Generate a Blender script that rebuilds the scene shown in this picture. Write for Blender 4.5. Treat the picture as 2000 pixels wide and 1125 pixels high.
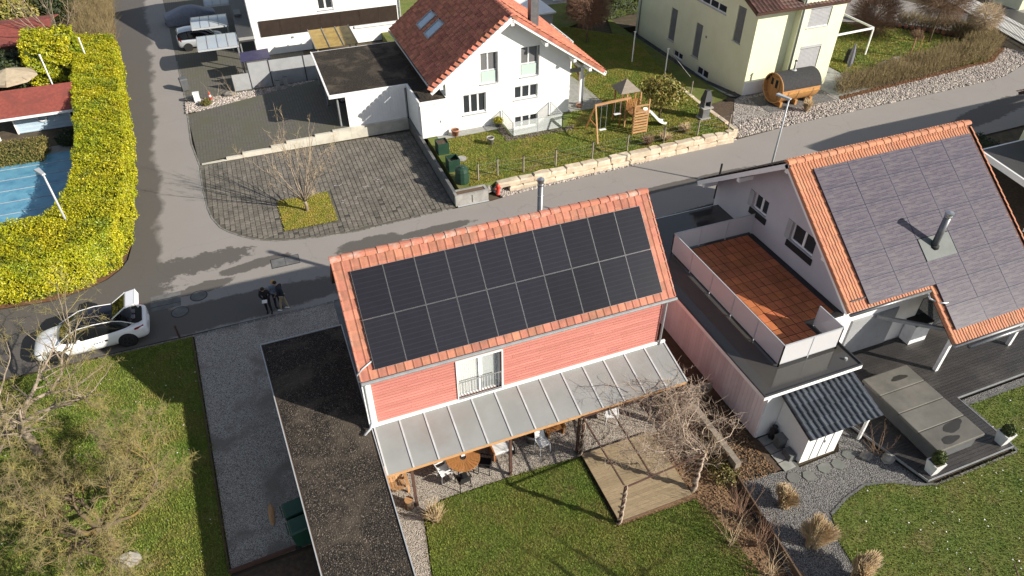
import bpy, bmesh, math, random
import numpy as np
from mathutils import Vector, Matrix
for o in list(bpy.data.objects): bpy.data.objects.remove(o, do_unlink=True)
scn = bpy.context.scene
COL = scn.collection
R = math.radians
# ---------------------------------------------------------------- camera, sky, sun, exposure
F_PX, PITCH, YAW, CAM_H = 1358.0, 39.7, -21.4, 22.6
cam = bpy.data.cameras.new('camera'); cam.sensor_width = 36; cam.lens = 36*F_PX/2000
cam.clip_start = .1; cam.clip_end = 2000; cam.shift_x = -5/2000
camo = bpy.data.objects.new('camera', cam); COL.objects.link(camo)
camo.location = (0, 0, CAM_H); camo.rotation_euler = (R(90-PITCH), 0, R(YAW)); scn.camera = camo
SUN_EL = 27.3
SDX, SDY = -.726, .687                     # where shadows point on the ground
w = bpy.data.worlds.new('World'); scn.world = w; w.use_nodes = True
nt = w.node_tree; bg = nt.nodes['Background']; sky = nt.nodes.new('ShaderNodeTexSky')
sky.sky_type = 'NISHITA'; sky.sun_disc = False; sky.sun_elevation = R(SUN_EL)
sky.sun_rotation = math.atan2(-SDX, -SDY); sky.air_density = 1.0; sky.dust_density = .6; sky.ozone_density = 1.0
hs = nt.nodes.new('ShaderNodeHueSaturation'); hs.inputs['Saturation'].default_value = .62; nt.links.new(sky.outputs[0], hs.inputs['Color']); nt.links.new(hs.outputs[0], bg.inputs[0]); bg.inputs[1].default_value = .08
sl = bpy.data.lights.new('sun', 'SUN'); sl.energy = 4.6; sl.angle = R(.5); sl.color = (1, .92, .80)
so = bpy.data.objects.new('sun', sl); COL.objects.link(so); so.location = (30, -30, 40)
ce = math.cos(R(SUN_EL)); so.rotation_euler = Vector((SDX*ce, SDY*ce, -math.sin(R(SUN_EL)))).to_track_quat('-Z', 'Y').to_euler()
vs = scn.view_settings; vs.view_transform = 'Standard'; vs.look = 'None'; vs.gamma = 1; vs.use_curve_mapping = False
vs.exposure = .8
scn.render.resolution_x = 1024; scn.render.resolution_y = 576
# ---------------------------------------------------------------- pixels (of the 2000 x 1125 photograph) to places
_c, _s = math.cos(R(PITCH)), math.sin(R(PITCH)); _ya = R(-YAW)
def _ray(u, v):
    x = (u-1005)/F_PX; y = -(v-562.5)/F_PX
    d = (x, _c+y*_s, -_s+y*_c)
    return (d[0]*math.cos(_ya)+d[1]*math.sin(_ya), -d[0]*math.sin(_ya)+d[1]*math.cos(_ya), d[2])
def px(u, v, z=0.0):
    d = _ray(u, v); k = (CAM_H-z)/-d[2]
    return (d[0]*k, d[1]*k, z)
def p2(u, v, z=0.0): return px(u, v, z)[:2]
# ---------------------------------------------------------------- materials
MATS = {}
def _mix(nt, fac, a, b, blend='MIX'):
    m = nt.nodes.new('ShaderNodeMix'); m.data_type = 'RGBA'; m.blend_type = blend
    for k, v in ((0, fac), (6, a), (7, b)):
        if hasattr(v, 'links') or hasattr(v, 'is_linked'): nt.links.new(v, m.inputs[k])
        elif k == 0: m.inputs[0].default_value = v
        else: m.inputs[k].default_value = (*v, 1) if len(v) == 3 else v
    return m.outputs[2]
def _noise(nt, vec, scale, detail=4, rough=.55, dist=0):
    n = nt.nodes.new('ShaderNodeTexNoise'); n.inputs['Scale'].default_value = scale; n.inputs['Detail'].default_value = detail
    n.inputs['Roughness'].default_value = rough; n.inputs['Distortion'].default_value = dist
    nt.links.new(vec, n.inputs['Vector']); return n.outputs['Fac']
def _ramp(nt, fac, a, b, ca=(0,0,0), cb=(1,1,1)):
    r = nt.nodes.new('ShaderNodeValToRGB'); nt.links.new(fac, r.inputs[0])
    r.color_ramp.elements[0].position = a; r.color_ramp.elements[1].position = b
    r.color_ramp.elements[0].color = (*ca, 1); r.color_ramp.elements[1].color = (*cb, 1); return r.outputs[0]
def _math(nt, op, a, b=None, c=None):
    m = nt.nodes.new('ShaderNodeMath'); m.operation = op
    for k, v in enumerate((a, b, c)):
        if v is None: continue
        if hasattr(v, 'is_linked'): nt.links.new(v, m.inputs[k])
        else: m.inputs[k].default_value = v
    return m.outputs[0]
def _base(name):
    m = bpy.data.materials.new(name); m.use_nodes = True; nt = m.node_tree
    bs = nt.nodes['Principled BSDF']; g = nt.nodes.new('ShaderNodeNewGeometry'); MATS[name] = m
    return m, nt, bs, g
def _bump(nt, bs, h, strength, dist=.02):
    b = nt.nodes.new('ShaderNodeBump'); b.inputs['Strength'].default_value = strength; b.inputs['Distance'].default_value = dist
    nt.links.new(h, b.inputs['Height']); nt.links.new(b.outputs[0], bs.inputs['Normal'])
def _vary(nt, g, col, rnd, src):
    if not rnd: return col
    if src == 'obj': o = nt.nodes.new('ShaderNodeObjectInfo').outputs['Random']
    else: o = g.outputs['Random Per Island']
    h = nt.nodes.new('ShaderNodeHueSaturation'); nt.links.new(col, h.inputs['Color'])
    nt.links.new(_math(nt, 'MULTIPLY_ADD', o, 2*rnd, 1-rnd), h.inputs['Value'])
    w = nt.nodes.new('ShaderNodeTexWhiteNoise'); w.noise_dimensions = '1D'; nt.links.new(o, w.inputs['W'])
    nt.links.new(_math(nt, 'MULTIPLY_ADD', w.outputs['Value'], .012*rnd/.2, .5-.006*rnd/.2), h.inputs['Hue'])
    return h.outputs[0]
def mk(name, c1, c2=None, scale=3, rough=.7, bump=0, bscale=40, metal=0, spec=.4, rnd=0, src='obj', lo=.35, hi=.65, dirt=None, dscale=.8, coat=0, trans=0, stretch=None):
    """one colour drifting into another by noise, a fine relief, pieces that differ a little, dirt in patches"""
    m, nt, bs, g = _base(name); pos = g.outputs['Position']
    if stretch:
        mp = nt.nodes.new('ShaderNodeMapping'); mp.inputs['Scale'].default_value = stretch; nt.links.new(pos, mp.inputs[0]); pos = mp.outputs[0]
    col = _mix(nt, _ramp(nt, _noise(nt, pos, scale, 5), lo, hi), c1, c2 or tuple(x*.8 for x in c1))
    if dirt: col = _mix(nt, _ramp(nt, _noise(nt, g.outputs['Position'], dscale, 6, .65), .5, .72), col, dirt)
    col = _vary(nt, g, col, rnd, src)
    nt.links.new(col, bs.inputs['Base Color'])
    bs.inputs['Roughness'].default_value = rough; bs.inputs['Metallic'].default_value = metal
    bs.inputs['Specular IOR Level'].default_value = spec; bs.inputs['Coat Weight'].default_value = coat
    if trans: bs.inputs['Transmission Weight'].default_value = trans
    if bump: _bump(nt, bs, _noise(nt, pos, bscale, 3), bump)
    return m
# ---------------------------------------------------------------- mesh helpers
ORG = {}
class MB:
    def __init__(s): s.v = []; s.f = []
    def add(s, vs, fs):
        n = len(s.v); s.v.extend(vs); s.f.extend(tuple(i+n for i in f) for f in fs); return s
    def box(s, x0, x1, y0, y1, z0, z1):
        x0, x1 = min(x0, x1), max(x0, x1); y0, y1 = min(y0, y1), max(y0, y1); z0, z1 = min(z0, z1), max(z0, z1)
        return s.add([(x0,y0,z0),(x1,y0,z0),(x1,y1,z0),(x0,y1,z0),(x0,y0,z1),(x1,y0,z1),(x1,y1,z1),(x0,y1,z1)],
                     [(3,2,1,0),(4,5,6,7),(0,1,5,4),(1,2,6,5),(2,3,7,6),(3,0,4,7)])
    def hexa(s, b4, t4):
        return s.add(list(b4)+list(t4), [(3,2,1,0),(4,5,6,7),(0,1,5,4),(1,2,6,5),(2,3,7,6),(3,0,4,7)])
    def slab(s, q, th):
        """a thick quad: q the top corners counter-clockwise seen from above, th the depth below"""
        q = [Vector(p) for p in q]; n = (q[1]-q[0]).cross(q[2]-q[0]).normalized()
        return s.hexa([tuple(p-n*th) for p in q], [tuple(p) for p in q])
    def bar(s, p, q, w, h, up=(0,0,1)):
        p, q, up = Vector(p), Vector(q), Vector(up); d = (q-p).normalized(); x = d.cross(up)
        if x.length < 1e-5: x = d.cross(Vector((1,0,0)))
        x.normalize(); y = x.cross(d); x *= w/2; y *= h/2
        return s.hexa([tuple(p-x-y), tuple(p+x-y), tuple(p+x+y), tuple(p-x+y)], [tuple(q-x-y), tuple(q+x-y), tuple(q+x+y), tuple(q-x+y)])
    def prism(s, poly, z0, z1):
        n = len(poly); ar = sum(poly[i][0]*poly[(i+1)%n][1]-poly[(i+1)%n][0]*poly[i][1] for i in range(n))
        if ar < 0: poly = poly[::-1]
        return s.add([(x,y,z0) for x,y in poly]+[(x,y,z1) for x,y in poly],
                     [tuple(range(n-1,-1,-1)), tuple(range(n,2*n))]+[(i,(i+1)%n,(i+1)%n+n,i+n) for i in range(n)])
    def xprism(s, poly, x0, x1):      # polygon in (y, z) pulled along x
        n = len(poly); return s.add([(x0,y,z) for y,z in poly]+[(x1,y,z) for y,z in poly],
            [tuple(range(n-1,-1,-1)), tuple(range(n,2*n))]+[(i,(i+1)%n,(i+1)%n+n,i+n) for i in range(n)])
    def yprism(s, poly, y0, y1):      # polygon in (x, z) pulled along y
        n = len(poly); return s.add([(x,y0,z) for x,z in poly]+[(x,y1,z) for x,z in poly],
            [tuple(range(n)), tuple(range(2*n-1,n-1,-1))]+[(i,i+n,(i+1)%n+n,(i+1)%n) for i in range(n)])
    def tube(s, pts, rad, n=8, cap=True):
        pts = [Vector(p) for p in pts]
        if not hasattr(rad, '__len__'): rad = [rad]*len(pts)
        vs, fs = [], []; ref = None
        for i, p in enumerate(pts):
            d = (pts[min(i+1, len(pts)-1)]-pts[max(i-1, 0)])
            if d.length < 1e-9: d = Vector((0,0,1))
            d.normalize()
            if ref is None: ref = d.orthogonal()
            ref = ref-d*ref.dot(d)
            if ref.length < 1e-4: ref = d.orthogonal()
            ref.normalize(); y = d.cross(ref)
            for k in range(n):
                a = 2*math.pi*k/n; vs.append(tuple(p+(ref*math.cos(a)+y*math.sin(a))*rad[i]))
        for i in range(len(pts)-1):
            for k in range(n): fs.append((i*n+k, i*n+(k+1)%n, (i+1)*n+(k+1)%n, (i+1)*n+k))
        if cap: fs += [tuple(range(n-1,-1,-1)), tuple(range((len(pts)-1)*n, len(pts)*n))]
        return s.add(vs, fs)
    def lathe(s, c, prof, n=16, axis=2):
        """profile of (radius, height) turned about an upright axis at c"""
        vs, fs = [], []
        for r, h in prof:
            for k in range(n):
                a = 2*math.pi*k/n; q = (r*math.cos(a), r*math.sin(a), h)
                if axis == 1: q = (q[0], q[2], q[1])
                if axis == 0: q = (q[2], q[0], q[1])
                vs.append((c[0]+q[0], c[1]+q[1], c[2]+q[2]))
        for i in range(len(prof)-1):
            for k in range(n): fs.append((i*n+k, i*n+(k+1)%n, (i+1)*n+(k+1)%n, (i+1)*n+k))
        fs += [tuple(range(n-1,-1,-1)), tuple(range((len(prof)-1)*n, len(prof)*n))]
        return s.add(vs, fs)
    def blob(s, c, r, rng, n1=7, n2=5, jit=.18):
        """a rough stone"""
        vs = [(c[0], c[1], c[2]-r[2])]; fs = []
        for j in range(1, n2):
            t = math.pi*j/n2
            for k in range(n1):
                a = 2*math.pi*(k+.5*(j%2))/n1; q = 1+rng.uniform(-jit, jit)
                vs.append((c[0]+r[0]*q*math.sin(t)*math.cos(a), c[1]+r[1]*q*math.sin(t)*math.sin(a), c[2]-r[2]*q*math.cos(t)))
        vs.append((c[0], c[1], c[2]+r[2])); L = len(vs)-1
        for k in range(n1): fs.append((0, 1+(k+1)%n1, 1+k))
        for j in range(n2-2):
            for k in range(n1): fs.append((1+j*n1+k, 1+j*n1+(k+1)%n1, 1+(j+1)*n1+(k+1)%n1, 1+(j+1)*n1+k))
        for k in range(n1): fs.append((1+(n2-2)*n1+k, 1+(n2-2)*n1+(k+1)%n1, L))
        return s.add(vs, fs)
    def mesh(s, name, mat, org=(0,0,0), smooth=False):
        me = bpy.data.meshes.new(name); me.from_pydata([(x-org[0], y-org[1], z-org[2]) for x,y,z in s.v], [], s.f)
        bm = bmesh.new(); bm.from_mesh(me); bmesh.ops.recalc_face_normals(bm, faces=bm.faces); bm.to_mesh(me); bm.free()
        me.materials.append(MATS[mat] if isinstance(mat, str) else mat)
        if smooth: me.polygons.foreach_set('use_smooth', [True]*len(me.polygons))
        return me
    def build(s, name, mat, parent=None, smooth=False, bevel=0, loc=None, sub=0):
        org = ORG[parent.name] if parent else (loc or (0,0,0))
        o = bpy.data.objects.new(name, s.mesh(name, mat, org, smooth)); COL.objects.link(o)
        if parent: o.parent = parent
        else: o.location = org
        ORG[o.name] = org
        if bevel:
            b = o.modifiers.new('bevel', 'BEVEL'); b.width = bevel; b.segments = 2; b.limit_method = 'ANGLE'
        if sub:
            b = o.modifiers.new('sub', 'SUBSURF'); b.levels = sub; b.render_levels = sub
        return o
def fastmesh(name, V, Fc, mat, parent=None, loc=(0,0,0), smooth=False):
    """big meshes straight from numpy arrays: V n x 3, Fc m x k"""
    org = ORG[parent.name] if parent else loc
    V = np.asarray(V, dtype=np.float32)-np.array(org, dtype=np.float32); Fc = np.asarray(Fc, dtype=np.int32); k = Fc.shape[1]
    me = bpy.data.meshes.new(name); me.vertices.add(len(V)); me.vertices.foreach_set('co', V.ravel())
    me.loops.add(Fc.size); me.loops.foreach_set('vertex_index', Fc.ravel()); me.polygons.add(len(Fc))
    me.polygons.foreach_set('loop_start', np.arange(0, Fc.size, k, dtype=np.int32))
    if smooth: me.polygons.foreach_set('use_smooth', [True]*len(Fc))
    me.update(calc_edges=True); me.materials.append(MATS[mat])
    o = bpy.data.objects.new(name, me); COL.objects.link(o)
    if parent: o.parent = parent
    else: o.location = org
    ORG[o.name] = org; return o
def inst(name, me, parent, loc, rot=None, scale=None):
    o = bpy.data.objects.new(name, me); COL.objects.link(o); o.parent = parent
    g = ORG[parent.name]; o.location = (loc[0]-g[0], loc[1]-g[1], loc[2]-g[2])
    if rot is not None:
        if isinstance(rot, Matrix): o.rotation_euler = rot.to_euler()
        else: o.rotation_euler = rot
    if scale: o.scale = scale
    ORG[o.name] = tuple(loc); return o
def tag(o, label=None, cat=None, group=None, kind=None):
    if label: o['label'] = label
    if cat: o['category'] = cat
    if group: o['group'] = group
    if kind: o['kind'] = kind
    return o
def thing(name, label, cat, loc=(0,0,0), group=None, rz=0):
    o = bpy.data.objects.new(name, None); COL.objects.link(o); o.location = loc; o.rotation_euler = (0,0,rz)
    o.empty_display_size = .2; ORG[o.name] = tuple(loc); return tag(o, label, cat, group)
def local(name, label, cat, group=None):
    """a thing modelled round its own origin, moved into place afterwards by place()"""
    return thing(name, label, cat, (0,0,0), group)
def place(o, loc, rz=0, sc=None):
    o.location = loc; o.rotation_euler = (0,0,rz)
    if sc: o.scale = (sc,)*3
    return o
def dup(root, loc, rz=0, label=None, sc=None):
    r = root.copy(); COL.objects.link(r); r.location = loc; r.rotation_euler = (0,0,rz)
    if label: r['label'] = label
    if sc: r.scale = (sc,)*3
    ORG[r.name] = tuple(loc)
    for ch in list(root.children):
        c = ch.copy(); COL.objects.link(c); c.parent = r
        for gch in list(ch.children):
            d = gch.copy(); COL.objects.link(d); d.parent = c
    return r
def sheet(name, poly, z, mat, parent=None, kind='structure'):
    bm = bmesh.new(); vs = [bm.verts.new((p[0], p[1], z if len(p) < 3 else p[2])) for p in poly]
    es = [bm.edges.new((vs[i], vs[(i+1) % len(vs)])) for i in range(len(vs))]
    bmesh.ops.triangle_fill(bm, use_beauty=True, edges=es)
    for f in bm.faces:
        if f.normal.z < 0: f.normal_flip()
    me = bpy.data.meshes.new(name); bm.to_mesh(me); bm.free(); me.materials.append(MATS[mat])
    o = bpy.data.objects.new(name, me); COL.objects.link(o)
    ORG[o.name] = (0,0,0)
    if parent: o.parent = parent; me.transform(Matrix.Translation([-q for q in ORG[parent.name]])); ORG[o.name] = ORG[parent.name]
    elif kind: o['kind'] = kind
    return o
def inside(poly, x, y):
    c = False; n = len(poly); j = n-1
    for i in range(n):
        if (poly[i][1] > y) != (poly[j][1] > y) and x < (poly[j][0]-poly[i][0])*(y-poly[i][1])/(poly[j][1]-poly[i][1])+poly[i][0]: c = not c
        j = i
    return c
def inside_np(poly, X, Y):
    c = np.zeros(len(X), bool); n = len(poly); j = n-1
    for i in range(n):
        xi, yi = poly[i][:2]; xj, yj = poly[j][:2]
        if yi != yj: c ^= ((yi > Y) != (yj > Y)) & (X < (xj-xi)*(Y-yi)/(yj-yi)+xi)
        j = i
    return c
# walls: axis 'y' faces -y (coordinates x, z), axis 'x' faces -x (coordinates y, z); d is how far out of the wall
def w3(axis, plane, u, z, d=0): return (u, plane-d, z) if axis == 'y' else (plane-d, u, z) if axis == 'x' else (u, plane+d, z) if axis == 'Y' else (plane+d, u, z)
def wbox(mb, axis, plane, u0, u1, z0, z1, d0, d1):
    a = w3(axis, plane, u0, z0, d0); b = w3(axis, plane, u1, z1, d1); return mb.box(a[0], b[0], a[1], b[1], a[2], b[2])
def facade(name, axis, plane, outer, holes, mat, parent, depth=.2):
    """a wall face with real openings and their reveals"""
    bm = bmesh.new(); es = []
    def loop(pts):
        vs = [bm.verts.new(w3(axis, plane, *p)) for p in pts]; e = [bm.edges.new((vs[i], vs[(i+1) % len(vs)])) for i in range(len(vs))]; return vs, e
    es += loop(outer)[1]; hv = []
    for (u0, u1, z0, z1) in holes:
        v, e = loop([(u0,z0),(u1,z0),(u1,z1),(u0,z1)]); es += e; hv.append(v)
    bmesh.ops.triangle_fill(bm, use_beauty=True, edges=es)
    out = Vector(w3(axis, 0, 0, 0, 1))
    for f in bm.faces:
        f.normal_update()
        if f.normal.dot(out) < 0: f.normal_flip()
    for v in hv:
        back = [bm.verts.new(tuple(Vector(q.co)-out*depth)) for q in v]
        for i in range(4): bm.faces.new((v[i], v[(i+1) % 4], back[(i+1) % 4], back[i]))
    me = bpy.data.meshes.new(name); g = ORG[parent.name]; bm.transform(Matrix.Translation((-g[0],-g[1],-g[2]))); bm.to_mesh(me); bm.free()
    me.materials.append(MATS[mat]); o = bpy.data.objects.new(name, me); COL.objects.link(o); o.parent = parent; ORG[o.name] = g; return o
def window(parent, axis, plane, u0, u1, z0, z1, n=1, frame='win_white', glass='glass_dark', fw=.07, inset=.1, sill=True, bars=(), mull=.06, name='window', wide=None):
    mb = MB()
    for (a, b_, c, d) in ((u0,u1,z0,z0+fw),(u0,u1,z1-fw,z1),(u0,u0+fw,z0+fw,z1-fw),(u1-fw,u1,z0+fw,z1-fw)): wbox(mb, axis, plane, a, b_, c, d, -inset-.05, -inset+.03)
    cuts = wide or [u0+(u1-u0)*i/n for i in range(1, n)]
    for c in cuts: wbox(mb, axis, plane, c-mull, c+mull, z0+fw, z1-fw, -inset-.045, -inset+.025)
    for zb in bars: wbox(mb, axis, plane, u0+fw, u1-fw, zb-.035, zb+.035, -inset-.04, -inset+.022)
    f = mb.build(name, frame, parent)
    ed = [u0+fw]+[x for c in cuts for x in (c-mull, c+mull)]+[u1-fw]
    for i in range(0, len(ed), 2): wbox(MB(), axis, plane, ed[i], ed[i+1], z0+fw, z1-fw, -inset-.03, -inset-.01).build('pane', glass, f)
    if sill: wbox(MB(), axis, plane, u0-.06, u1+.06, z0-.06, z0-.004, -inset, .07).build('sill', 'sill_metal', f)
    return f
# ---------------------------------------------------------------- the palette
mk('earth', (.10,.075,.05), (.06,.05,.03), 2, .95, .6, 25)
mk('lawn_ground', (.13,.15,.03), (.08,.12,.018), 1.3, .95, .8, 60, dirt=(.17,.145,.055), dscale=.9)
mk('grass_green', (.135,.21,.026), (.22,.228,.038), .4, .75, 0, rnd=.2, src='isl', dirt=(.25,.19,.07), dscale=.8)
mk('grass_lime', (.17,.22,.024), (.29,.25,.038), .45, .75, 0, rnd=.2, src='isl', dirt=(.33,.26,.06), dscale=.9)
mk('turf_yellow', (.36,.29,.045), (.24,.25,.03), 1.2, .85, 0, rnd=.35, src='isl', dirt=(.36,.28,.12), dscale=1.6)
mk('straw', (.58,.45,.28), (.42,.30,.16), 3, .8, 0, rnd=.35, src='isl')
mk('moss_turf', (.26,.22,.045), (.15,.16,.025), 4, .95, .8, 60)
mk('concrete', (.36,.35,.33), (.27,.265,.25), 3, .85, .3, 60, dirt=(.2,.2,.19))
mk('concrete_dark', (.15,.155,.155), (.10,.10,.10), 2.5, .85, .3, 50)
mk('bed_soil', (.10,.068,.045), (.055,.04,.028), 6, .95, .9, 30)
mk('mulch', (.27,.17,.09), (.15,.09,.05), 18, .95, 1, 45)
mk('leaf_litter', (.20,.10,.05), (.12,.06,.03), 9, .95, 1, 45)
mk('render_white', (.82,.82,.80), (.78,.78,.76), 1.5, .9, .12, 120)
mk('render_yellow', (.74,.75,.53), (.70,.71,.49), .9, .9, .12, 120)
mk('render_cream', (.55,.56,.42), (.5,.51,.38), .9, .9, .12, 120)
mk('render_pink', (.70,.67,.69), (.62,.59,.61), 1.2, .9, .15, 90, dirt=(.60,.53,.55), dscale=.5, rnd=.07, stretch=(1,1,.35))
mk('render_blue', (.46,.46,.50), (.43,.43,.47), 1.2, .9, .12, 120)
mk('render_offwhite', (.78,.75,.73), (.72,.69,.68), 1.2, .9, .12, 120)
mk('paint_white', (.80,.80,.79), (.76,.76,.75), 2, .5, .05, 80)
mk('win_white', (.80,.80,.80), None, 2, .4)
mk('win_grey', (.22,.225,.23), None, 2, .45)
mk('sill_metal', (.55,.56,.58), (.5,.5,.52), 4, .4, 0, metal=.3)
mk('anthracite', (.035,.037,.042), (.045,.047,.052), 3, .5)
mk('steel', (.62,.63,.64), (.5,.51,.52), 8, .28, 0, metal=.9)
mk('steel_dull', (.19,.20,.21), (.15,.155,.165), 6, .4, 0, metal=.5)
mk('galv', (.47,.49,.51), (.40,.42,.44), 9, .45, 0, metal=.15)
mk('zinc', (.30,.31,.32), (.24,.25,.26), 5, .5, 0, metal=.25)
mk('dark_metal', (.03,.03,.033), (.04,.04,.042), 5, .45, 0, metal=.4)
mk('brown_steel', (.10,.055,.042), (.075,.04,.03), 5, .6, .2, 50)
mk('rubber', (.018,.018,.019), None, 5, .8)
mk('black', (.012,.012,.013), None, 5, .7)
mk('plastic_white', (.78,.79,.80), None, 3, .4)
mk('plastic_green', (.016,.06,.04), (.022,.075,.05), 3, .45)
mk('plastic_dgreen', (.018,.05,.03), (.012,.04,.025), 3, .5)
mk('plastic_grey', (.10,.105,.11), None, 3, .5)
mk('plastic_teal', (.06,.38,.30), None, 3, .5)
mk('red_paint', (.55,.05,.03), (.45,.04,.025), 5, .45)
mk('terracotta', (.45,.20,.12), (.36,.15,.09), 8, .85, .2, 60)
mk('wood_light', (.48,.28,.13), (.36,.20,.09), 4, .7, .3, 30, rnd=.15, stretch=(1,6,6))
mk('wood_warm', (.42,.19,.065), (.30,.13,.045), 5, .6, .3, 30, rnd=.15, stretch=(6,1,6))
mk('wood_grey', (.30,.26,.21), (.21,.18,.145), 4, .85, .4, 30, rnd=.15, stretch=(1,6,6))
mk('wood_brown', (.13,.085,.055), (.09,.06,.04), 4, .85, .4, 30, rnd=.2, stretch=(4,4,1))
mk('wood_deck', (.32,.25,.155), (.25,.19,.115), 5, .8, .3, 30, rnd=.10, stretch=(1,7,1))
mk('wood_dark_deck', (.048,.045,.044), (.034,.032,.032), 4, .42, .3, 40, rnd=.14, stretch=(7,1,1), dirt=(.085,.075,.068), dscale=.5)
mk('sauna_wood', (.52,.28,.10), (.40,.19,.065), 5, .55, .2, 40, rnd=.13, stretch=(1,5,5))
mk('felt_black', (.028,.028,.030), (.04,.04,.042), 6, .9, .6, 120)
mk('felt_red', (.27,.07,.05), (.20,.05,.04), 5, .9, .5, 60, dirt=(.16,.05,.04))
mk('fabric_beige', (.42,.35,.25), (.33,.27,.19), 3, .9, .3, 30)
mk('fabric_grey', (.20,.20,.23), (.15,.15,.18), 4, .85, .4, 20)
mk('car_cover', (.19,.205,.25), (.15,.165,.21), 4, .6, .6, 9)
mk('limestone', (.58,.51,.40), (.47,.39,.29), 2.2, .9, .5, 14, rnd=.10, dirt=(.42,.29,.20), dscale=1.4)
mk('field_stone', (.30,.28,.25), (.18,.17,.155), 5, .9, .6, 20, rnd=.25)
mk('pebble', (.17,.14,.115), (.075,.065,.055), 6, .85, .3, 30, rnd=.5, src='isl')
mk('pebble_white', (.44,.39,.35), (.30,.265,.24), 6, .85, .3, 30, rnd=.4, src='isl')
mk('paver', (.165,.15,.128), (.125,.113,.097), 5, .9, .5, 70, rnd=.22, src='obj', dirt=(.085,.08,.07), dscale=.7)
mk('paver_far', (.165,.15,.128), (.125,.113,.097), 5, .9, .5, 70, rnd=.22, src='isl', dirt=(.085,.08,.07), dscale=.7)
mk('concrete_light', (.56,.53,.45), (.47,.45,.39), 2, .85, .3, 60, dirt=(.38,.36,.31))
mk('paver_dark', (.06,.055,.05), None, 5, .9, .5, 70)
mk('joint_sand', (.085,.078,.066), (.105,.097,.075), 3, .95, .5, 60)
mk('flagstone', (.30,.30,.28), (.23,.235,.22), 3, .85, .3, 40, rnd=.12)
mk('kerb_stone', (.20,.19,.175), (.14,.135,.125), 6, .85, .3, 50, rnd=.25)
mk('bark', (.16,.11,.075), (.10,.07,.048), 7, .95, .7, 30)
mk('bark_light', (.34,.28,.215), (.16,.125,.09), 5, .9, .5, 25)
mk('bark_lichen', (.17,.13,.075), (.09,.07,.05), 3, .95, .6, 30, dirt=(.34,.22,.045), dscale=1.5)
mk('twig_lichen', (.31,.265,.085), (.21,.18,.09), 1.1, .95, 0, dirt=(.17,.13,.085), dscale=.7)
mk('twig_brown', (.25,.16,.10), (.17,.11,.07), 4, .95)
mk('twig_red', (.28,.165,.11), (.20,.12,.08), 4, .95)
mk('twig_straw', (.52,.41,.27), (.38,.285,.185), 4, .95)
mk('vine_wood', (.46,.37,.29), (.32,.245,.19), 5, .95, .3, 40)
mk('laurel_leaf', (.27,.29,.008), (.38,.34,.010), .35, .5, 0, rnd=.5, src='isl', spec=.35, dirt=(.10,.17,.012), dscale=.6)
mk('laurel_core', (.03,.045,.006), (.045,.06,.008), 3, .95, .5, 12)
mk('leaf_dark', (.02,.032,.012), (.03,.042,.014), 2, .6, 0, rnd=.4, src='isl')
mk('leaf_olive', (.17,.18,.035), (.24,.19,.04), 2, .55, 0, rnd=.4, src='isl', dirt=(.17,.10,.03), dscale=2)
mk('leaf_khaki', (.17,.14,.04), (.12,.11,.025), 2, .6, 0, rnd=.35, src='isl')
mk('leaf_box', (.05,.075,.015), (.075,.09,.02), 5, .6, 0, rnd=.35, src='isl')
mk('skin', (.52,.31,.22), None, 5, .6)
mk('cloth_black', (.012,.012,.015), (.02,.02,.023), 8, .9, .3, 60)
mk('cloth_navy', (.014,.018,.030), (.02,.025,.04), 8, .85, .3, 60)
mk('cloth_beige', (.36,.30,.21), (.30,.25,.17), 8, .9, .3, 60)
mk('cloth_greyblue', (.20,.24,.31), (.16,.2,.27), 8, .9, .3, 60)
mk('cloth_mustard', (.60,.30,.05), (.5,.25,.04), 14, .95, .4, 90)
mk('hair_dark', (.02,.014,.01), None, 20, .7)
mk('paper', (.75,.74,.72), None, 5, .8)
mk('clay_tile', (.41,.165,.105), (.33,.13,.085), 4, .75, .25, 50, rnd=.2, dirt=(.24,.115,.08), dscale=1.6)
mk('clay_tile_lichen', (.45,.17,.11), (.38,.15,.10), 3, .85, .4, 40, rnd=.12, dirt=(.46,.38,.33), dscale=3)
mk('orange_tile', (.46,.195,.105), (.38,.16,.09), 4, .72, .2, 50, rnd=.10, dirt=(.38,.19,.11), dscale=2)
mk('brown_tile', (.085,.042,.032), (.06,.03,.024), 5, .7, .2, 50, rnd=.3, dirt=(.12,.055,.04), dscale=.8)
mk('brown_tile_far', (.085,.042,.032), (.06,.03,.024), 5, .7, .2, 50, rnd=.3, src='isl', dirt=(.12,.055,.04), dscale=.8)
mk('slate_tile', (.075,.085,.10), (.055,.063,.075), 5, .42, .15, 50, rnd=.2)
mk('roof_base', (.05,.03,.025), None, 3, .9)
mk('clad_red', (.53,.21,.175), (.45,.165,.135), 3, .75, .35, 25, rnd=.09, stretch=(.4,8,14))
mk('gravel_roof', (.13,.11,.09), (.055,.05,.045), 26, .95, 1, 55, dirt=(.20,.165,.125), dscale=1.3)
mk('flat_dark', (.05,.05,.052), (.06,.058,.055), 1.2, .55, .08, 60)
mk('flat_wet', (.052,.05,.048), (.06,.056,.05), 1, .07, .015, 6, spec=.6)
mk('balcony_tile', (.50,.17,.072), (.41,.135,.058), 3, .4, .2, 30, rnd=.16, dirt=(.20,.075,.04), dscale=.5)
mk('grey_board', (.33,.34,.355), (.29,.30,.31), 2, .7, .1, 40)
mk('deep_blue_roof', (.05,.045,.10), (.04,.036,.08), 2, .4)
mk('pool_cover', (.13,.33,.46), (.10,.27,.40), 1.5, .5, .1, 20, rnd=.06, dirt=(.05,.19,.31), dscale=1.2)
mk('blue_wash', (.50,.62,.72), (.36,.48,.60), 3, .8, .3, 30, rnd=.08, stretch=(.4,6,6))
mk('chalk', (.36,.34,.34), None, 5, .9)
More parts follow.
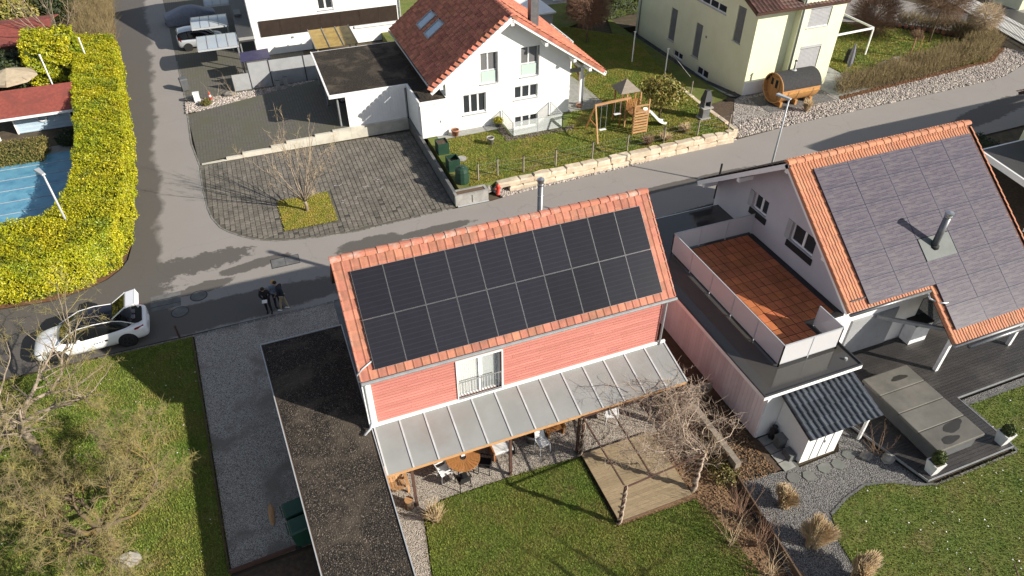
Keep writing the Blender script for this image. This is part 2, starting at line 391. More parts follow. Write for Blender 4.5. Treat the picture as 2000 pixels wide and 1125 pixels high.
def glassmat(name, col, rough=.05, alpha=None, trans=0, spec=.5):
    m, nt, bs, g = _base(name); bs.inputs['Base Color'].default_value = (*col, 1); bs.inputs['Roughness'].default_value = rough
    bs.inputs['Specular IOR Level'].default_value = spec; bs.inputs['Transmission Weight'].default_value = trans
    if alpha is not None: bs.inputs['Alpha'].default_value = alpha
    return m
glassmat('glass_dark', (.03,.035,.04), .06); glassmat('glass_blue', (.30,.40,.50), .15); glassmat('glass_grey', (.15,.15,.155), .1); glassmat('glass_clear', (.8,.85,.85), .03, .28)
glassmat('glass_milky', (.58,.58,.60), .25, .82); glassmat('glass_frost', (.45,.56,.52), .3); glassmat('car_glass', (.008,.009,.011), .05, spec=.3)
glassmat('car_paint_white', (.80,.81,.83), .22, spec=.5); MATS['car_paint_white'].node_tree.nodes['Principled BSDF'].inputs['Coat Weight'].default_value = .6
glassmat('car_paint_silver', (.55,.57,.60), .3, spec=.5); MATS['car_paint_silver'].node_tree.nodes['Principled BSDF'].inputs['Metallic'].default_value = .5
glassmat('car_roof_black', (.010,.012,.020), .1, spec=.25); glassmat('car_red_lamp', (.30,.01,.015), .15); glassmat('alloy', (.5,.5,.52), .3)
mk('poly_sheet', (.27,.28,.275), (.235,.245,.24), .9, .22, .08, 3, dirt=(.235,.222,.208), dscale=.5)
mk('poly_yellow', (.42,.30,.10), (.33,.22,.06), 2, .5, .2, 20, dirt=(.18,.12,.04), dscale=1.6)
mk('poly_blue', (.33,.39,.45), (.40,.42,.42), .7, .2, .05, 20)

def gravel(name, a, b, c, scale, patch=None):
    m, nt, bs, g = _base(name); pos = g.outputs['Position']
    v = nt.nodes.new('ShaderNodeTexVoronoi'); v.inputs['Scale'].default_value = scale; nt.links.new(pos, v.inputs['Vector'])
    sp = nt.nodes.new('ShaderNodeSeparateColor'); nt.links.new(v.outputs['Color'], sp.inputs[0])
    col = _mix(nt, sp.outputs[0], a, b); col = _mix(nt, _ramp(nt, sp.outputs[1], .6, .9), col, c)
    col = _mix(nt, _ramp(nt, v.outputs['Distance'], .25, .75), col, tuple(x*.35 for x in b))
    if patch: col = _mix(nt, _ramp(nt, _noise(nt, pos, .55, 6, .65, .4), .5, .64), col, patch)
    nt.links.new(col, bs.inputs['Base Color']); bs.inputs['Roughness'].default_value = .95; bs.inputs['Specular IOR Level'].default_value = .2
    _bump(nt, bs, _math(nt, 'MULTIPLY', v.outputs['Distance'], -1), 1, .03)
gravel('gravel_grey', (.27,.262,.255), (.16,.157,.155), (.38,.365,.35), 30)
gravel('gravel_drive', (.60,.555,.50), (.42,.385,.345), (.70,.655,.60), 34, (.22,.195,.172))
gravel('gravel_warm', (.62,.55,.47), (.42,.365,.31), (.74,.69,.62), 34)
gravel('gravel_pale', (.48,.44,.40), (.30,.27,.25), (.62,.58,.54), 12)
gravel('gravel_dark', (.14,.14,.145), (.08,.08,.085), (.2,.2,.2), 16)
gravel('flat_gravel', (.072,.060,.050), (.034,.031,.028), (.12,.10,.08), 38, (.105,.086,.066))

# asphalt: pale and worn, with damp, darker stains along the hedge, at the junction and by the houses
m, nt, bs, g = _base('asphalt'); pos = g.outputs['Position']
col = _mix(nt, _noise(nt, pos, .35, 6, .6), (.25,.232,.217), (.30,.28,.264)); col = _mix(nt, _ramp(nt, _noise(nt, pos, 60, 2), .3, .7), col, _mix(nt, .5, col, (.20,.186,.174)))
sx = nt.nodes.new('ShaderNodeSeparateXYZ'); nt.links.new(pos, sx.inputs[0]); X, Y = sx.outputs[0], sx.outputs[1]
n1 = _noise(nt, pos, .5, 6, .62, .5); n2 = _noise(nt, pos, 1.6, 6, .7)
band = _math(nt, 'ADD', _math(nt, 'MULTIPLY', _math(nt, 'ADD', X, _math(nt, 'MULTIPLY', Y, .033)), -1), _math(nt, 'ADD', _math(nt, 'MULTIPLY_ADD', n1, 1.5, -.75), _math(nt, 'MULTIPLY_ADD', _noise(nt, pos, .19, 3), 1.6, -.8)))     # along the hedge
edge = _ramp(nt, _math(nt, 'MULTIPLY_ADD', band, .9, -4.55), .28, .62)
def pool(cx, cy, rx, ry, tilt, w):
    ct, st_ = math.cos(tilt), math.sin(tilt)
    a = _math(nt, 'ADD', _math(nt, 'MULTIPLY', _math(nt, 'SUBTRACT', X, cx), ct/rx), _math(nt, 'MULTIPLY', _math(nt, 'SUBTRACT', Y, cy), st_/rx))
    b = _math(nt, 'ADD', _math(nt, 'MULTIPLY', _math(nt, 'SUBTRACT', X, cx), -st_/ry), _math(nt, 'MULTIPLY', _math(nt, 'SUBTRACT', Y, cy), ct/ry))
    d = _math(nt, 'ADD', _math(nt, 'MULTIPLY', a, a), _math(nt, 'MULTIPLY', b, b))
    return _ramp(nt, _math(nt, 'ADD', d, _math(nt, 'MULTIPLY_ADD', n2, w, -w/2)), .75, 1.0, (1,1,1), (0,0,0))
stain = edge
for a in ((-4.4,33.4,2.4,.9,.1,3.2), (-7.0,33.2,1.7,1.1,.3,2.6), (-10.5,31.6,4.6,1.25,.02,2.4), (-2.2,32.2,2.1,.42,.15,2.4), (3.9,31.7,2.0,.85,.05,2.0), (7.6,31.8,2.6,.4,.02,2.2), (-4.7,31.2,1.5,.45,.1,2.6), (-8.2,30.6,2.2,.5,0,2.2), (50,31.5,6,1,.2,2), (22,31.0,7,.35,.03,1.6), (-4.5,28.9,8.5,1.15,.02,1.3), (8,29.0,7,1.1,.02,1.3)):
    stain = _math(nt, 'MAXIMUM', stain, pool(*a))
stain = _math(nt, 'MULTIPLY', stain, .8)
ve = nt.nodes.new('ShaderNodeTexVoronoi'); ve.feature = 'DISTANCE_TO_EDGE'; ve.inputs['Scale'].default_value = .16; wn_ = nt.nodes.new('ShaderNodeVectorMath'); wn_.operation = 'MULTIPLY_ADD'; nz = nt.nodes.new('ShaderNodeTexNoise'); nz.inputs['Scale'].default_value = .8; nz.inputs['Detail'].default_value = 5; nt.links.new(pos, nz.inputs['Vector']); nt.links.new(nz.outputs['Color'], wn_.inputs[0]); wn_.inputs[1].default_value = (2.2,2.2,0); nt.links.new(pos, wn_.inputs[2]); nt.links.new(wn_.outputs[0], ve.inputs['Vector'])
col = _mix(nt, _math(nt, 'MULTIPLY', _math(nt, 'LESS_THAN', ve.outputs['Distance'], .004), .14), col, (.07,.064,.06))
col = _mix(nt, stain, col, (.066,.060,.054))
nt.links.new(col, bs.inputs['Base Color']); nt.links.new(_math(nt, 'MULTIPLY_ADD', stain, -.15, .9), bs.inputs['Roughness']); bs.inputs['Specular IOR Level'].default_value = .3
_bump(nt, bs, _noise(nt, pos, 90, 2), .25, .01)

# small clay pavers laid close, too far off to be told apart singly
m, nt, bs, g = _base('drive_pavers'); pos = g.outputs['Position']
mp = nt.nodes.new('ShaderNodeMapping'); mp.inputs['Rotation'].default_value = (0,0,math.pi/2); nt.links.new(pos, mp.inputs[0])
bt = nt.nodes.new('ShaderNodeTexBrick'); nt.links.new(mp.outputs[0], bt.inputs['Vector']); bt.inputs['Scale'].default_value = 1
bt.inputs['Brick Width'].default_value = .24; bt.inputs['Row Height'].default_value = .2; bt.inputs['Mortar Size'].default_value = .012
bt.inputs['Color1'].default_value = (.125,.118,.10,1); bt.inputs['Color2'].default_value = (.105,.098,.085,1); bt.inputs['Mortar'].default_value = (.06,.056,.045,1)
col = _mix(nt, _ramp(nt, _noise(nt, pos, .6, 5), .45, .7), bt.outputs['Color'], (.10,.098,.065)); nt.links.new(col, bs.inputs['Base Color']); bs.inputs['Roughness'].default_value = .9
_bump(nt, bs, bt.outputs['Fac'], -.3, .01)

# ---------------------------------------------------------------- the ground
rng = random.Random(4); NR = np.random.default_rng(7)
def sheet_holes(name, outer, holes, z, mat, parent=None, drop=0):
    bm = bmesh.new(); es = []; hv = []
    for k, pl in enumerate([outer]+holes):
        vs_ = [bm.verts.new((p[0], p[1], z)) for p in pl]; es += [bm.edges.new((vs_[i], vs_[(i+1)%len(vs_)])) for i in range(len(vs_))]; hv.append(vs_)
    bmesh.ops.triangle_fill(bm, use_beauty=True, edges=es)
    for f in bm.faces:
        f.normal_update()
        if f.normal.z < 0: f.normal_flip()
    if drop:
        for vs_ in hv:
            lo = [bm.verts.new((v.co.x, v.co.y, z-drop)) for v in vs_]
            for i in range(len(vs_)): bm.faces.new((vs_[i], vs_[(i+1)%len(vs_)], lo[(i+1)%len(vs_)], lo[i]))
    me = bpy.data.meshes.new(name); bm.to_mesh(me); bm.free(); me.materials.append(MATS[mat]); o = bpy.data.objects.new(name, me); COL.objects.link(o); ORG[o.name] = (0,0,0); o['kind'] = 'structure'; return o
sheet_holes('ground', [(-260,-200),(300,-200),(300,330),(-260,330)], [[(33.0,41.4),(34.7,41.4),(34.7,57),(33.0,57)]], -.08, 'earth')
ROAD = [(-60,27.9),(-13.4,27.7),(1.15,27.72),(20.8,28.2),(24.2,28.42),(40,28.8),(60,29.2),(78,29.6),(110,33),(112,64),(78,62),(69.5,50),(64.7,40.9),(62.6,38.6),(60,37.0),(56.2,35.75),(52.6,35.5),
        (44.5,35.25),(35.5,35.1),(30,34.6),(22,34.1),(13.4,33.7),(11.6,33.45),(9.3,33.45),(3.55,33.2),(1.3,33.4),(-.87,33.9),(-2.0,34.5),(-2.67,35.1),(-3.3,35.8),(-3.7,36.4),(-4.1,37.6),(-4.3,38.9),(-4.46,41.2),
        (-4.55,44.5),(-4.95,47.7),(-5.1,54.6),(-5.6,63.3),(-6.3,76),(-9,118),(-15,118),(-11.4,83),(-9.65,56.4),(-8.5,41),(-8.3,36.4),(-8.45,35.1),(-8.8,34.3),(-9.4,33.65),(-10.3,33.15),(-11.9,32.75),(-14.2,33),(-60,34.2)]
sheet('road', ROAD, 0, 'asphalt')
# forecourt of uneven stone pavers round a square tree bed
FC = [(-4.5,44.35),(-4.42,41.2),(-4.24,38.9),(-4.03,37.6),(-3.62,36.45),(-3.2,35.85),(-2.6,35.2),(-1.95,34.58),(-.85,34.0),(1.3,33.5),(3.55,33.3),(9.4,33.55),(9.4,44.0)]
BED = [(-.3,34.7),(2.63,34.7),(2.63,38.0),(-.3,38.0)]
fc = sheet('forecourt', FC, .004, 'joint_sand'); ORG['forecourt'] = (0,0,0)
cells = []
x = -4.5
while x < 9.4:
    y = 33.2+rng.random()*.4
    while y < 44.3:
        L = rng.choice((.22,.29,.29,.36)); cx, cy = x+.135, y+L/2
        if inside(FC, x+.02, y+.02) and inside(FC, x+.25, y+L-.02) and inside(FC, x+.02, y+L-.02) and inside(FC, x+.25, y+.02) and not inside([(-.42,34.58),(2.75,34.58),(2.75,38.12),(-.42,38.12)], cx, cy): cells.append((cx, cy, L))
        y += L
    x += .272
cells.sort(key=lambda c: c[1]); DKP = MB().hexa([(-.127,-.1,0),(.127,-.1,0),(.127,.1,0),(-.127,.1,0)], [(-.115,-.09,.034),(.115,-.09,.034),(.115,.09,.034),(-.115,.09,.034)]).mesh('paver', 'paver_dark')
PM = {}
for L in (.22,.29,.36):
    q = MB(); a, l = .127, L/2-.01
    q.hexa([(-a,-l,0),(a,-l,0),(a,l,0),(-a,l,0)], [(-a+.012,-l+.012,.03),(a-.012,-l+.012,.03),(a-.012,l-.012,.03),(-a+.012,l-.012,.03)]); PM[L] = q.mesh('paver', 'paver')
for k_, (cx, cy, L) in enumerate(cells[:300]): inst('paver', DKP if k_ % 19 == 7 and L < .3 else PM[L], fc, (cx, cy, .004+rng.uniform(-.006,.006)), (rng.uniform(-.012,.012), rng.uniform(-.012,.012), rng.uniform(-.02,.02)))
q = MB()
for cx, cy, L in cells[300:]:
    a, l = .127, L/2-.01; z = rng.uniform(-.006,.006); q.hexa([(cx-a,cy-l,.0),(cx+a,cy-l,.0),(cx+a,cy+l,.0),(cx-a,cy+l,.0)], [(cx-a+.012,cy-l+.012,.034+z),(cx+a-.012,cy-l+.012,.034+z),(cx+a-.012,cy+l-.012,.034+z),(cx-a+.012,cy+l-.012,.034+z)])
tag(q.build('pavers', 'paver_far', fc), kind='stuff')
sheet('tree_bed', BED, .05, 'moss_turf')
# kerb of small stones where forecourt and drives meet the street
kb = sheet('kerb_footing', [(-4.62,44.4),(-4.5,44.4),(-4.44,41.2),(-4.25,38.9),(-4.37,38.9),(-4.53,41.2)], .008, 'concrete'); kb.name = 'kerb'
KL = [(-5.55,63.3),(-5.06,54.6),(-4.9,47.7),(-4.5,44.45),(-4.42,41.2),(-4.26,38.9),(-4.06,37.6),(-3.66,36.42),(-3.25,35.82),(-2.64,35.14),(-1.98,34.54),(-.86,33.95),(1.3,33.44),(3.55,33.24),(9.2,33.5)]
KM = MB().hexa([(-.16,-.05,-.03),(.16,-.05,-.03),(.16,.05,-.03),(-.16,.05,-.03)], [(-.15,-.04,.016),(.15,-.04,.016),(.15,.04,.016),(-.15,.04,.016)]).mesh('kerb_stone', 'kerb_stone')
def kerb(line, root):
    for (x0,y0),(x1,y1) in zip(line, line[1:]):
        L = math.hypot(x1-x0, y1-y0); n = max(1, round(L/.34)); an = math.atan2(y1-y0, x1-x0)
        for i in range(n):
            t = (i+.5)/n; inst('kerb_stone', KM, root, (x0+(x1-x0)*t, y0+(y1-y0)*t, .004+rng.uniform(0,.008)), (0,0,an))
ORG[kb.name] = (0,0,0); kerb(KL, kb)
kb2 = sheet('lower_kerb', [(-8,27.52),(-5.4,27.5),(1.2,27.6),(1.2,27.72),(-5.4,27.62),(-8,27.64)], .012, 'concrete'); kerb([(-9.5,27.58),(-5.4,27.56),(1.15,27.66)], kb2)
kb3 = sheet('side_kerb', [(18,28.06),(24.2,28.38),(24.2,28.5),(18,28.2)], .012, 'concrete'); kerb([(17.5,28.08),(24.2,28.43)], kb3)
# drive up to the white carport, rising a little
DZ = lambda x: max(0, min(.8, (x+4.4)/9.6*.8))
DRV = [(-4.5,44.55),(5.3,44.55),(11.5,44.55),(11.5,53.4),(4.6,53.4),(-5.0,52.4)]
sheet('driveway', [(x,y,DZ(x)+.006) for x,y in [(-4.5,44.5),(5.2,44.5),(5.2,53.4),(-5.02,52.4)]], 0, 'drive_pavers')
sheet('carport_floor', [(5.2,44.5),(11.4,44.5),(11.4,53.4),(5.2,53.4)], .806, 'drive_pavers')
# drives in front of the carports at the top of the street
sheet('upper_driveway', [(-5.1,54.65),(-5.6,63.3),(-6.3,76),(-6.9,86),(1.2,86),(1.2,62),(4.6,62),(4.6,54.65)], .0, 'drive_pavers')
sheet('planting_bed', [(-5.1,52.5),(4.6,53.5),(4.6,55.1),(-5.15,54.6)], .05, 'gravel_pale')
# white house garden on its terrace
GZ = .62
sheet_holes('garden_terrace', [(9.95,34.35),(13,34.62),(29.6,34.95),(29.95,42),(31.4,50),(31.6,53.2),(27.5,57.5),(20,56),(20,90),(11.6,90),(11.6,53.4),(11.5,44.5),(9.95,41.3)], [[(15.42,39.55),(18.9,39.55),(18.9,41.9),(15.42,41.9)]], GZ, 'lawn_ground', None, .9)
sheet('lightwell_floor', [(15.3,39.4),(19,39.4),(19,42),(15.3,42)], -.06, 'concrete')
WLAWN = [(10.7,34.5),(13,34.75),(29.5,35.05),(29.9,42),(31.3,50),(31.5,53),(27.5,57.3),(23,56.5),(23,42.6),(20.6,41.4),(19.3,39.3),(15.2,39.1),(14.4,40.7),(11.2,40.7),(10.7,38)]
# left lawn, gravel drive, garden of the red house
LLAWN = [(-60,27.4),(-13.4,27.45),(-9.5,27.45),(-5.45,27.45),(-4.66,14.7),(-4.4,9),(-60,9)]
sheet('lawn', [(-60,27.6),(-9.5,27.55),(-5.42,27.52),(-4.62,14.7),(-4.3,5),(-60,5)], .02, 'lawn_ground')
sheet('gravel_drive', [(-5.36,27.52),(1.15,27.6),(1.15,16.8),(.2,13),(-1.8,14.8),(-4.58,14.7)], .0, 'gravel_drive')
sheet('yard_soil', [(-4.55,14.6),(-1.6,14.7),(.9,14),(1.0,7),(-4.3,7)], -.03, 'bed_soil')
sheet('patio_gravel', [(.6,17.0),(13.4,17.0),(13.4,14.7),(8.7,14.72),(5.6,14.86),(2.9,14.86),(2.1,14.55),(1.7,12),(1.55,7),(.6,7)], .0, 'gravel_warm')
sheet('house_strip', [(1.15,17.0),(1.15,27.7),(14.6,28),(14.6,17.0)], -.01, 'concrete_dark')
CLAWN = [(1.75,7),(1.75,12),(2.15,14.5),(2.9,14.8),(5.6,14.82),(8.5,14.7),(8.45,11.45),(11.7,11.4),(12.05,10.2),(12.2,7)]
sheet('garden_lawn', CLAWN, .02, 'lawn_ground')
sheet('shrub_bed', [(8.6,14.7),(13.45,14.7),(13.6,15.6),(13.4,11.7),(12.8,7),(12.2,7),(12.05,10.2),(11.7,11.4),(8.6,11.4)], .0, 'mulch')
# right-hand garden
sheet('side_path', [(13.75,17),(13.75,22.5),(15.2,22.5),(15.2,12.9),(16.6,12.9),(16.1,11.2),(13.6,11.7),(13.7,15.6)], .0, 'bed_soil')
RL = [p2(1625,1008),p2(1655,975),p2(1690,950),p2(1740,944),p2(1790,950),p2(1832,948)]
sheet('right_gravel', [(13.55,11.6),(16.1,11.15),(18.2,11.2),(19.2,12.4),(21.4,12.4),(20.35,9.0),(20.3,8.72)]+[(x,y) for x,y in reversed(RL)]+[p2(1640,1060),p2(1680,1125),(15.5,3.5),(12.2,3.5),(12.95,7.3)], .0, 'gravel_grey')
RLAWN = RL+[(20.4,8.6),(24.8,8.6),(24.95,11.1),(29,11.1),(45,11.1),(45,2),(16,2),p2(1680,1125),p2(1640,1060)]
sheet('right_lawn', RLAWN, .02, 'lawn_ground')
# yellow house: gravel, lawn, terrace
sheet('yellow_house_gravel', [(30.1,34.75),(35.5,35.15),(44.5,35.3),(52.6,35.55),(56.2,35.8),(59.9,37.05),(62.4,38.6),(61.5,40.2),(58,38.3),(41,37.2),(40.8,40.3),(34.4,40.4),(33.5,40),(32.5,38.6),(30.4,36.2)], .0, 'gravel_pale')
sheet('bare_patch', [(30.0,35.3),(33.3,39.8),(31,39.9),(30.05,38.5)], .03, 'bed_soil')
sheet('yellow_lawn', [(30.0,38.6),(31,39.9),(33.0,40.3),(33.0,60),(31.5,56),(31.5,50),(30.1,42)], .02, 'lawn_ground')
MB().hexa([(33.0,40.3,-.9),(33.55,41.0,-.9),(33.55,57,-.9),(33.0,57,-.9)], [(33.0,40.3,.018),(33.55,41.0,-.1),(33.55,57,-.6),(33.0,57,.018)]).build('lawn_slope', 'lawn_ground')['kind'] = 'structure'
sheet('plinth_path', [(33.55,40.6,.02),(33.9,40.4,.02),(33.9,45,-.55),(33.9,57,-.6),(33.55,57,-.58),(33.55,45,-.5)], 0, 'flagstone')
sheet('plinth_gravel', [(33.9,40.4,.0),(34.6,40.4,.0),(34.6,45,-.6),(34.6,57,-.65),(33.9,57,-.63),(33.9,45,-.58)], 0, 'gravel_dark')
YL = [(44.6,39.6),(57.5,38.6),(61,40.4),(58.5,45),(54.5,49.2),(50,52),(44.6,52)]
sheet('hedged_lawn', YL, .02, 'lawn_ground')
sheet('stone_terrace', [(40.85,37.2),(44.4,37.6),(44.55,47),(40.85,47)], .014, 'flagstone')
sheet('far_road', [(48,53),(55,49.8),(61.5,44.5),(66,48),(60,60),(52,70),(46,66)], .0, 'asphalt')
# behind the hedge: pool garden
sheet('pool_garden', [(-60,34.6),(-10.2,34.2),(-10.4,66),(-14,80),(-60,80)], -.02, 'earth')
sheet('pool_terrace', [(-24,36.5),(-11,36.5),(-11.2,50.6),(-24,50.6)], .02, 'flagstone')
sheet('verge', [(-8.32,36.4),(-8.52,41),(-9.67,56.4),(-11.45,83),(-12.6,83),(-10.6,56),(-9.4,41),(-9.3,36.2),(-9.9,34.6),(-12,33.6),(-40,34.6),(-40,33.4),(-14.2,33.05),(-11.9,32.8),(-10.3,33.2),(-9.4,33.7),(-8.8,34.35)], .015, 'leaf_litter')
sheet('back_garden', [(20.2,56.4),(27.5,57.9),(33,60),(34,72),(20.2,72)], .3, 'lawn_ground')
# grass blades
def grass(name, poly, n, z, h, mat, label, wd=.02):
    P_ = np.array([p[:2] for p in poly]); lo, hi = P_.min(0), P_.max(0)
    lo = np.maximum(lo, [-16,2.5]); hi = np.minimum(hi, [62,60])
    k = 0; pts = []
    while k < n:
        q_ = NR.uniform(lo, hi, (n, 2)); q_ = q_[inside_np(poly, q_[:,0], q_[:,1])]; pts.append(q_); k += len(q_)
    ex = []
    for i in range(len(P_)):
        a_, b_ = P_[i], P_[(i+1)%len(P_)]; L_ = np.linalg.norm(b_-a_); k_ = int(min(L_, 40)*60)
        if k_ and lo[0]-1 < a_[0] < hi[0]+1: ex.append(a_+(b_-a_)*NR.random((k_,1))+NR.normal(0,.05,(k_,2)))
    C = np.concatenate([np.concatenate(pts)[:n]]+ex); n = len(C); an = NR.uniform(0, 2*np.pi, n); H_ = h*NR.uniform(.5, 1.3, n); W_ = wd*NR.uniform(.6, 1.4, n)
    d = np.stack([np.cos(an), np.sin(an)], 1); lean = NR.normal(0, .45, (n, 2))*H_[:,None]
    V = np.zeros((n, 3, 3)); V[:,0,:2] = C-d*W_[:,None]; V[:,1,:2] = C+d*W_[:,None]; V[:,2,:2] = C+lean; V[:,:2,2] = z; V[:,2,2] = z+H_
    o = fastmesh(name, V.reshape(-1, 3), np.arange(3*n).reshape(-1, 3), mat); return tag(o, label, 'grass', kind='stuff')
grass('grass', LLAWN, 170000, .015, .075, 'grass_green', 'rough green lawn under the bare lichen-covered trees', .019)
grass('grass', CLAWN, 120000, .015, .05, 'grass_green', 'mown lawn beside the wooden deck and pergola', .014)
grass('grass', RLAWN, 170000, .015, .05, 'grass_green', 'dark green lawn curving round the grey gravel and spa deck', .015)
grass('grass', WLAWN, 110000, GZ-.004, .06, 'grass_lime', 'yellow-green garden lawn behind the limestone block wall', .025)
grass('grass', YL, 22000, .015, .08, 'grass_lime', 'small lawn enclosed by the bare brown hedge', .045)
grass('grass', BED, 9000, .045, .05, 'turf_yellow', 'dry mossy turf in the square tree bed', .02)
# pebbles: the loose stones of the strips, too many to count
def pebbles(name, poly, n, z, r, mat, label, parent=None):
    P_ = np.array([p[:2] for p in poly]); lo, hi = P_.min(0), P_.max(0); pts = []; k = 0
    while k < n:
        q_ = NR.uniform(lo, hi, (n, 2)); q_ = q_[inside_np(poly, q_[:,0], q_[:,1])]; pts.append(q_); k += len(q_)
    C = np.concatenate(pts)[:n]
    U = np.array([(1,0,0),(0,1,0),(-1,0,0),(0,-1,0),(0,0,1),(0,0,-.4)]); Fo = np.array([(0,1,4),(1,2,4),(2,3,4),(3,0,4),(1,0,5),(2,1,5),(3,2,5),(0,3,5)])
    an = NR.uniform(0, 6.28, n); ca, sa = np.cos(an), np.sin(an); sc = r*NR.uniform(.6, 1.5, (n, 1))*np.array([1,.75,.6])*NR.uniform(.75, 1.25, (n, 3))
    V = U[None]*sc[:,None,:]*NR.uniform(.8, 1.2, (n, 6, 3)); X_ = V[:,:,0]*ca[:,None]-V[:,:,1]*sa[:,None]; Y_ = V[:,:,0]*sa[:,None]+V[:,:,1]*ca[:,None]
    V[:,:,0] = X_+C[:,:1]; V[:,:,1] = Y_+C[:,1:]; V[:,:,2] += z+r*.15
    Fa = (Fo[None]+6*np.arange(n)[:,None,None]).reshape(-1, 3)
    o = fastmesh(name, V.reshape(-1, 3), Fa, mat, parent); return tag(o, label, 'pebbles' if label else None, kind='stuff')
pebbles('pebbles', [(12.4,33.62),(13.6,33.74),(22,34.15),(29.9,34.6),(29.6,34.9),(22,34.55),(13.4,34.3),(12,34.6)], 3800, .0, .085, 'pebble_white', 'pale pebble strip at the foot of the limestone wall')
pebbles('pebbles', [(30.1,34.75),(35.5,35.15),(44.5,35.3),(52.6,35.55),(56.2,35.8),(59.9,37.05),(62.4,38.6),(61.5,40.2),(58,38.3),(41,37.0),(36.5,36.9),(34,36.8),(32,36.8),(30.4,36.2)], 7500, .0, .10, 'pebble_white', 'broad pebble strip between the bare hedge and the street')
pebbles('pebbles', [(-5.1,52.5),(4.6,53.5),(4.6,55.1),(-5.15,54.6)], 2600, .05, .09, 'pebble_white', 'brownish pebbles in the narrow bed beside the drive')
pebbles('leaves', [(41,37.0),(58,38.2),(61.4,40.1),(61.0,40.6),(57.8,38.7),(41.2,37.5)], 3000, .01, .08, 'leaf_litter', 'fallen red-brown leaves along the foot of the bare hedge')
# ---------------------------------------------------------------- roofs of separate tiles
def tile_mesh(w, L, prof, mat, name='roof_tile', drop=.03, th=.022):
    """prof: (x, z) across the tile, x from 0 to 1"""
    q = MB(); n = len(prof); V = []
    for y, up in ((0, drop), (L*1.12, 0)):
        for x, z in prof: V.append((x*w, y, z+up))
    for x, z in prof: V.append((x*w, 0, z+drop-th-.012))
    Fc = [(i, i+1, n+i+1, n+i) for i in range(n-1)]+[(2*n+i, 2*n+i+1, i+1, i) for i in range(n-1)]
    q.add(V, Fc); return q.mesh(name, mat)
FLAT = [(0,.0),(.10,.02),(.17,.02),(.22,.002),(.55,.006),(.93,.002),(1.01,.012)]
DOUBLE = [(0,.0),(.08,.03),(.2,.03),(.3,.004),(.45,.004),(.55,.028),(.66,.028),(.76,.004),(.95,.004),(1.02,.02)]
WAVE = [(0,.045),(.12,.05),(.3,.025),(.5,0),(.7,.0),(.88,.022),(1.02,.045)]
ROLL = [(0,.0),(.12,.055),(.26,.07),(.4,.055),(.5,.0),(.75,-.006),(1.0,.0)]
def basis(U, V):
    U, V = Vector(U).normalized(), Vector(V).normalized(); N = U.cross(V)
    return Matrix((U, V, N)).transposed(), N
def tiles(parent, org, U, V, w, L, cols, rows, me, keep=None, lift=.02, limit=300, far=None, rng=random.Random(3)):
    M3, N = basis(U, V); U, V, org = Vector(U).normalized(), Vector(V).normalized(), Vector(org); spots = []
    for r in range(rows):
        for c in range(cols):
            if keep is None or keep(c, r): spots.append(org+U*(c*w)+V*(r*L)+N*lift)
    spots.sort(key=lambda p: (p-Vector((0,0,CAM_H))).length)
    for p in spots[:limit]:
        e = M3.to_euler(); o = inst('roof_tile', me, parent, tuple(p+N*rng.uniform(0,.008)), M3 @ Matrix.Rotation(rng.uniform(-.012,.012), 3, 'Z') @ Matrix.Rotation(rng.uniform(-.008,.008), 3, 'X'))
    if len(spots) > limit and far:
        n = len(me.vertices); co = np.empty(n*3); me.vertices.foreach_get('co', co); co = co.reshape(-1,3) @ np.array(M3).T
        fs = np.array([list(f.vertices) for f in me.polygons]); sp = np.array([tuple(p) for p in spots[limit:]])
        V_ = (co[None]+sp[:,None]).reshape(-1,3); F_ = (fs[None]+n*np.arange(len(sp))[:,None,None]).reshape(-1, fs.shape[1])
        tag(fastmesh('roof_tiles', V_, F_, far, parent), kind='stuff')
def ridge(parent, p, q, r, L, mat, name='ridge_tile', rng=random.Random(5)):
    p, q = Vector(p), Vector(q); d = q-p; n = round(d.length/L); L = d.length/n; d.normalize()
    mb = MB(); vs = []; k = 6
    for y, rr in ((-.03, r*1.12), (L+.02, r*.93)):
        for i in range(k+1):
            a = math.pi*i/k; vs.append((rr*math.cos(a)*1.05, y, rr*math.sin(a)*.8))
    mb.add(vs, [(i, i+1, k+2+i, k+1+i) for i in range(k)]+[tuple(range(k+1))])
    me = mb.mesh(name, mat); x = d.cross(Vector((0,0,1))).normalized(); z = x.cross(d); M3 = Matrix((x, d, z)).transposed()
    for i in range(n): inst(name, me, parent, tuple(p+d*(i*L)+Vector((0,0,rng.uniform(-.006,.01)))), M3 @ Matrix.Rotation(rng.uniform(-.03,.03), 3, 'Y'))
# ---------------------------------------------------------------- solar panels
def solar(name, frame_c, cell_a, cell_b, cols, rows, rough, streak):
    """cells seen through glass; UV-like coordinates come from the panel's own object space"""
    m, nt, bs, g = _base(name); tc = nt.nodes.new('ShaderNodeTexCoord'); ob = tc.outputs['Object']
    sx = nt.nodes.new('ShaderNodeSeparateXYZ'); nt.links.new(ob, sx.inputs[0]); oi = nt.nodes.new('ShaderNodeObjectInfo').outputs['Random']
    fx = _math(nt, 'PINGPONG', _math(nt, 'MULTIPLY', sx.outputs[0], cols), .5); fy = _math(nt, 'PINGPONG', _math(nt, 'MULTIPLY', sx.outputs[1], rows), .5)
    line = _math(nt, 'LESS_THAN', fy, .09)
    if cols: line = _math(nt, 'MAXIMUM', _math(nt, 'LESS_THAN', fx, .03), line)
    n = _noise(nt, ob, 2.2, 3); col = _mix(nt, n, cell_a, cell_b); col = _mix(nt, _math(nt, 'MULTIPLY', line, streak), col, frame_c)
    h = nt.nodes.new('ShaderNodeHueSaturation'); nt.links.new(col, h.inputs['Color']); nt.links.new(_math(nt, 'MULTIPLY_ADD', oi, .3, .85), h.inputs['Value']); nt.links.new(h.outputs[0], bs.inputs['Base Color'])
    bs.inputs['Roughness'].default_value = rough; bs.inputs['Specular IOR Level'].default_value = .17
    return m, nt, bs, ob, sx
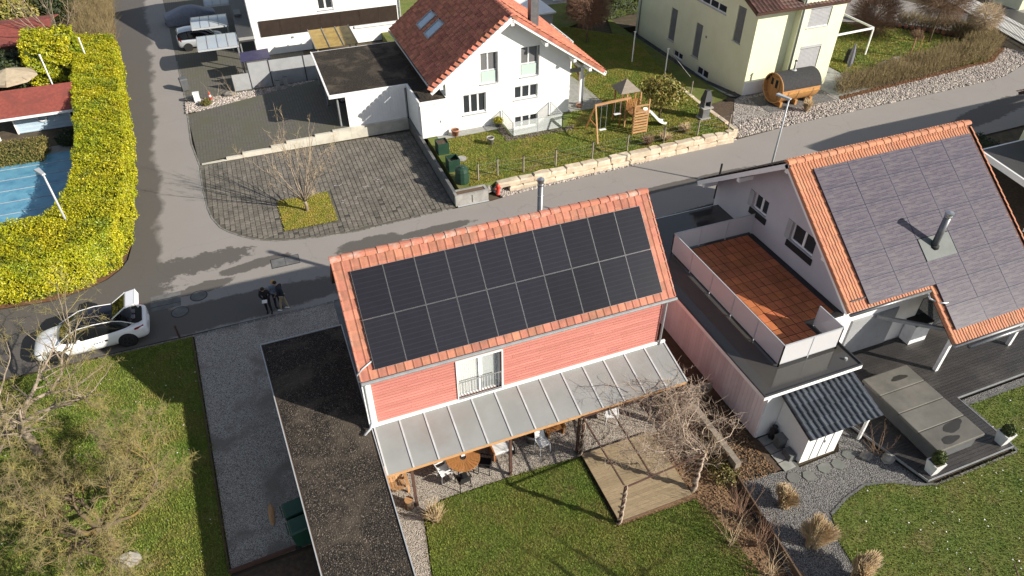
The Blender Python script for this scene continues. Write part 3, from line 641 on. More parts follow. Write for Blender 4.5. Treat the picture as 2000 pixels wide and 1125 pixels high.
solar('solar_black', (.027,.028,.035), (.015,.0155,.020), (.020,.0205,.027), 0, 5.8, .16, .55)
mk('panel_frame_black', (.16,.165,.175), None, 3, .5, 0, metal=.2)
mk('panel_frame_blue', (.06,.065,.12), None, 3, .5)
def panel_mesh(w, h, cell, fr=.008, th=.04, frm='panel_frame_black'):
    q = MB().box(0, w, 0, h, 0, th); f = MB()
    for a in ((0,w,0,fr),(0,w,h-fr,h),(0,fr,fr,h-fr),(w-fr,w,fr,h-fr)): f.box(a[0],a[1],a[2],a[3],0,th+.004)
    return MB().box(fr, w-fr, fr, h-fr, 0.002, th).mesh('glass', cell), f.mesh('frame', frm)
def array(root, org, U, V, w, h, spots, cell, gap=.012, frm='panel_frame_black'):
    M3, N = basis(U, V); U, V = Vector(U).normalized(), Vector(V).normalized(); gm, fm = panel_mesh(w-gap, h-gap, cell, frm=frm)
    rng = random.Random(9)
    for c, r in spots:
        p = Vector(org)+U*(c*w)+V*(r*h); tw = M3 @ Matrix.Rotation(rng.uniform(-.004,.004), 3, 'X') @ Matrix.Rotation(rng.uniform(-.003,.003), 3, 'Y')
        o = inst('solar_panel', fm, root, tuple(p), tw); ORG[o.name] = (0,0,0)
        g_ = bpy.data.objects.new('glass', gm); COL.objects.link(g_); g_.parent = o
# ================================================================ the red house
mk('clad_back', (.17,.06,.047), None, 3, .9); RH = thing('red_house', 'narrow red timber-clad house with tiled roof and dark solar panels', 'house', (7, 19.4, 0))
SL = 3.0/2.86; AN = math.atan2(3.0, 2.86)
RWIN = (4.38, 6.07, 2.87, 4.86)
facade('wall', 'y', 16.82, [(1.3,0),(12.75,0),(12.75,5.6),(1.3,5.6)], [RWIN], 'clad_back', RH, .25)
q = MB()
q.add([(1.3,16.82,0),(1.3,21.92,0),(1.3,21.92,5.6),(1.3,19.37,8.3),(1.3,16.82,5.6)], [(0,1,2,3,4)]); q.add([(12.75,16.82,0),(12.75,21.92,0),(12.75,21.92,5.6),(12.75,19.37,8.3),(12.75,16.82,5.6)], [(4,3,2,1,0)])
q.add([(1.3,21.92,0),(12.75,21.92,0),(12.75,21.92,5.6),(1.3,21.92,5.6)], [(0,1,2,3)]); q.build('side_wall', 'clad_red', RH)
rg = random.Random(11); BH = .136
for k in range(41):
    z0 = 2.8+k*BH if k < 20 else 0
    if k < 20:
        ends = [1.31]; x = 1.31+rg.uniform(1,4)
        while x < 12: ends.append(x); x += rg.uniform(2.6, 4.4)
        ends.append(12.74)
        for a, b_ in zip(ends, ends[1:]):
            segs = [(a, b_)]
            if z0+BH > RWIN[2]-.04 and z0 < RWIN[3]+.04:
                segs = [s_ for s_ in ((a, min(b_, RWIN[0]-.05)), (max(a, RWIN[1]+.05), b_)) if s_[1]-s_[0] > .05]
            for s0, s1 in segs:
                if z0 > 5.45: continue
                MB().hexa([(s0+.003,16.817,z0),(s1-.003,16.817,z0),(s1-.003,16.803,z0),(s0+.003,16.803,z0)], [(s0+.003,16.817,z0+BH-.022),(s1-.003,16.817,z0+BH-.022),(s1-.003,16.805,z0+BH-.022),(s0+.003,16.805,z0+BH-.022)]).build('cladding_board', 'clad_red', RH)
for xs, sg in ((1.3,-1),(12.75,1)):
    for k in range(42):
        z0 = 2.5+k*BH
        if z0 > 8.1: break
        ins = max(0, (z0+BH-5.6)/SL*1.0+.02); y0, y1 = 16.84+ins, 21.9-ins
        if y1-y0 > .2: MB().box(xs, xs+sg*.025, y0, y1, z0, z0+BH-.012).build('cladding_board', 'clad_red', RH)
f = window(RH, 'y', 16.82, *RWIN, n=2, wide=[5.28], fw=.06, inset=.16, glass='glass_clear', sill=False)
mk('curtain_cloth', (.68,.66,.60), (.6,.58,.53), 3, .9); cu = MB(); N = 22
cu.add([(4.46+i*(.78/N), 17.02+.03*(i%2), z) for z in (2.95,4.8) for i in range(N+1)], [(i,i+1,N+2+i,N+1+i) for i in range(N)]); cu.build('curtain', 'curtain_cloth', f); MB().box(5.4,6.0,17.3,17.33,2.95,4.8).build('blind', 'curtain_cloth', f)
for a in ((4.33,4.38,2.82,4.91),(6.07,6.12,2.82,4.91),(4.38,6.07,4.86,4.91)): wbox(MB(), 'y', 16.82, *a, 0, .06).build('trim', 'paint_white', f)
rl = MB(); rl.bar((4.4,16.72,3.85),(6.05,16.72,3.85),.03,.03); rl.bar((4.4,16.72,2.98),(6.05,16.72,2.98),.025,.025)
for i in range(15): x = 4.42+i*.115; rl.box(x-.008, x+.008, 16.712, 16.728, 2.98, 3.85)
rl.build('railing', 'zinc', f)
# roof
YE, ZE, YR, ZR = 16.51, 5.5, 19.37, 8.5; YB = 2*YR-YE
MB().slab([(1.02,YE,ZE),(13.0,YE,ZE),(13.0,YR,ZR),(1.02,YR,ZR)], .14).build('roof', 'roof_base', RH)
MB().slab([(13.0,YB,ZE),(1.02,YB,ZE),(1.02,YR,ZR),(13.0,YR,ZR)], .14).build('roof', 'roof_base', RH)
TM = tile_mesh(.3, .345, FLAT, 'clay_tile')
tiles(RH, (1.0,YE-.02,ZE-.02), (1,0,0), (0,2.86,3.0), .3, .345, 40, 12, TM, lambda c, r: r <= 1 or r >= 10 or c <= 2 or c >= 37, .015, 300, 'clay_tile')
tiles(RH, (13.0,YB+.02,ZE-.02), (-1,0,0), (0,-2.86,3.0), .3, .345, 40, 12, TM, None, .015, 0, 'clay_tile')
ridge(RH, (1.0,YR,ZR+.0), (13.0,YR,ZR+.0), .15, .4, 'clay_tile_lichen')
VT = MB().add([(0,0,-.13),(0,0,.05),(.02,0,.06),(.06,0,.055),(0,.36,-.13),(0,.36,.02),(.02,.36,.03),(.06,.36,.025)], [(0,1,5,4),(1,2,6,5),(2,3,7,6),(0,3,2,1)]).mesh('verge_tile','clay_tile_lichen')
M3, Nn = basis((1,0,0),(0,2.86,3.0))
for k in range(12):
    p = Vector((.985,YE,ZE))+Vector((0,2.86,3.0)).normalized()*(k*.345)+Nn*.02
    inst('verge_tile', VT, RH, tuple(p), M3); inst('verge_tile', VT, RH, (13.03,p.y,p.z), M3, (-1,1,1))
gt = MB(); gt.tube([(1.0,16.42,5.44),(13.05,16.42,5.44)], .065, 8); gt.box(1.05,12.95,16.47,16.5,5.3,5.44); gt.build('gutter', 'zinc', RH)
MB().tube([(1.1,16.42,5.42),(1.1,16.6,5.2),(1.1,16.7,5.05),(1.1,16.7,3.15),(1.0,16.6,2.95),(.75,16.45,2.88)], .042, 8).build('downpipe', 'galv', RH, True)
MB().tube([(12.9,16.42,5.42),(12.84,16.6,5.2),(12.84,16.7,5.05),(12.84,16.7,2.8)], .042, 8).build('downpipe', 'galv', RH, True)
MB().tube([(1.6,16.9,5.98),(1.15,16.72,5.85),(.95,16.66,5.7),(.95,16.75,5.3),(1.2,16.8,4.9),(1.2,16.95,2.9)], .03, 8).build('cable_conduit', 'galv', RH, True)
MB().box(1.0,1.3,16.7,16.83,2.85,5.45).build('corner_trim', 'paint_white', RH)
ch = MB(); ch.tube([(9.93,22.42,.1),(9.93,22.42,7.85)], .12, 16); o = ch.build('chimney_pipe', 'steel_dull', RH, True)
MB().lathe((9.93,22.42,7.7), [(.125,0),(.145,.02),(.145,.08),(.125,.1),(.125,.2),(.15,.22),(.15,.3),(.06,.36)], 16).build('chimney_cap', 'steel', o)
for z in (6.1, 6.25, 7.2): MB().lathe((9.93,22.42,z), [(.122,0),(.13,.01),(.13,.03),(.122,.04)], 16).build('pipe_joint', 'steel', o)
# far gutter with hooks seen above the ridge line
SA = thing('solar_array', 'black solar panels in two rows on the red house roof', 'solar panels', (7, 17.8, 6.9))
Vv = Vector((0,2.86,3.0)).normalized(); Nn = Vector((0,-3.0,2.86)).normalized(); hs = (19.03-16.69)/2.86*4.145/2
array(SA, Vector((1.53,16.69,5.69))+Nn*.09, (1,0,0), (0,2.86,3.0), 1.096, hs, [(c, r) for r in range(2) for c in range(10)], 'solar_black')
rr = MB()
for k in (.25,.75,1.25,1.75): rr.bar(Vector((1.5,16.69,5.69))+Vv*(hs*k)+Nn*.07, Vector((12.52,16.69,5.69))+Vv*(hs*k)+Nn*.07, .04, .04)
rr.build('mounting_rail', 'galv', SA)
# ---------------------------------------------------------------- patio roof
mk('paint_grey', (.50,.51,.52), None, 3, .5); PR = thing('patio_roof', 'long grey translucent lean-to patio roof on brown steel posts', 'patio roof', (7, 15.8, 0))
XS = [1.15+i*(13.08-1.15)/13 for i in range(14)]; PY0, PZ0, PY1, PZ1 = 14.86, 2.4, 16.78, 2.84
for a, b_ in zip(XS, XS[1:]): MB().slab([(a+.03,PY0,PZ0),(b_-.03,PY0,PZ0),(b_-.03,PY1,PZ1),(a+.03,PY1,PZ1)], .016).build('roof_panel', 'poly_sheet', PR)
for x in XS: MB().bar((x,PY0-.01,PZ0+.015),(x,PY1,PZ1+.015), .06, .03).build('glazing_bar', 'paint_grey', PR)
MB().box(1.1,13.12,16.72,16.8,2.84,2.95).build('wall_flashing', 'paint_white', PR)
MB().box(1.15,13.08,14.88,14.96,2.22,2.36).build('front_beam', 'wood_light', PR)
for x in (1.99,5.69,8.5,12.3): MB().box(x-.05,x+.05,14.9,15.0,0,2.22).build('post', 'brown_steel', PR)
for x in (1.99,5.69,8.5,12.3): MB().bar((x,14.92,2.28),(x,16.75,2.7),.06,.1).build('rafter', 'wood_brown', PR)
MB().box(3.2,8.3,16.55,16.81,0,.12).build('step', 'concrete', PR)
# ---------------------------------------------------------------- carport of the red house
CP = thing('red_house_carport', 'flat gravel-topped carport roof beside the red house', 'carport', (-.5, 16, 0))
cp = [(-2.22,22.6),(1.06,22.6),(1.06,8.4),(-1.32,8.4)]
MB().prism(cp, 2.55, 2.78).build('roof_deck', 'wood_brown', CP)
def ring(poly, w_, z0, z1):
    q = MB(); n = len(poly)
    for i in range(n):
        a, b_ = Vector(poly[i]), Vector(poly[(i+1)%n]); q.bar((a.x,a.y,(z0+z1)/2),(b_.x,b_.y,(z0+z1)/2), w_, z1-z0)
    return q
sheet('gravel_topping', [(-2.16,22.55),(1.02,22.55),(1.02,8.45),(-1.27,8.45)], 2.79, 'flat_gravel', CP, None)
pebbles('loose_stones', [(-2.12,22.5),(.98,22.5),(.98,8.5),(-1.23,8.5)], 9000, 2.79, .02, 'pebble', None, CP)
ring(cp, .035, 2.5, 2.83).build('roof_edging', 'galv', CP)
for x, y in ((-1.95,22.2),(-1.7,17.8),(-1.45,13.2),(-1.25,9),(.85,14.0),(.85,9)): MB().box(x-.06,x+.06,y-.06,y+.06,0,2.55).build('post', 'wood_brown', CP)
MB().box(.8,.95,8.6,16.4,0,2.5).build('plank_wall', 'wood_brown', CP)
# ================================================================ the house with the balcony
BHs = thing('balcony_house', 'pale house with orange tiled roof, solar panels and a tiled balcony', 'house', (24, 19.8, 0))
K = 4/5.37
def zr(y): return 8-abs(19.84-y)*K if y <= 19.84 else 8-(y-19.84)*(4/5.65)
w1, w2 = (21.1,22.15,4.22,5.06), (17.85,19.37,4.15,5.1)
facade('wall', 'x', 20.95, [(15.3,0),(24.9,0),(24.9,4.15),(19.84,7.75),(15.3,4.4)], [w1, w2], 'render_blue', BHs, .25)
q = MB(); q.add([(20.95,15.3,0),(30.0,15.3,0),(30.0,15.3,4.4),(20.95,15.3,4.4)], [(0,1,2,3)]); q.add([(30.0,15.3,0),(30.0,24.9,0),(30.0,24.9,4.2),(30.0,19.84,7.75),(30.0,15.3,4.4)], [(0,1,2,3,4)]); q.add([(20.95,24.9,0),(30.0,24.9,0),(30.0,24.9,4.2),(20.95,24.9,4.2)], [(3,2,1,0)])
q.build('side_wall', 'render_offwhite', BHs)
for wv in (w1, w2):
    f = window(BHs, 'x', 20.95, *wv, n=2, fw=.07, inset=.15, sill=False)
    wbox(MB(), 'x', 20.95, wv[0]-.1, wv[1]+.1, wv[2]-.34, wv[2]-.03, -.1, .05).build('sill', 'black', f)
    wbox(MB(), 'x', 20.95, wv[1]+.0, wv[1]+.32, wv[2], wv[3], 0, .035).build('shutter', 'grey_board', f)
wbox(MB(), 'y', 15.3, 21.6, 24.2, .25, 2.4, 0, .05).build('roller_blind', 'grey_board', BHs)
for k in range(26): wbox(MB(), 'y', 15.3, 21.62, 24.18, .27+k*.082, .325+k*.082, .05, .07).build('blind_slat', 'grey_board', BHs)
wbox(MB(), 'y', 15.3, 25.6, 29, .25, 2.4, -.02, .03).build('glass_door', 'glass_dark', BHs)
q = MB()
q.slab([(20.12,14.47,4),(24.36,14.47,4),(24.36,19.84,8),(20.12,19.84,8)], .16); q.slab([(24.36,12.52,zr(12.52)),(30.2,12.52,zr(12.52)),(30.2,19.84,8),(24.36,19.84,8)], .16); q.build('roof', 'roof_base', BHs)
MB().slab([(30.2,25.49,4),(20.12,25.49,4),(20.12,19.84,8),(30.2,19.84,8)], .16).build('roof', 'roof_base', BHs)
q = MB()
for y0, z0, y1, z1 in ((14.47,4,19.84,8),(25.49,4,19.84,8)):
    q.slab([(20.09,y0,z0-.02),(20.14,y0,z0-.02),(20.14,y1,z1-.02),(20.09,y1,z1-.02)], .22) if y0 < y1 else q.slab([(20.14,y0,z0-.02),(20.09,y0,z0-.02),(20.09,y1,z1-.02),(20.14,y1,z1-.02)], .22)
q.build('bargeboard', 'paint_white', BHs)
for y, zt in ((25.0,4.1),(22.6,5.75),(16.6,5.35),(19.84,7.72)): MB().box(20.14,20.95,y-.09,y+.09,zt-.22,zt).build('purlin', 'paint_white', BHs)
TO = tile_mesh(.3, .36, DOUBLE, 'orange_tile'); sv = Vector((0,5.37,4)).normalized(); rows = 18
def yrow(r): return 14.47+sv.y*r*.36
tiles(BHs, (20.1,14.46,3.99), (1,0,0), (0,5.37,4), .3, .36, 33, 19, TO, lambda c, r: (c <= 3 or r >= 17 or (r <= 0 and c < 14) or (c >= 32)) and yrow(r) < 19.7, .02, 300, 'orange_tile')
nlow = 7; y0 = 12.5
def klow(c, r): return (r <= 1 or c <= 0) and y0+sv.y*r*.36 < 14.4
tiles(BHs, (24.36,y0,zr(y0)-.01), (1,0,0), (0,5.37,4), .3, .36, 19, nlow, TO, klow, .02, 300, 'orange_tile')
tiles(BHs, (30.2,25.5,3.99), (-1,0,0), (0,-5.65,4), .3, .36, 33, 19, tile_mesh(.3, .36, DOUBLE, 'brown_tile'), None, .02, 0, 'brown_tile')
ridge(BHs, (20.05,19.84,8.0), (30.25,19.84,8.0), .16, .42, 'orange_tile')
M3, Nn = basis((1,0,0),(0,5.37,4)); VT2 = MB().add([(0,0,-.13),(0,0,.05),(.02,0,.06),(.08,0,.055),(0,.37,-.13),(0,.37,.02),(.02,.37,.03),(.08,.37,.025)], [(0,1,5,4),(1,2,6,5),(2,3,7,6),(0,3,2,1)]).mesh('verge_tile','orange_tile')
for k in range(18): p = Vector((20.07,14.47,4))+sv*(k*.36)+Nn*.03; inst('verge_tile', VT2, BHs, tuple(p), M3); inst('verge_tile', VT2, BHs, (30.24,p.y,p.z), M3, (-1,1,1))
for k in range(7): p = Vector((24.33,12.52,zr(12.52)))+sv*(k*.36)+Nn*.03; inst('verge_tile', VT2, BHs, tuple(p), M3)
MB().tube([(20.1,14.4,3.94),(24.3,14.4,3.94)], .075, 8).build('gutter', 'steel_dull', BHs, True); MB().tube([(24.3,12.44,zr(12.5)-.06),(30.3,12.44,zr(12.5)-.06)], .07, 8).build('gutter', 'zinc', BHs, True)
MB().tube([(20.1,25.58,3.95),(30.3,25.58,3.95)], .07, 8).build('gutter', 'zinc', BHs, True)
MB().tube([(24.2,14.4,3.9),(24.2,14.2,3.7),(24.5,13.9,3.62),(24.75,13.75,3.68)], .05, 8).build('downpipe', 'steel', BHs, True)
q = MB(); q.bar((20.3,14.75,4.33),(24.2,14.75,4.33),.03,.05); q.build('snow_guard', 'steel_dull', BHs)
MB().tube([(24.9,12.25,2.45),(29.5,12.25,2.45)], .09, 10).build('awning', 'steel_dull', BHs, True)
for x, y in ((25.02,13.05),(29.4,13.05)): MB().box(x-.08,x+.08,y-.08,y+.08,.25,2.75).build('post', 'paint_white', BHs)
MB().bar((22.9,15.2,2.3),(25.0,13.1,2.55),.12,.16).build('brace_beam', 'zinc', BHs)
MB().tube([(21.0,25.0,3.0),(21.2,25.2,4.9)], .05, 8).build('vent_pipe', 'black', BHs)
# chimney through a zinc plate among the panels
mk('flash_grey', (.11,.125,.12), None, 3, .6); pl = Vector((24.62,15.34,zr(15.34))); MB().slab([tuple(Vector((24.66,15.36,zr(15.36)))+Nn*.13), tuple(Vector((26.34,15.36,zr(15.36)))+Nn*.13), tuple(Vector((26.34,16.16,zr(16.16)))+Nn*.13), tuple(Vector((24.66,16.16,zr(16.16)))+Nn*.13)], .04).build('flashing', 'flash_grey', BHs)
o = MB().tube([(25.35,15.75,4.9),(25.35,15.75,6.55)], .14, 18).build('chimney_pipe', 'steel_dull', BHs, True)
MB().lathe((25.35,15.75,6.55), [(.145,0),(.165,.02),(.165,.06),(.13,.08),(.13,.14),(.175,.16),(.175,.22),(.02,.26)], 18).build('chimney_cap', 'steel', o)
MB().lathe((25.35,15.75,5.1), [(.21,-.1),(.2,.02),(.145,.06)], 18).build('collar', 'black', o)
# panels with cell lines; their glitter is painted into the colour as pale streaks
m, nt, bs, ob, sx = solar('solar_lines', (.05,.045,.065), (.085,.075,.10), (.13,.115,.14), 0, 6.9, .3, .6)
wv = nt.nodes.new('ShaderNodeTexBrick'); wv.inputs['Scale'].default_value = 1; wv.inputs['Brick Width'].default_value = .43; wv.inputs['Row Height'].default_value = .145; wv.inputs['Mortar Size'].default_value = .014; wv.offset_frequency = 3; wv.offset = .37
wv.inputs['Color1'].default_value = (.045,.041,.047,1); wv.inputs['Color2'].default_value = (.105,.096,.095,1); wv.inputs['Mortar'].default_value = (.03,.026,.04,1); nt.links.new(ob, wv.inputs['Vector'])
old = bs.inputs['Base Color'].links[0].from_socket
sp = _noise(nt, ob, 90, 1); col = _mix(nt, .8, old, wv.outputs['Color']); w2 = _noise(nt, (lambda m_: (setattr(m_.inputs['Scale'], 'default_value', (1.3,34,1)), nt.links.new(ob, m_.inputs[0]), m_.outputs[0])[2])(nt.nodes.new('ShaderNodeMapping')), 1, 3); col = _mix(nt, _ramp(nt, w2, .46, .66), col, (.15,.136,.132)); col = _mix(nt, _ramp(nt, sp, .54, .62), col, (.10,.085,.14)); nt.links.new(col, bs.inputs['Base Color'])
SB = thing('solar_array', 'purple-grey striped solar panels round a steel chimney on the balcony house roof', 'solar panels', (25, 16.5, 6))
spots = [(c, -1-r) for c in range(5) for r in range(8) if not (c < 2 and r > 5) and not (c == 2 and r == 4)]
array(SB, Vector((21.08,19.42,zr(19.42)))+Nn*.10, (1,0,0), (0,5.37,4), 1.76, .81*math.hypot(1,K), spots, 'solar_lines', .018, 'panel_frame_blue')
# ---------------------------------------------------------------- garage wing with balcony on top
GW = thing('garage_wing', 'low pink-rendered garage wing with dark flat roof', 'garage', (17.5, 17.5, 0))
y = 13.02
while y < 24.4: MB().box(15.47,15.5,y,y+.19,.02,2.7).build('wall_board', 'render_pink', GW); y += .2
MB().box(15.5,20.95,15.31,24.5,0,2.72).build('wall', 'render_pink', GW); MB().box(15.5,19.3,13.0,15.31,0,2.72).build('wall', 'render_pink', GW)
MB().box(15.52,19.3,12.97,13.0,0,2.72).build('front_wall', 'paint_white', GW)
MB().box(15.0,19.62,12.72,13.4,2.72,2.9).build('roof_slab', 'paint_white', GW); MB().box(15.0,19.62,13.4,15.3,2.72,2.9).build('roof_slab', 'paint_white', GW); MB().box(15.0,20.94,15.3,24.6,2.72,2.9).build('roof_slab', 'paint_white', GW)
sheet('roof_membrane', [(15.05,12.77),(19.57,12.77),(19.57,15.29),(20.94,15.29),(20.94,24.55),(15.05,24.55)], 2.91, 'flat_wet', GW, None)
q = MB(); q.box(15.0,15.05,12.72,24.6,2.9,2.97); q.box(15.05,19.62,12.72,12.77,2.9,2.97); q.box(19.57,19.62,12.77,15.25,2.9,2.97); q.build('roof_edging', 'anthracite', GW)
MB().tube([(19.2,13.2,2.9),(19.2,13.2,3.0)], .06, 10).build('roof_drain', 'galv', GW)
BA = thing('balcony', 'terracotta tiled balcony behind milky glass railings', 'balcony', (18.5, 18, 2.95))
X0, X1, Y0, Y1 = 16.45, 20.93, 13.85, 21.75
MB().box(X0+.1,X1,15.3,Y1-.1,2.94,3.0).build('floor_frame', 'dark_metal', BA); MB().box(X0+.1,19.3,Y0+.12,15.3,2.94,3.0).build('floor_frame', 'dark_metal', BA)
bt = MB()
for i in range(6): bt.box(-.18,.18,-.235+i*.08,-.175+i*.08,0,.03)
bt.box(-.18,.18,-.235,.235,0,.012)
bm_ = bt.mesh('deck_tile', 'balcony_tile'); y = Y0+.42; n = 0
while y < Y1-.2:
    x = X0+.36
    while x < (X1-.15 if y > 15.5 else 19.2): inst('deck_tile', bm_, BA, (x, y, 3.002+random.Random(n).uniform(0,.006))); x += .4; n += 1
    y += .505
def railing(root, pts, h, glass, z, n):
    for (p, q_), k in zip(zip(pts, pts[1:]), n):
        p, q_ = Vector((*p, z)), Vector((*q_, z)); up = Vector((0,0,1))
        MB().bar(p+up*h, q_+up*h, .045, .035).build('handrail', 'galv', root)
        MB().bar(p+up*.06, q_+up*.06, .03, .03).build('bottom_rail', 'galv', root)
        for i in range(k):
            a, b_ = p.lerp(q_, i/k), p.lerp(q_, (i+1)/k); d = (b_-a).normalized()*.02
            MB().bar(a+d+up*(h/2+.03), b_-d+up*(h/2+.03), .012, h-.1).build('rail_panel', glass, root)
            MB().box(a.x-.02,a.x+.02,a.y-.02,a.y+.02,z-.08,z+h).build('rail_post', 'galv', root)
        MB().box(q_.x-.02,q_.x+.02,q_.y-.02,q_.y+.02,z-.08,z+h).build('rail_post', 'galv', root)
railing(BA, [(X1,Y1),(X0,Y1),(X0,Y0),(19.25,Y0)], 1.06, 'glass_milky', 3.0, (3, 5, 2)); railing(BA, [(19.25,Y0),(19.25,15.2)], 1.06, 'glass_milky', 3.0, (1,))
# ---------------------------------------------------------------- shed with black tiles
SH = thing('garden_shed', 'white garden shed under a black pantile lean-to roof', 'shed', (17.3, 12.1, 0))
MB().box(16.35,18.05,11.32,12.95,0,1.95).build('wall', 'paint_white', SH)
for x in (16.8,17.2,17.62): MB().box(x-.01,x+.01,11.3,11.32,.05,1.85).build('door_joint', 'grey_board', SH)
MB().box(17.24,17.28,11.28,11.31,.9,1.05).build('handle', 'steel', SH)
RV = Vector((0,2.05,.62)).normalized()
MB().slab([(16.02,11.0,1.93),(19.38,11.0,1.93),(19.38,13.02,2.54),(16.02,13.02,2.54)], .08).build('roof', 'anthracite', SH)
TS = tile_mesh(.26, .345, ROLL, 'slate_tile', drop=.035); tiles(SH, (16.0,10.97,1.93), (1,0,0), (0,2.02,.61), .26, .345, 13, 6, TS, None, .03)
for x, y in ((19.35,11.4),): MB().box(x-.05,x+.05,y-.05,y+.05,0,1.98).build('post', 'paint_white', SH)
MB().box(18.05,19.4,11.36,11.44,1.8,1.92).build('beam', 'paint_white', SH)
# ---------------------------------------------------------------- dark deck, spa, planters
DK = thing('dark_deck', 'dark weathered timber deck round the covered spa', 'deck', (24, 12, 0))
DP = [(19.75,15.28),(31,15.28),(31,11.5),(24.6,11.5),(24.6,8.8),(20.25,8.8),(19.3,12.3),(18.1,12.4),(18.1,13.0),(19.75,13.0)]
MB().prism(DP, .0, .2).build('deck_frame', 'black', DK)
y = 8.82
while y < 15.25:
    xs = []
    for i in range(len(DP)):
        (xa,ya),(xb,yb) = DP[i], DP[(i+1)%len(DP)]; ym = y+.066
        if (ya > ym) != (yb > ym): xs.append(xa+(xb-xa)*(ym-ya)/(yb-ya))
    xs.sort()
    for a, b_ in zip(xs[::2], xs[1::2]): MB().box(a+.01, b_-.01, y, y+.13, .2, .245).build('deck_board', 'wood_dark_deck', DK)
    y += .14
q = MB(); q.bar((20.22,8.78,.2),(24.63,8.78,.2),.03,.1); q.bar((24.63,8.78,.2),(24.63,11.48,.2),.03,.1); q.bar((24.63,11.48,.2),(31,11.48,.2),.03,.1); q.bar((20.22,8.78,.2),(19.3,12.3,.2),.03,.1); q.build('deck_edging', 'zinc', DK)
SP = thing('swim_spa', 'long swim spa closed by a worn grey folding cover', 'spa', (22, 11.3, .25))
MB().box(20.95,23.05,9.35,13.2,.25,.95).build('tub', 'plastic_grey', SP, bevel=.08)
mk('spa_cover', (.135,.128,.112), (.105,.10,.088), .9, .6, .2, 12, rnd=.1, dirt=(.17,.16,.138), dscale=.7)
for i in range(4):
    o = MB().box(20.82,23.18,9.25+i*1.0+.01,9.25+(i+1)*1.0-.01,.95,1.1).build('cover_section', 'spa_cover', SP, bevel=.03)
mk('puddle', (.045,.042,.038), None, 2, .3)
def puddle(cx, cy, rx, ry, z, root, rot=0, seed=0):
    r = random.Random(seed); pts = []
    for k in range(22):
        a = 2*math.pi*k/22; q_ = 1+.12*math.sin(3*a+seed)+r.uniform(-.05,.05); x, y = rx*q_*math.cos(a), ry*q_*math.sin(a); pts.append((cx+x*math.cos(rot)-y*math.sin(rot), cy+x*math.sin(rot)+y*math.cos(rot)))
    return sheet('puddle', pts, z, 'puddle', root, None)
puddle(22.3,10.0,.55,.2,1.106,SP,.2,1); puddle(21.7,9.55,.42,.16,1.109,SP,.0,2); puddle(22.3,12.75,.42,.12,1.106,SP,0,3)
def topiary(loc, label, tall):
    t = local('planter', label, 'planter')
    MB().hexa([(-.16,-.16,0),(.16,-.16,0),(.16,.16,0),(-.16,.16,0)], [(-.25,-.25,.62),(.25,-.25,.62),(.25,.25,.62),(-.25,.25,.62)]).build('pot', 'plastic_white', t)
    MB().box(-.21,.21,-.21,.21,.56,.628).build('soil', 'bed_soil', t)
    n = 1500; u = NR.normal(size=(n,3)); u /= np.linalg.norm(u, axis=1)[:,None]; c = u*np.array([.24,.24,.34])*NR.uniform(.75,1,(n,1)); c[:,2] += .85 if tall else .7
    leafcloud('topiary', c, u, .05, 'leaf_box', t); return place(t, loc)
def leafcloud(name, C, Nrm, size, mat, parent=None, jit=.7, ratio=.5):
    """small leaf faces at points C, roughly facing along Nrm"""
    n = len(C); d = Nrm+NR.normal(0, jit, (n,3)); d /= np.linalg.norm(d, axis=1)[:,None]
    t = np.cross(d, NR.normal(size=(n,3))); t /= np.linalg.norm(t, axis=1)[:,None]; b_ = np.cross(d, t)
    s = size*NR.uniform(.6, 1.4, (n,1)); V = np.stack([C-t*s, C+b_*s*ratio, C+t*s, C-b_*s*ratio], 1).reshape(-1,3)
    o = fastmesh(name, V, np.arange(4*n).reshape(-1,4), mat, parent)
    if parent: o['kind'] = 'stuff'
    return o
topiary((20.62,9.05,.245), 'white tapered planter with a clipped green bush on the deck corner', True)
topiary((24.3,9.1,.245), 'white tapered planter with low dark bush at the deck edge beside the lawn', False)
AC = thing('storage_box', 'white storage cabinet with black lid on the dark deck', 'cabinet', (25.6, 15.0, .25))
MB().box(25.1,26.1,14.7,15.25,.25,1.35).build('body', 'plastic_white', AC); MB().box(25.08,26.12,14.68,15.27,1.35,1.42).build('lid', 'black', AC)
# ================================================================ the white gabled house
WH = thing('white_house', 'white gabled house with weathered clay roof and roof windows', 'house', (16, 47, 0))
mk('mottled_tile', (.50,.185,.115), (.36,.13,.085), 3, .75, .2, 50, rnd=.26, dirt=(.33,.12,.08), dscale=2)
mk('mottled_tile_far', (.50,.185,.115), (.36,.13,.085), 3, .75, .2, 50, rnd=.26, src='isl', dirt=(.33,.12,.08), dscale=2)
WA, WB, WC, WD = (13.91,15.1,3.66,5.71), (16.73,18.01,3.72,5.72), (12.61,14.25,1.7,3.09), (16.27,18.01,2.17,3.1); WE = (16.3,18.05,-.0,.9)
def zl(x): return 4.2+(x-10.45)*(3.95/5.4)
def zrr(x): return 3.6+(22.6-x)*(4.55/6.75)
facade('wall', 'y', 41.6, [(11.5,-.06),(20.4,-.06),(20.4,4.85),(15.85,7.9),(11.5,4.75)], [WA, WB, WC, WD, WE], 'render_white', WH, .22)
q = MB(); q.add([(11.5,41.6,-.06),(11.5,52,-.06),(11.5,52,4.75),(11.5,41.6,4.75)], [(0,1,2,3)]); q.add([(20.4,41.6,-.06),(20.4,52,-.06),(20.4,52,4.85),(20.4,41.6,4.85)], [(3,2,1,0)]); q.add([(11.5,52,-.06),(20.4,52,-.06),(20.4,52,4.85),(15.85,52,7.9),(11.5,52,4.75)], [(4,3,2,1,0)]); q.build('side_wall', 'render_white', WH)
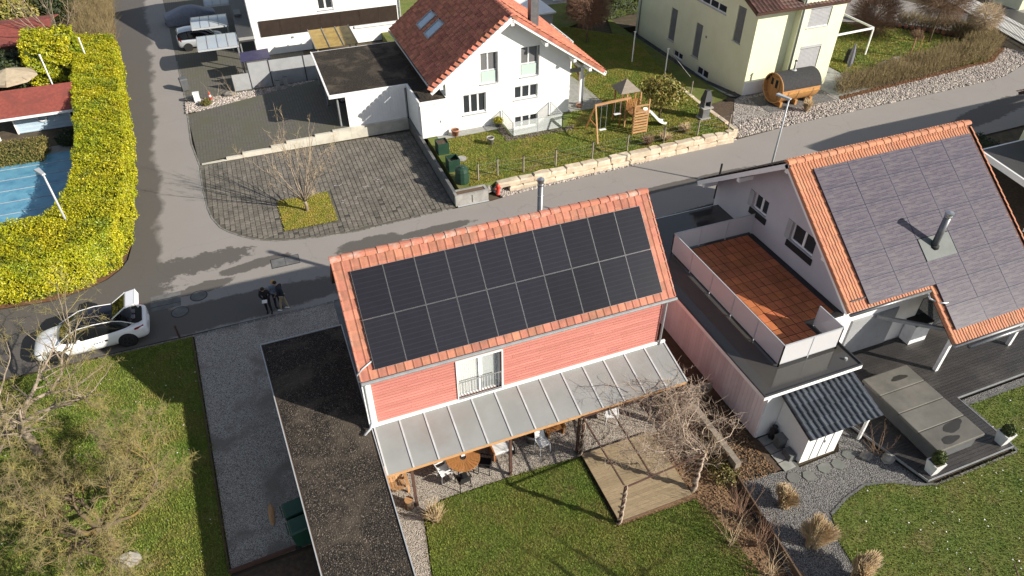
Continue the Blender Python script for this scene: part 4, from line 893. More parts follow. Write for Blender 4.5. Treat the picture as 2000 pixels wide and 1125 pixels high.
for wv in (WA, WB):
    f = window(WH, 'y', 41.6, *wv, n=1, frame='win_white', glass='glass_grey', fw=.07, inset=.14, bars=(wv[2]+.85,), wide=[(wv[0]+wv[1])/2-.05], mull=.045)
    wbox(MB(), 'y', 41.6, wv[0]+.08, wv[1]-.08, wv[2]+.07, wv[2]+.8, -.1, -.07).build('frosted_pane', 'glass_frost', f)
    wbox(MB(), 'y', 41.6, wv[1]-.04, wv[1]+.06, wv[2], wv[3], -.05, .03).build('shutter_rail', 'win_grey', f)
window(WH, 'y', 41.6, *WC, n=3, fw=.09, inset=.14); window(WH, 'y', 41.6, *WD, n=3, fw=.09, inset=.14); window(WH, 'y', 41.6, *WE, n=3, fw=.08, inset=.14, sill=False)
Y0r, Y1r = 40.7, 52.3
MB().slab([(10.45,Y1r,4.2),(10.45,Y0r,4.2),(15.85,Y0r,8.15),(15.85,Y1r,8.15)], .2).build('roof', 'paint_white', WH)
MB().slab([(22.6,Y0r,3.6),(22.6,Y1r,3.6),(15.85,Y1r,8.15),(15.85,Y0r,8.15)], .2).build('roof', 'paint_white', WH)
TW = tile_mesh(.3, .37, [(x, z*1.5) for x, z in WAVE], 'mottled_tile', drop=.05)
SKY = [(11.85,13.05,46.25,47.45),(11.85,13.05,48.2,49.4)]
def nosky(c, r):
    y = Y1r-.15-c*.3; x = 10.45+(r+.5)*.37*.807
    return not any(a-.05 < x < b_+.05 and c0-.05 < y < c1+.05 for a, b_, c0, c1 in SKY)
tiles(WH, (10.42,Y1r,4.19), (0,-1,0), (5.4,0,3.95), .3, .37, 38, 18, TW, nosky, .02, 300, 'mottled_tile_far')
tiles(WH, (22.62,Y0r+.1,3.59), (0,1,0), (-6.75,0,4.55), .3, .37, 38, 22, TW, None, .02, 0, 'mottled_tile_far')
ridge(WH, (15.85,Y0r,8.16), (15.85,Y1r,8.16), .16, .42, 'mottled_tile')
vt = MB().add([(0,0,-.16),(0,0,.05),(.02,0,.06),(.12,0,.05),(0,.38,-.16),(0,.38,.03),(.02,.38,.04),(.12,.38,.03)], [(0,1,5,4),(1,2,6,5),(2,3,7,6),(0,3,2,1)]).mesh('verge_tile','mottled_tile')
def verge(x0, z0, x1, z1, n):
    V = Vector((x1-x0, 0, z1-z0)).normalized(); U = Vector((0,1,0)); N_ = Vector((0,0,1)); N_ = (N_-V*N_.dot(V)).normalized(); M3 = Matrix((U, V, N_)).transposed()
    L = math.hypot(x1-x0, z1-z0)/n
    for k in range(n): inst('verge_tile', vt, WH, tuple(Vector((x0, Y0r-.03, z0+.03))+V*(k*L)), M3)
verge(10.45,4.2,15.85,8.15,18); verge(22.6,3.6,15.85,8.15,22)
q = MB(); q.bar((10.3,Y0r+.03,3.93),(15.85,Y0r+.03,7.9),.05,.2); q.bar((22.7,Y0r+.03,3.35),(15.85,Y0r+.03,7.9),.05,.2); q.build('bargeboard', 'paint_white', WH)
for x, z in ((11.0,4.3),(18.2,6.1),(20.3,4.75),(21.5,3.95),(15.85,7.7)): MB().box(x-.1,x+.1,Y0r+.03,41.6,z-.2,z).build('purlin', 'paint_white', WH)
MB().tube([(10.36,Y0r,4.1),(10.36,Y1r,4.1)], .07, 8).build('gutter', 'zinc', WH, True); MB().tube([(22.7,Y0r,3.5),(22.7,Y1r,3.5)], .07, 8).build('gutter', 'galv', WH, True)
MB().tube([(22.6,41.0,3.45),(22.0,41.9,3.2),(21.75,42.1,2.9),(21.75,42.1,.7)], .045, 8).build('downpipe', 'galv', WH, True)
for a, b_, c0, c1 in SKY:
    V = Vector((5.4,0,3.95)).normalized(); U = Vector((0,-1,0)); N_ = U.cross(V); p0 = Vector((a, c1, zl(a)))+N_*.05
    h = (b_-a)/V.x; w_ = c1-c0; f = MB()
    for (s0, s1, t0, t1) in ((0,w_,0,.1),(0,w_,h-.1,h),(0,.1,.1,h-.1),(w_-.1,w_,.1,h-.1)):
        f.slab([tuple(p0+U*s0+V*t0+N_*.12), tuple(p0+U*s1+V*t0+N_*.12), tuple(p0+U*s1+V*t1+N_*.12), tuple(p0+U*s0+V*t1+N_*.12)], .14)
    o = f.build('roof_window', 'zinc', WH)
    MB().slab([tuple(p0+U*.1+V*.1+N_*.08), tuple(p0+U*(w_-.1)+V*.1+N_*.08), tuple(p0+U*(w_-.1)+V*(h-.1)+N_*.08), tuple(p0+U*.1+V*(h-.1)+N_*.08)], .04).build('pane', 'glass_blue', o)
o = MB().box(17.75,18.3,42.4,42.95,6.5,8.9).build('chimney', 'steel_dull', WH); MB().box(17.7,18.35,42.35,43.0,8.9,8.98).build('chimney_cap', 'steel', o)
# ---- sunken window court with its glass railing
LW = thing('glass_railing', 'steel and glass railing round the sunken window of the white house', 'railing', (17, 39.5, GZ))
railing(LW, [(15.36,41.5),(15.36,39.46),(18.96,39.46),(18.96,41.5)], 1.0, 'glass_clear', GZ+.02, (1, 2, 1))
pebbles('pebbles', [(14.7,39.0),(19.6,39.0),(19.9,39.6),(19.05,39.4),(15.25,39.4),(15.25,41.4),(14.8,41.4)], 900, GZ, .07, 'pebble', 'grey stones round the glass railing of the white house')
# ---- terrace
sheet('house_terrace', [(20.4,41.45),(23.4,41.3),(23.3,46.5),(22.9,49.5),(20.4,49.5)], GZ+.03, 'flagstone')
sheet('house_path', [(10.6,40.75),(14.9,40.85),(14.9,41.6),(10.6,41.6)], GZ+.028, 'flagstone')
TC = thing('terrace_frame', 'white timber posts and beams under the white house eaves', 'pergola', (21.6, 44, GZ))
for y in (42.25,46.3): MB().box(21.5,21.72,y-.1,y+.1,GZ,3.6).build('post', 'paint_white', TC)
MB().box(21.52,21.7,42.0,48,3.3,3.5).build('beam', 'paint_white', TC); MB().box(20.42,21.5,42.15,42.35,3.2,3.42).build('beam', 'zinc', TC)
MB().bar((21.6,42.4,2.4),(21.6,43.4,3.35),.12,.14).build('brace', 'wood_light', TC)
for i in range(6): MB().bar((22.4,47.5+i*.75,3.35),(23.3,47.5+i*.75,3.25),.06,.08).build('rafter', 'paint_white', TC)
MB().bar((23.3,47.3,3.25),(23.3,51.5,3.25),.08,.1).build('beam', 'paint_white', TC)
for y in (47.5, 51.3): MB().box(23.24,23.36,y-.06,y+.06,GZ,3.22).build('post', 'paint_white', TC)
# ---- flat-roofed carport with white boarded walls
WC_ = thing('white_carport', 'white boarded carport with dark flat roof beside the white house', 'carport', (8, 47, .8))
cpl = [(4.45,52.6),(4.35,44.45),(9.58,44.45),(9.58,41.25),(11.44,41.25),(11.44,52.6)]
MB().prism(cpl, 2.98, 3.2).build('roof_deck', 'paint_white', WC_)
sheet('roof_gravel', [(4.55,52.5),(4.45,44.55),(9.68,44.55),(9.68,41.35),(11.42,41.35),(11.42,52.5)], 3.21, 'flat_gravel', WC_, None)
q = MB()
for a, b_ in zip(cpl, cpl[1:]): q.bar((*a,3.2),(*b_,3.2),.07,.1)
q.build('roof_edging', 'paint_white', WC_)
x = 5.4
while x < 9.4: MB().box(x, x+.175, 44.5, 44.54, .8, 3.0).build('wall_board', 'paint_white', WC_); x += .182
y = 41.5
while y < 44.45: MB().box(9.56, 9.6, y, y+.175, .7, 3.0).build('wall_board', 'paint_white', WC_); y += .182
x = 9.65
while x < 11.3: MB().box(x, x+.205, 41.34, 41.38, .66, 3.0).build('wall_board', 'paint_white', WC_); x += .21
MB().box(5.42,9.5,44.55,44.62,.8,3.0).build('inner_wall', 'grey_board', WC_); MB().box(9.6,11.4,41.4,44.4,.6,2.98).build('store_room', 'paint_white', WC_)
MB().box(10.95,10.98,41.3,41.335,1.6,1.75).build('handle', 'steel', WC_)
for x, y in ((4.65,52.3),(4.65,48.6),(4.9,44.9)): MB().tube([(x,y,.7),(x,y,3.0)], .07, 10).build('post', 'zinc', WC_)
MB().box(5.4,11.4,52.3,52.45,.8,3.0).build('back_wall', 'grey_board', WC_)
# ---- low stepped concrete wall, and the retaining wall beside the lawn
SW = thing('stepped_wall', 'pale stepped concrete wall between drive and paved forecourt', 'wall', (2, 44.4, 0))
steps = [(-4.35,-2.8,.07),(-2.8,-1.75,.19),(-1.75,.1,.33),(.1,1.1,.46),(1.1,3.0,.60),(3.0,4.2,.72),(4.2,5.4,.82),(5.4,7.0,.82),(7.0,8.3,.82),(8.3,9.42,.82)]
for a, b_, h in steps: MB().hexa([(a+.004,44.3,0),(b_-.004,44.3,0),(b_-.004,44.5,0),(a+.004,44.5,0)], [(a+.004,44.3,h*(.2 if a < -4 else 1)),(b_-.004,44.3,h),(b_-.004,44.5,h),(a+.004,44.5,h*(.2 if a < -4 else 1))]).build('wall_block', 'concrete_light', SW)
RW = thing('retaining_wall', 'long grey retaining wall between forecourt and lawn', 'wall', (9.6, 38, 0))
for k in range(6): y = 33.95+k*1.72; MB().box(9.42,9.6,y+.004,y+1.716,0,.82).build('wall_block', 'concrete_dark', RW)
PB = thing('stone_trough', 'grey granite trough with steel gutter beside the retaining wall', 'trough', (10.5, 33.8, 0))
q = MB(); q.box(9.45,11.5,33.62,33.74,0,.72); q.box(9.45,11.5,34.15,34.3,0,.72); q.box(9.45,9.6,33.74,34.15,0,.72); q.box(11.35,11.5,33.74,34.15,0,.72); q.build('trough', 'concrete', PB)
MB().box(9.6,11.35,33.74,34.15,.3,.69).build('lid', 'wood_brown', PB); q = MB(); q.box(9.55,11.5,33.5,33.6,0,.04); q.build('drain_channel', 'galv', PB); MB().bar((10.5,33.6,.1),(10.5,33.6,.6),.03,.03).build('pipe', 'steel', PB)
# ---- limestone wall: every block its own stone
LS = thing('limestone_wall', 'low wall of rough limestone blocks along the raised lawn', 'wall', (21, 34.6, 0))
rg = random.Random(21)
def stone(x0, x1, y0, y1, z0, z1, root, mat='limestone'):
    j = lambda: rg.uniform(-.035,.035); c = .05
    q = MB(); V = []
    for z, i in ((z0,.02),(z0+.05,0),(z1-.07,0),(z1,c)):
        for (a, b_) in ((x0+i,y0+i),((x0+x1)/2,y0+i-.02),(x1-i,y0+i),(x1-i,y1-i),((x0+x1)/2,y1-i),(x0+i,y1-i)): V.append((a+j(), b_+j(), z+(j() if z > z0 else 0)))
    Fc = [(5,4,3,2,1,0)]+[(k*6+i, k*6+(i+1)%6, k*6+6+(i+1)%6, k*6+6+i) for k in range(3) for i in range(6)]+[(18,19,20,21,22,23)]
    q.add(V, Fc); return q.build('stone_block', mat, root)
for lvl, (z0, z1, off) in enumerate(((-.05,.3,-.12),(.29,.64,.05))):
    x = 13.0 if lvl == 0 else 12.3
    while x < 29.4:
        L = rg.uniform(.8,1.5); x1 = min(x+L, 29.6); yb = 34.1+(x-13)/16.6*.42+off
        if x1-x > .3: stone(x+.02, x1-.02, yb, yb+.5, z0, z1+rg.uniform(-.03,.05), LS)
        x = x1
y = 34.9
while y < 44:
    L = rg.uniform(.8,1.4); xs = 29.75+(y-35)*.02
    if y < 52: stone(xs, xs+.38, y+.02, y+L-.02, -.1, .6+rg.uniform(-.03,.06), LS)
    y += L
for (x, y, r) in ((11.75,34.4,.34),(12.1,34.75,.28),(12.3,34.2,.3),(11.6,34.75,.25),(12.6,34.55,.3)):
    o = MB().blob((x,y,.25), (r,r*.8,r*.75), rg).build('boulder', 'field_stone', LS)
# ================================================================ second white house and its carports at the top of the street
mk('collector', (.035,.025,.02), (.045,.033,.027), 3, .35, 0, spec=.4)
W2 = thing('white_block_house', 'plain white house with long dark collector band on its wall', 'house', (7, 66, 0))
wn = (6.5,7.8,3.15,4.6)
facade('wall', 'y', 62.0, [(.95,0),(13.4,0),(13.4,5.6),(.95,5.6)], [wn], 'render_white', W2, .2)
q = MB(); q.add([(.95,62,0),(.95,72,0),(.95,72,5.6),(.95,67,8.5),(.95,62,5.6)], [(0,1,2,3,4)]); q.add([(13.4,62,0),(13.4,72,0),(13.4,72,5.6),(13.4,67,8.5),(13.4,62,5.6)], [(4,3,2,1,0)]); q.build('side_wall', 'render_white', W2)
window(W2, 'y', 62.0, *wn, n=2, inset=.12, fw=.1, mull=.08)
for i in range(7): a = 1.5+i*(13.2-1.5)/7; wbox(MB(), 'y', 62.0, a+.006, a+(13.2-1.5)/7-.006, 1.55, 2.85, .01, .07).build('collector_panel', 'collector', W2)
wbox(MB(), 'y', 62.0, 9.3, 13.3, 1.3, 1.5, .0, .12).build('ledge', 'paint_white', W2)
MB().slab([(.5,61.4,5.5),(13.8,61.4,5.5),(13.8,67,8.6),(.5,67,8.6)], .2).build('roof', 'mottled_tile', W2); MB().slab([(13.8,72.6,5.5),(.5,72.6,5.5),(.5,67,8.6),(13.8,67,8.6)], .2).build('roof', 'mottled_tile', W2)
MB().tube([(.45,61.3,5.4),(13.8,61.3,5.4)], .07, 8).build('gutter', 'galv', W2, True); MB().tube([(13.45,61.9,5.4),(13.45,61.9,0)], .05, 8).build('downpipe', 'galv', W2); MB().tube([(.5,61.4,5.4),(.9,61.9,4.9),(.9,61.9,0)], .05, 8).build('downpipe', 'galv', W2)
MB().box(3.9,4.1,61.95,61.999,1.15,1.3).build('vent', 'win_grey', W2)
CN = thing('yellow_canopy', 'weathered yellow translucent canopy beside the white collector house', 'canopy', (6.8, 57.4, 0))
for i in range(3):
    a = 5.12+i*1.1; MB().slab([(a+.02,55.5,2.35),(a+1.08,55.5,2.35),(a+1.08,59.4,2.5),(a+.02,59.4,2.5)], .03).build('roof_panel', 'poly_yellow', CN)
for i in range(4): a = 5.12+i*1.1; MB().bar((a,55.45,2.38),(a,59.45,2.53),.05,.06).build('glazing_bar', 'zinc', CN)
for x in (5.3,8.3):
    for y in (55.8,59.2): MB().box(x-.05,x+.05,y-.05,y+.05,0,2.36).build('post', 'zinc', CN)
# grey screen panels
FS = thing('screen_fence', 'tall grey board screen beside the pebble bed', 'fence', (2, 55.4, 0))
for a, b_, h in ((-.15,1.38,2.0),(1.42,4.0,2.0),(4.04,5.2,2.0)): MB().box(a,b_,55.36,55.44,0,h).build('fence_panel', 'grey_board', FS)
for x in (-.17,1.4,4.02): MB().box(x-.035,x+.035,55.33,55.47,0,2.05).build('post', 'anthracite', FS)
F2 = thing('low_screen', 'low pale grey board screen at the end of the tall screen', 'fence', (-.8, 55.3, 0))
MB().box(-1.45,-.22,55.28,55.34,.02,1.28).build('fence_panel', 'grey_board', F2); MB().box(-1.5,-1.45,55.27,55.35,0,1.32).build('post', 'anthracite', F2)
PU = thing('bike_shelter', 'small shelter with dark violet roof behind the grey screen', 'shelter', (.5, 57, 0))
MB().slab([(-.55,56.25,1.85),(1.65,56.3,1.85),(1.68,58.0,2.0),(-.5,57.8,2.0)], .06).build('roof', 'deep_blue_roof', PU)
for x, y in ((-.45,56.4),(1.5,56.45),(1.5,57.8),(-.4,57.65)): MB().box(x-.04,x+.04,y-.04,y+.04,0,1.85).build('post', 'anthracite', PU)
def polyport(y0, y1, x0, x1, label):
    t = thing('polycarbonate_carport', label, 'carport', ((x0+x1)/2, (y0+y1)/2, 0), 'carports of pale sheets beside the white block house'); n = 4; ym = (y0+y1)/2
    for i in range(n):
        a = x0+(x1-x0)*i/n; b_ = x0+(x1-x0)*(i+1)/n; q = MB(); pts = []
        for k in range(7):
            v = k/6; pts.append((y0+(y1-y0)*v, 2.15+.28*math.sin(math.pi*(.15+.7*v))))
        q.add([(a+.03,y,z) for y,z in pts]+[(b_-.03,y,z) for y,z in pts], [(k,7+k,8+k,k+1) for k in range(6)]); q.build('roof_panel', 'poly_blue', t, True)
        q = MB(); q.tube([(a,y,z+.01) for y,z in pts], .03, 5); q.build('rib', 'zinc', t)
    MB().tube([(x1,y,z+.01) for y,z in pts], .03, 5).build('rib', 'zinc', t)
    for y, z in (pts[0], pts[-1]): MB().box(x0,x1,y-.05,y+.05,z-.14,z-.01).build('edge_beam', 'galv', t)
    for x in (x1-.1,):
        for y, z in (pts[0], pts[-1]): MB().box(x-.05,x+.05,y-.05,y+.05,0,z-.1).build('post', 'zinc', t)
    return t
polyport(58.7,61.8,-3.45,-.4,'pale sheeted carport over the silver car'); polyport(63.9,66.9,-3.75,-.85,'pale sheeted carport between the silver and the covered car'); polyport(69.7,72.6,-2.5,.3,'pale sheeted carport over the end of the covered car')
LT = thing('lean_to', 'dark flat lean-to roof between the sheeted carports and the white block house', 'lean-to', (.2, 64, 0))
MB().box(-.35,.9,59.2,70,2.3,2.45).build('roof', 'flat_dark', LT); MB().box(-.3,.9,59.15,59.7,2.45,2.5).build('roof_edging', 'concrete', LT)
for y in (59.5,64,69.5): MB().box(-.3,-.2,y-.05,y+.05,0,2.3).build('post', 'zinc', LT)
MB().box(-.2,.35,65.2,66.6,2.46,2.62).build('skylight', 'plastic_grey', LT)
# bed with bins, stones and concrete pillars
def binn(root_loc, label, mat, w_, d_, h_, rz=0, lidc=None):
    t = local('wheelie_bin', label, 'bin')
    MB().hexa([(-w_*.42,-d_*.4,.06),(w_*.42,-d_*.4,.06),(w_*.42,d_*.4,.06),(-w_*.42,d_*.4,.06)], [(-w_/2,-d_/2,h_*.92),(w_/2,-d_/2,h_*.92),(w_/2,d_/2,h_*.92),(-w_/2,d_/2,h_*.92)]).build('body', mat, t, bevel=.02)
    MB().hexa([(-w_*.53,-d_*.54,h_*.92),(w_*.53,-d_*.54,h_*.92),(w_*.53,d_*.5,h_*.92),(-w_*.53,d_*.5,h_*.92)], [(-w_*.44,-d_*.42,h_),(w_*.44,-d_*.42,h_),(w_*.44,d_*.44,h_),(-w_*.44,d_*.44,h_)]).build('lid', lidc or mat, t, bevel=.02)
    MB().tube([(-w_*.4,d_*.56,h_*.95),(w_*.4,d_*.56,h_*.95)], .02, 8).build('handle', lidc or mat, t)
    for sx in (-1,1): MB().lathe((sx*w_*.4,d_*.38,.1), [(.1,-.03),(.1,.03)], 12, 0).build('wheel', 'rubber', t)
    return place(t, root_loc, rz)
binn((-5.0,56.9,0), 'dark grey bin standing beside the low screen drive', 'plastic_grey', .55, .6, 1.0, .2)
for x, y, lab in ((1.69,54.0,'short square concrete pillar at the edge of the pebble bed'),(2.32,54.5,'square concrete pillar close to the tall grey screen')):
    t = thing('concrete_pillar', lab, 'pillar', (x,y,.05)); MB().box(x-.15,x+.15,y-.15,y+.15,.05,.95).build('shaft', 'concrete', t, bevel=.01); MB().box(x-.17,x+.17,y-.17,y+.17,.95,1.0).build('cap', 'concrete_dark', t)
t = thing('meter_cabinet', 'small white utility cabinet on the pebble bed', 'cabinet', (-4.2,54.2,.05)); MB().box(-4.4,-4.0,54.05,54.4,.05,.75).build('body', 'plastic_white', t); MB().box(-4.43,-3.97,54.02,54.43,.75,.8).build('lid', 'plastic_white', t)
t = thing('traffic_cone', 'red and white traffic cone lying tilted on the pebble bed', 'cone', (-3.3,54.35,.05)); MB().box(-3.5,-3.1,54.15,54.55,.05,.08).build('base', 'red_paint', t)
MB().lathe((-3.3,54.35,.08), [(.15,0),(.11,.2)], 12).build('cone', 'red_paint', t); MB().lathe((-3.3,54.35,.28), [(.11,0),(.08,.15)], 12).build('band', 'plastic_white', t); MB().lathe((-3.3,54.35,.43), [(.08,0),(.03,.25)], 12).build('cone', 'red_paint', t)
for x, y, r, lab in ((-4.75,54.7,.35,'grey boulder at the street end of the pebble bed'),(-1.9,54.5,.45,'flat grey boulder among the bare shrubs of the pebble bed')):
    tag(MB().blob((x,y,.2), (r,r*.7,r*.55), rg, 9, 6).build('boulder', 'field_stone'), lab, 'boulder')
# ================================================================ the pale yellow house
YH = thing('yellow_house', 'tall pale yellow house with narrow shuttered windows', 'house', (38, 46, 0))
H1 = [(50.5,51.45,.65,3.3),(46.72,47.64,.55,3.25),(41.92,42.85,3.43,6.0),(44.2,48.6,4.9,5.5),(48.85,50.3,-.42,.12),(44.97,46.62,-.58,.08)]
facade('wall', 'x', 34.5, [(40.5,-.7),(57,-.7),(57,6.8),(48.7,9.5),(40.5,6.4)], H1, 'render_yellow', YH, .2)
facade('front_wall', 'y', 40.5, [(34.5,-.1),(38.2,-.1),(38.2,6.6),(34.5,6.6)], [], 'render_yellow', YH)
R1 = [(38.55,40.5,4.75,6.3),(38.5,40.45,1.35,3.4)]
q = MB(); q.box(34.5,38.2,40.42,40.5,-.1,1.0); q.build('plinth', 'render_white', YH)
facade('front_wall', 'y', 39.9, [(37.75,-.1),(41.75,-.1),(41.75,9),(37.75,9)], R1, 'render_yellow', YH, .12)
q = MB(); q.add([(37.75,39.9,-.1),(37.75,40.6,-.1),(37.75,40.6,9),(37.75,39.9,9)], [(0,1,2,3)]); q.add([(41.75,39.9,-.1),(41.75,50,-.1),(41.75,50,9),(41.75,39.9,9)], [(3,2,1,0)]); q.build('side_wall', 'render_yellow', YH)
for wv in H1[:3]:
    f = window(YH, 'x', 34.5, *wv, n=1, frame='win_grey', fw=.05, inset=.12, sill=True); n = int((wv[3]-wv[2])/.085)
    for k in range(n): wbox(MB(), 'x', 34.5, wv[0]+.05, wv[1]-.05, wv[2]+.03+k*.085, wv[2]+.09+k*.085, -.1, -.06).build('shutter_slat', 'win_grey', f)
window(YH, 'x', 34.5, *H1[3], n=4, fw=.07, inset=.1); window(YH, 'x', 34.5, *H1[4], n=2, fw=.07, inset=.1); window(YH, 'x', 34.5, *H1[5], n=2, fw=.07, inset=.1)
for wv in R1:
    f = wbox(MB(), 'y', 39.9, wv[0], wv[1], wv[3]-.2, wv[3], -.1, .02).build('roller_shutter', 'sill_metal', YH); n = int((wv[3]-wv[2]-.2)/.1)
    for k in range(n): wbox(MB(), 'y', 39.9, wv[0]+.02, wv[1]-.02, wv[2]+k*.1, wv[2]+.075+k*.1, -.09, -.05).build('shutter_slat', 'sill_metal', f)
    wbox(MB(), 'y', 39.9, wv[0]-.05, wv[1]+.05, wv[2]-.06, wv[2]-.004, -.1, .06).build('sill', 'sill_metal', f)
MB().tube([(37.9,39.84,8.8),(37.9,39.84,.8)], .05, 8).build('downpipe', 'zinc', YH, True); MB().tube([(34.42,56.4,6.5),(34.42,56.4,-.6)], .05, 8).build('downpipe', 'zinc', YH, True)
wbox(MB(), 'x', 34.5, 46.0, 46.15, 2.5, 2.65, 0, .05).build('lamp', 'win_grey', YH)
MB().slab([(33.7,39.7,6.45),(41.9,39.7,6.45),(41.9,48.7,10.0),(33.7,48.7,10.0)], .25).build('roof', 'brown_tile', YH); MB().slab([(41.9,57.7,6.45),(33.7,57.7,6.45),(33.7,48.7,10.0),(41.9,48.7,10.0)], .25).build('roof', 'brown_tile', YH)
TY = tile_mesh(.33, .36, WAVE, 'brown_tile'); V_ = (0, 9.0, 3.55)
tiles(YH, (33.68,39.68,6.45), (1,0,0), V_, .33, .36, 25, 26, TY, None, .02, 40, 'brown_tile_far')
# ---------------------------------------------------------------- barrel sauna
BS = thing('barrel_sauna', 'barrel sauna of warm wooden staves under black roofing felt', 'sauna', (37, 38.4, 0))
cx0, cx1, cy, cz, br = 35.5, 38.9, 38.45, 1.25, 1.08; n = 30
for k in range(n):
    a0, a1 = 2*math.pi*k/n, 2*math.pi*(k+.94)/n
    if math.sin((a0+a1)/2) > .15: continue
    q = MB(); V = []
    for x in (cx0, cx1):
        for a, r_ in ((a0,br),(a1,br),(a1,br-.06),(a0,br-.06)): V.append((x, cy+r_*math.cos(a), cz+r_*math.sin(a)))
    q.add(V, [(0,1,5,4),(1,2,6,5),(2,3,7,6),(3,0,4,7),(0,3,2,1),(4,5,6,7)]); q.build('stave', 'sauna_wood', BS)
q = MB(); m_ = 20; V = []
for x in (cx0-.02, cx1+.02):
    for k in range(m_+1): a = .12+(math.pi-.24)*k/m_; V.append((x, cy+(br+.015)*math.cos(a), cz+(br+.015)*math.sin(a)))
q.add(V, [(k, k+1, m_+2+k, m_+1+k) for k in range(m_)]); q.build('roof_felt', 'felt_black', BS, True)
for k in range(15):
    y0, y1 = cy-br+.04+k*(2*br-.08)/15, cy-br+.04+(k+1)*(2*br-.08)/15-.01; ym = (y0+y1)/2; h = math.sqrt(max(.02, (br-.07)**2-(ym-cy)**2)); MB().box(cx0+.28,cx0+.33,y0,y1,cz-h,cz+h).build('end_board', 'sauna_wood', BS)
q = MB()
for x in (cx0-.0,): q.tube([(x, cy+br*math.cos(2*math.pi*k/28)*.99, cz+br*math.sin(2*math.pi*k/28)*.99) for k in range(29)], .05, 6, False)
q.build('rim', 'sauna_wood', BS)
for x in (36.1,37.0,38.3):
    MB().tube([(x, cy+(br+.012)*math.cos(2*math.pi*k/28), cz+(br+.012)*math.sin(2*math.pi*k/28)) for k in range(14,29)], .014, 5, False).build('steel_hoop', 'steel', BS)
MB().box(cx0+.24,cx0+.28,cy-.32,cy+.3,.45,2.0).build('door', 'sauna_wood', BS); MB().box(cx0+.22,cx0+.24,cy-.12,cy+.12,1.2,1.8).build('door_pane', 'glass_dark', BS)
MB().box(cx0+.24,cx0+.27,cy+.42,cy+.62,1.3,1.8).build('side_pane', 'glass_dark', BS)
for x in (cx0+.35,cx0+1.7,cx1-.35): MB().yprism([(x-.1,.0),(x+.1,.0),(x+.1,.4),(x-.1,.4)], cy-.85, cy+.85).build('cradle', 'sauna_wood', BS)
o = MB().tube([(37.1,cy+.1,2.25),(37.1,cy+.1,3.0)], .06, 10).build('flue', 'steel_dull', BS, True); MB().lathe((37.1,cy+.1,3.0), [(.1,0),(.1,.04),(.02,.12)], 12).build('cap', 'black', o); MB().lathe((37.1,cy+.1,2.33), [(.22,0),(.2,.05)], 14).build('flashing', 'galv', o)
sheet('sauna_pad', [(34.6,37.2),(40.6,37.2),(40.6,39.8),(34.6,39.8)], .02, 'gravel_grey')
# white pergola frame, parasol, rocks on the terrace
PF = thing('shade_frame', 'slim white steel shade frame beside the yellow house', 'frame', (46.5, 43.5, 0))
for p, q_ in (((41.9,43.0,2.3),(49.1,43.4,2.3)),((49.1,43.4,2.3),(49.2,47.5,2.3)),((41.8,47.3,2.3),(49.2,47.5,2.3))): MB().bar(p, q_, .1, .14).build('beam', 'paint_white', PF)
for x, y in ((49.1,43.4),(49.2,47.5)): MB().box(x-.05,x+.05,y-.05,y+.05,0,2.24).build('post', 'paint_white', PF)
PS = thing('folded_parasol', 'folded grey parasol on the terrace by the shade frame', 'parasol', (44.6,40.6,0))
MB().tube([(44.6,40.6,0),(44.6,40.6,2.6)], .03, 8).build('pole', 'steel', PS); MB().lathe((44.6,40.6,.7), [(.1,0),(.22,.3),(.2,.9),(.12,1.5),(.03,1.9)], 9).build('canopy', 'fabric_grey', PS); MB().box(44.3,44.9,40.3,40.9,0,.08).build('base', 'concrete_dark', PS)
CB = thing('covered_grill', 'black covered grill on the terrace behind the folded parasol', 'grill', (46.6,42.6,0)); MB().hexa([(46.3,42.3,.02),(46.95,42.3,.02),(46.95,42.9,.02),(46.3,42.9,.02)], [(46.35,42.35,1.1),(46.9,42.35,1.1),(46.9,42.85,1.1),(46.35,42.85,1.1)]).build('cover', 'black', CB, bevel=.06); MB().box(46.2,46.28,42.4,42.8,.7,.75).build('side_shelf', 'black', CB)
for x, y, r, lab in ((48.5,40.6,.6,'pale rounded rock at the lawn edge by the bare hedge'),(46.9,39.9,.55,'flat grey rock in front of the shade frame'),(50.2,41.2,.5,'grey rock half hidden by the bare hedge')): tag(MB().blob((x,y,.2), (r,r*.7,r*.6), rg, 9, 6).build('rock', 'field_stone'), lab, 'rock')
q = MB().blob((55.9,50.0,.5), (.9,.6,.75), rg, 9, 6); tag(q.build('dark_boulder', 'concrete_dark'), 'large dark boulder at the far end of the hedged lawn', 'boulder')
EW = thing('stone_edging', 'row of brown edging stones between hedged lawn and far road', 'edging', (58, 46.5, 0))
for k in range(16): t_ = k/15; MB().blob((55.6+5.2*t_,49.2-6.0*t_,.15), (.22,.2,.2), rg).build('edging_stone', 'terracotta', EW)
# white picket fence, pale house and cypress beyond the bend
PK = thing('picket_fence', 'white picket fence round the pool yard beyond the road bend', 'fence', (65.5, 45, 0))
for i in range(90):
    t_ = i/89; x, y = 67.2-4.2*t_, 51.5-17*t_*.85; MB().box(x-.03,x+.03,y-.04,y+.04,.05,1.3).build('picket', 'paint_white', PK)
for z in (.35,1.05): MB().bar((67.24,51.6,z),(63.04,36.9,z),.04,.08).build('rail', 'paint_white', PK)
PH = thing('pale_house', 'pale cream house behind the white picket fence', 'house', (80, 54, 0))
MB().box(71.5,88,47,62,0,6.5).build('wall', 'render_cream', PH); MB().slab([(71,46.4,6.5),(88.5,46.4,6.5),(88.5,54.5,10),(71,54.5,10)], .2).build('roof', 'mottled_tile', PH); MB().slab([(88.5,62.6,6.5),(71,62.6,6.5),(71,54.5,10),(88.5,54.5,10)], .2).build('roof', 'mottled_tile', PH)
sheet('fenced_yard', [(67.2,52),(63.1,37.2),(71,38),(71.5,60)], .02, 'flat_dark')
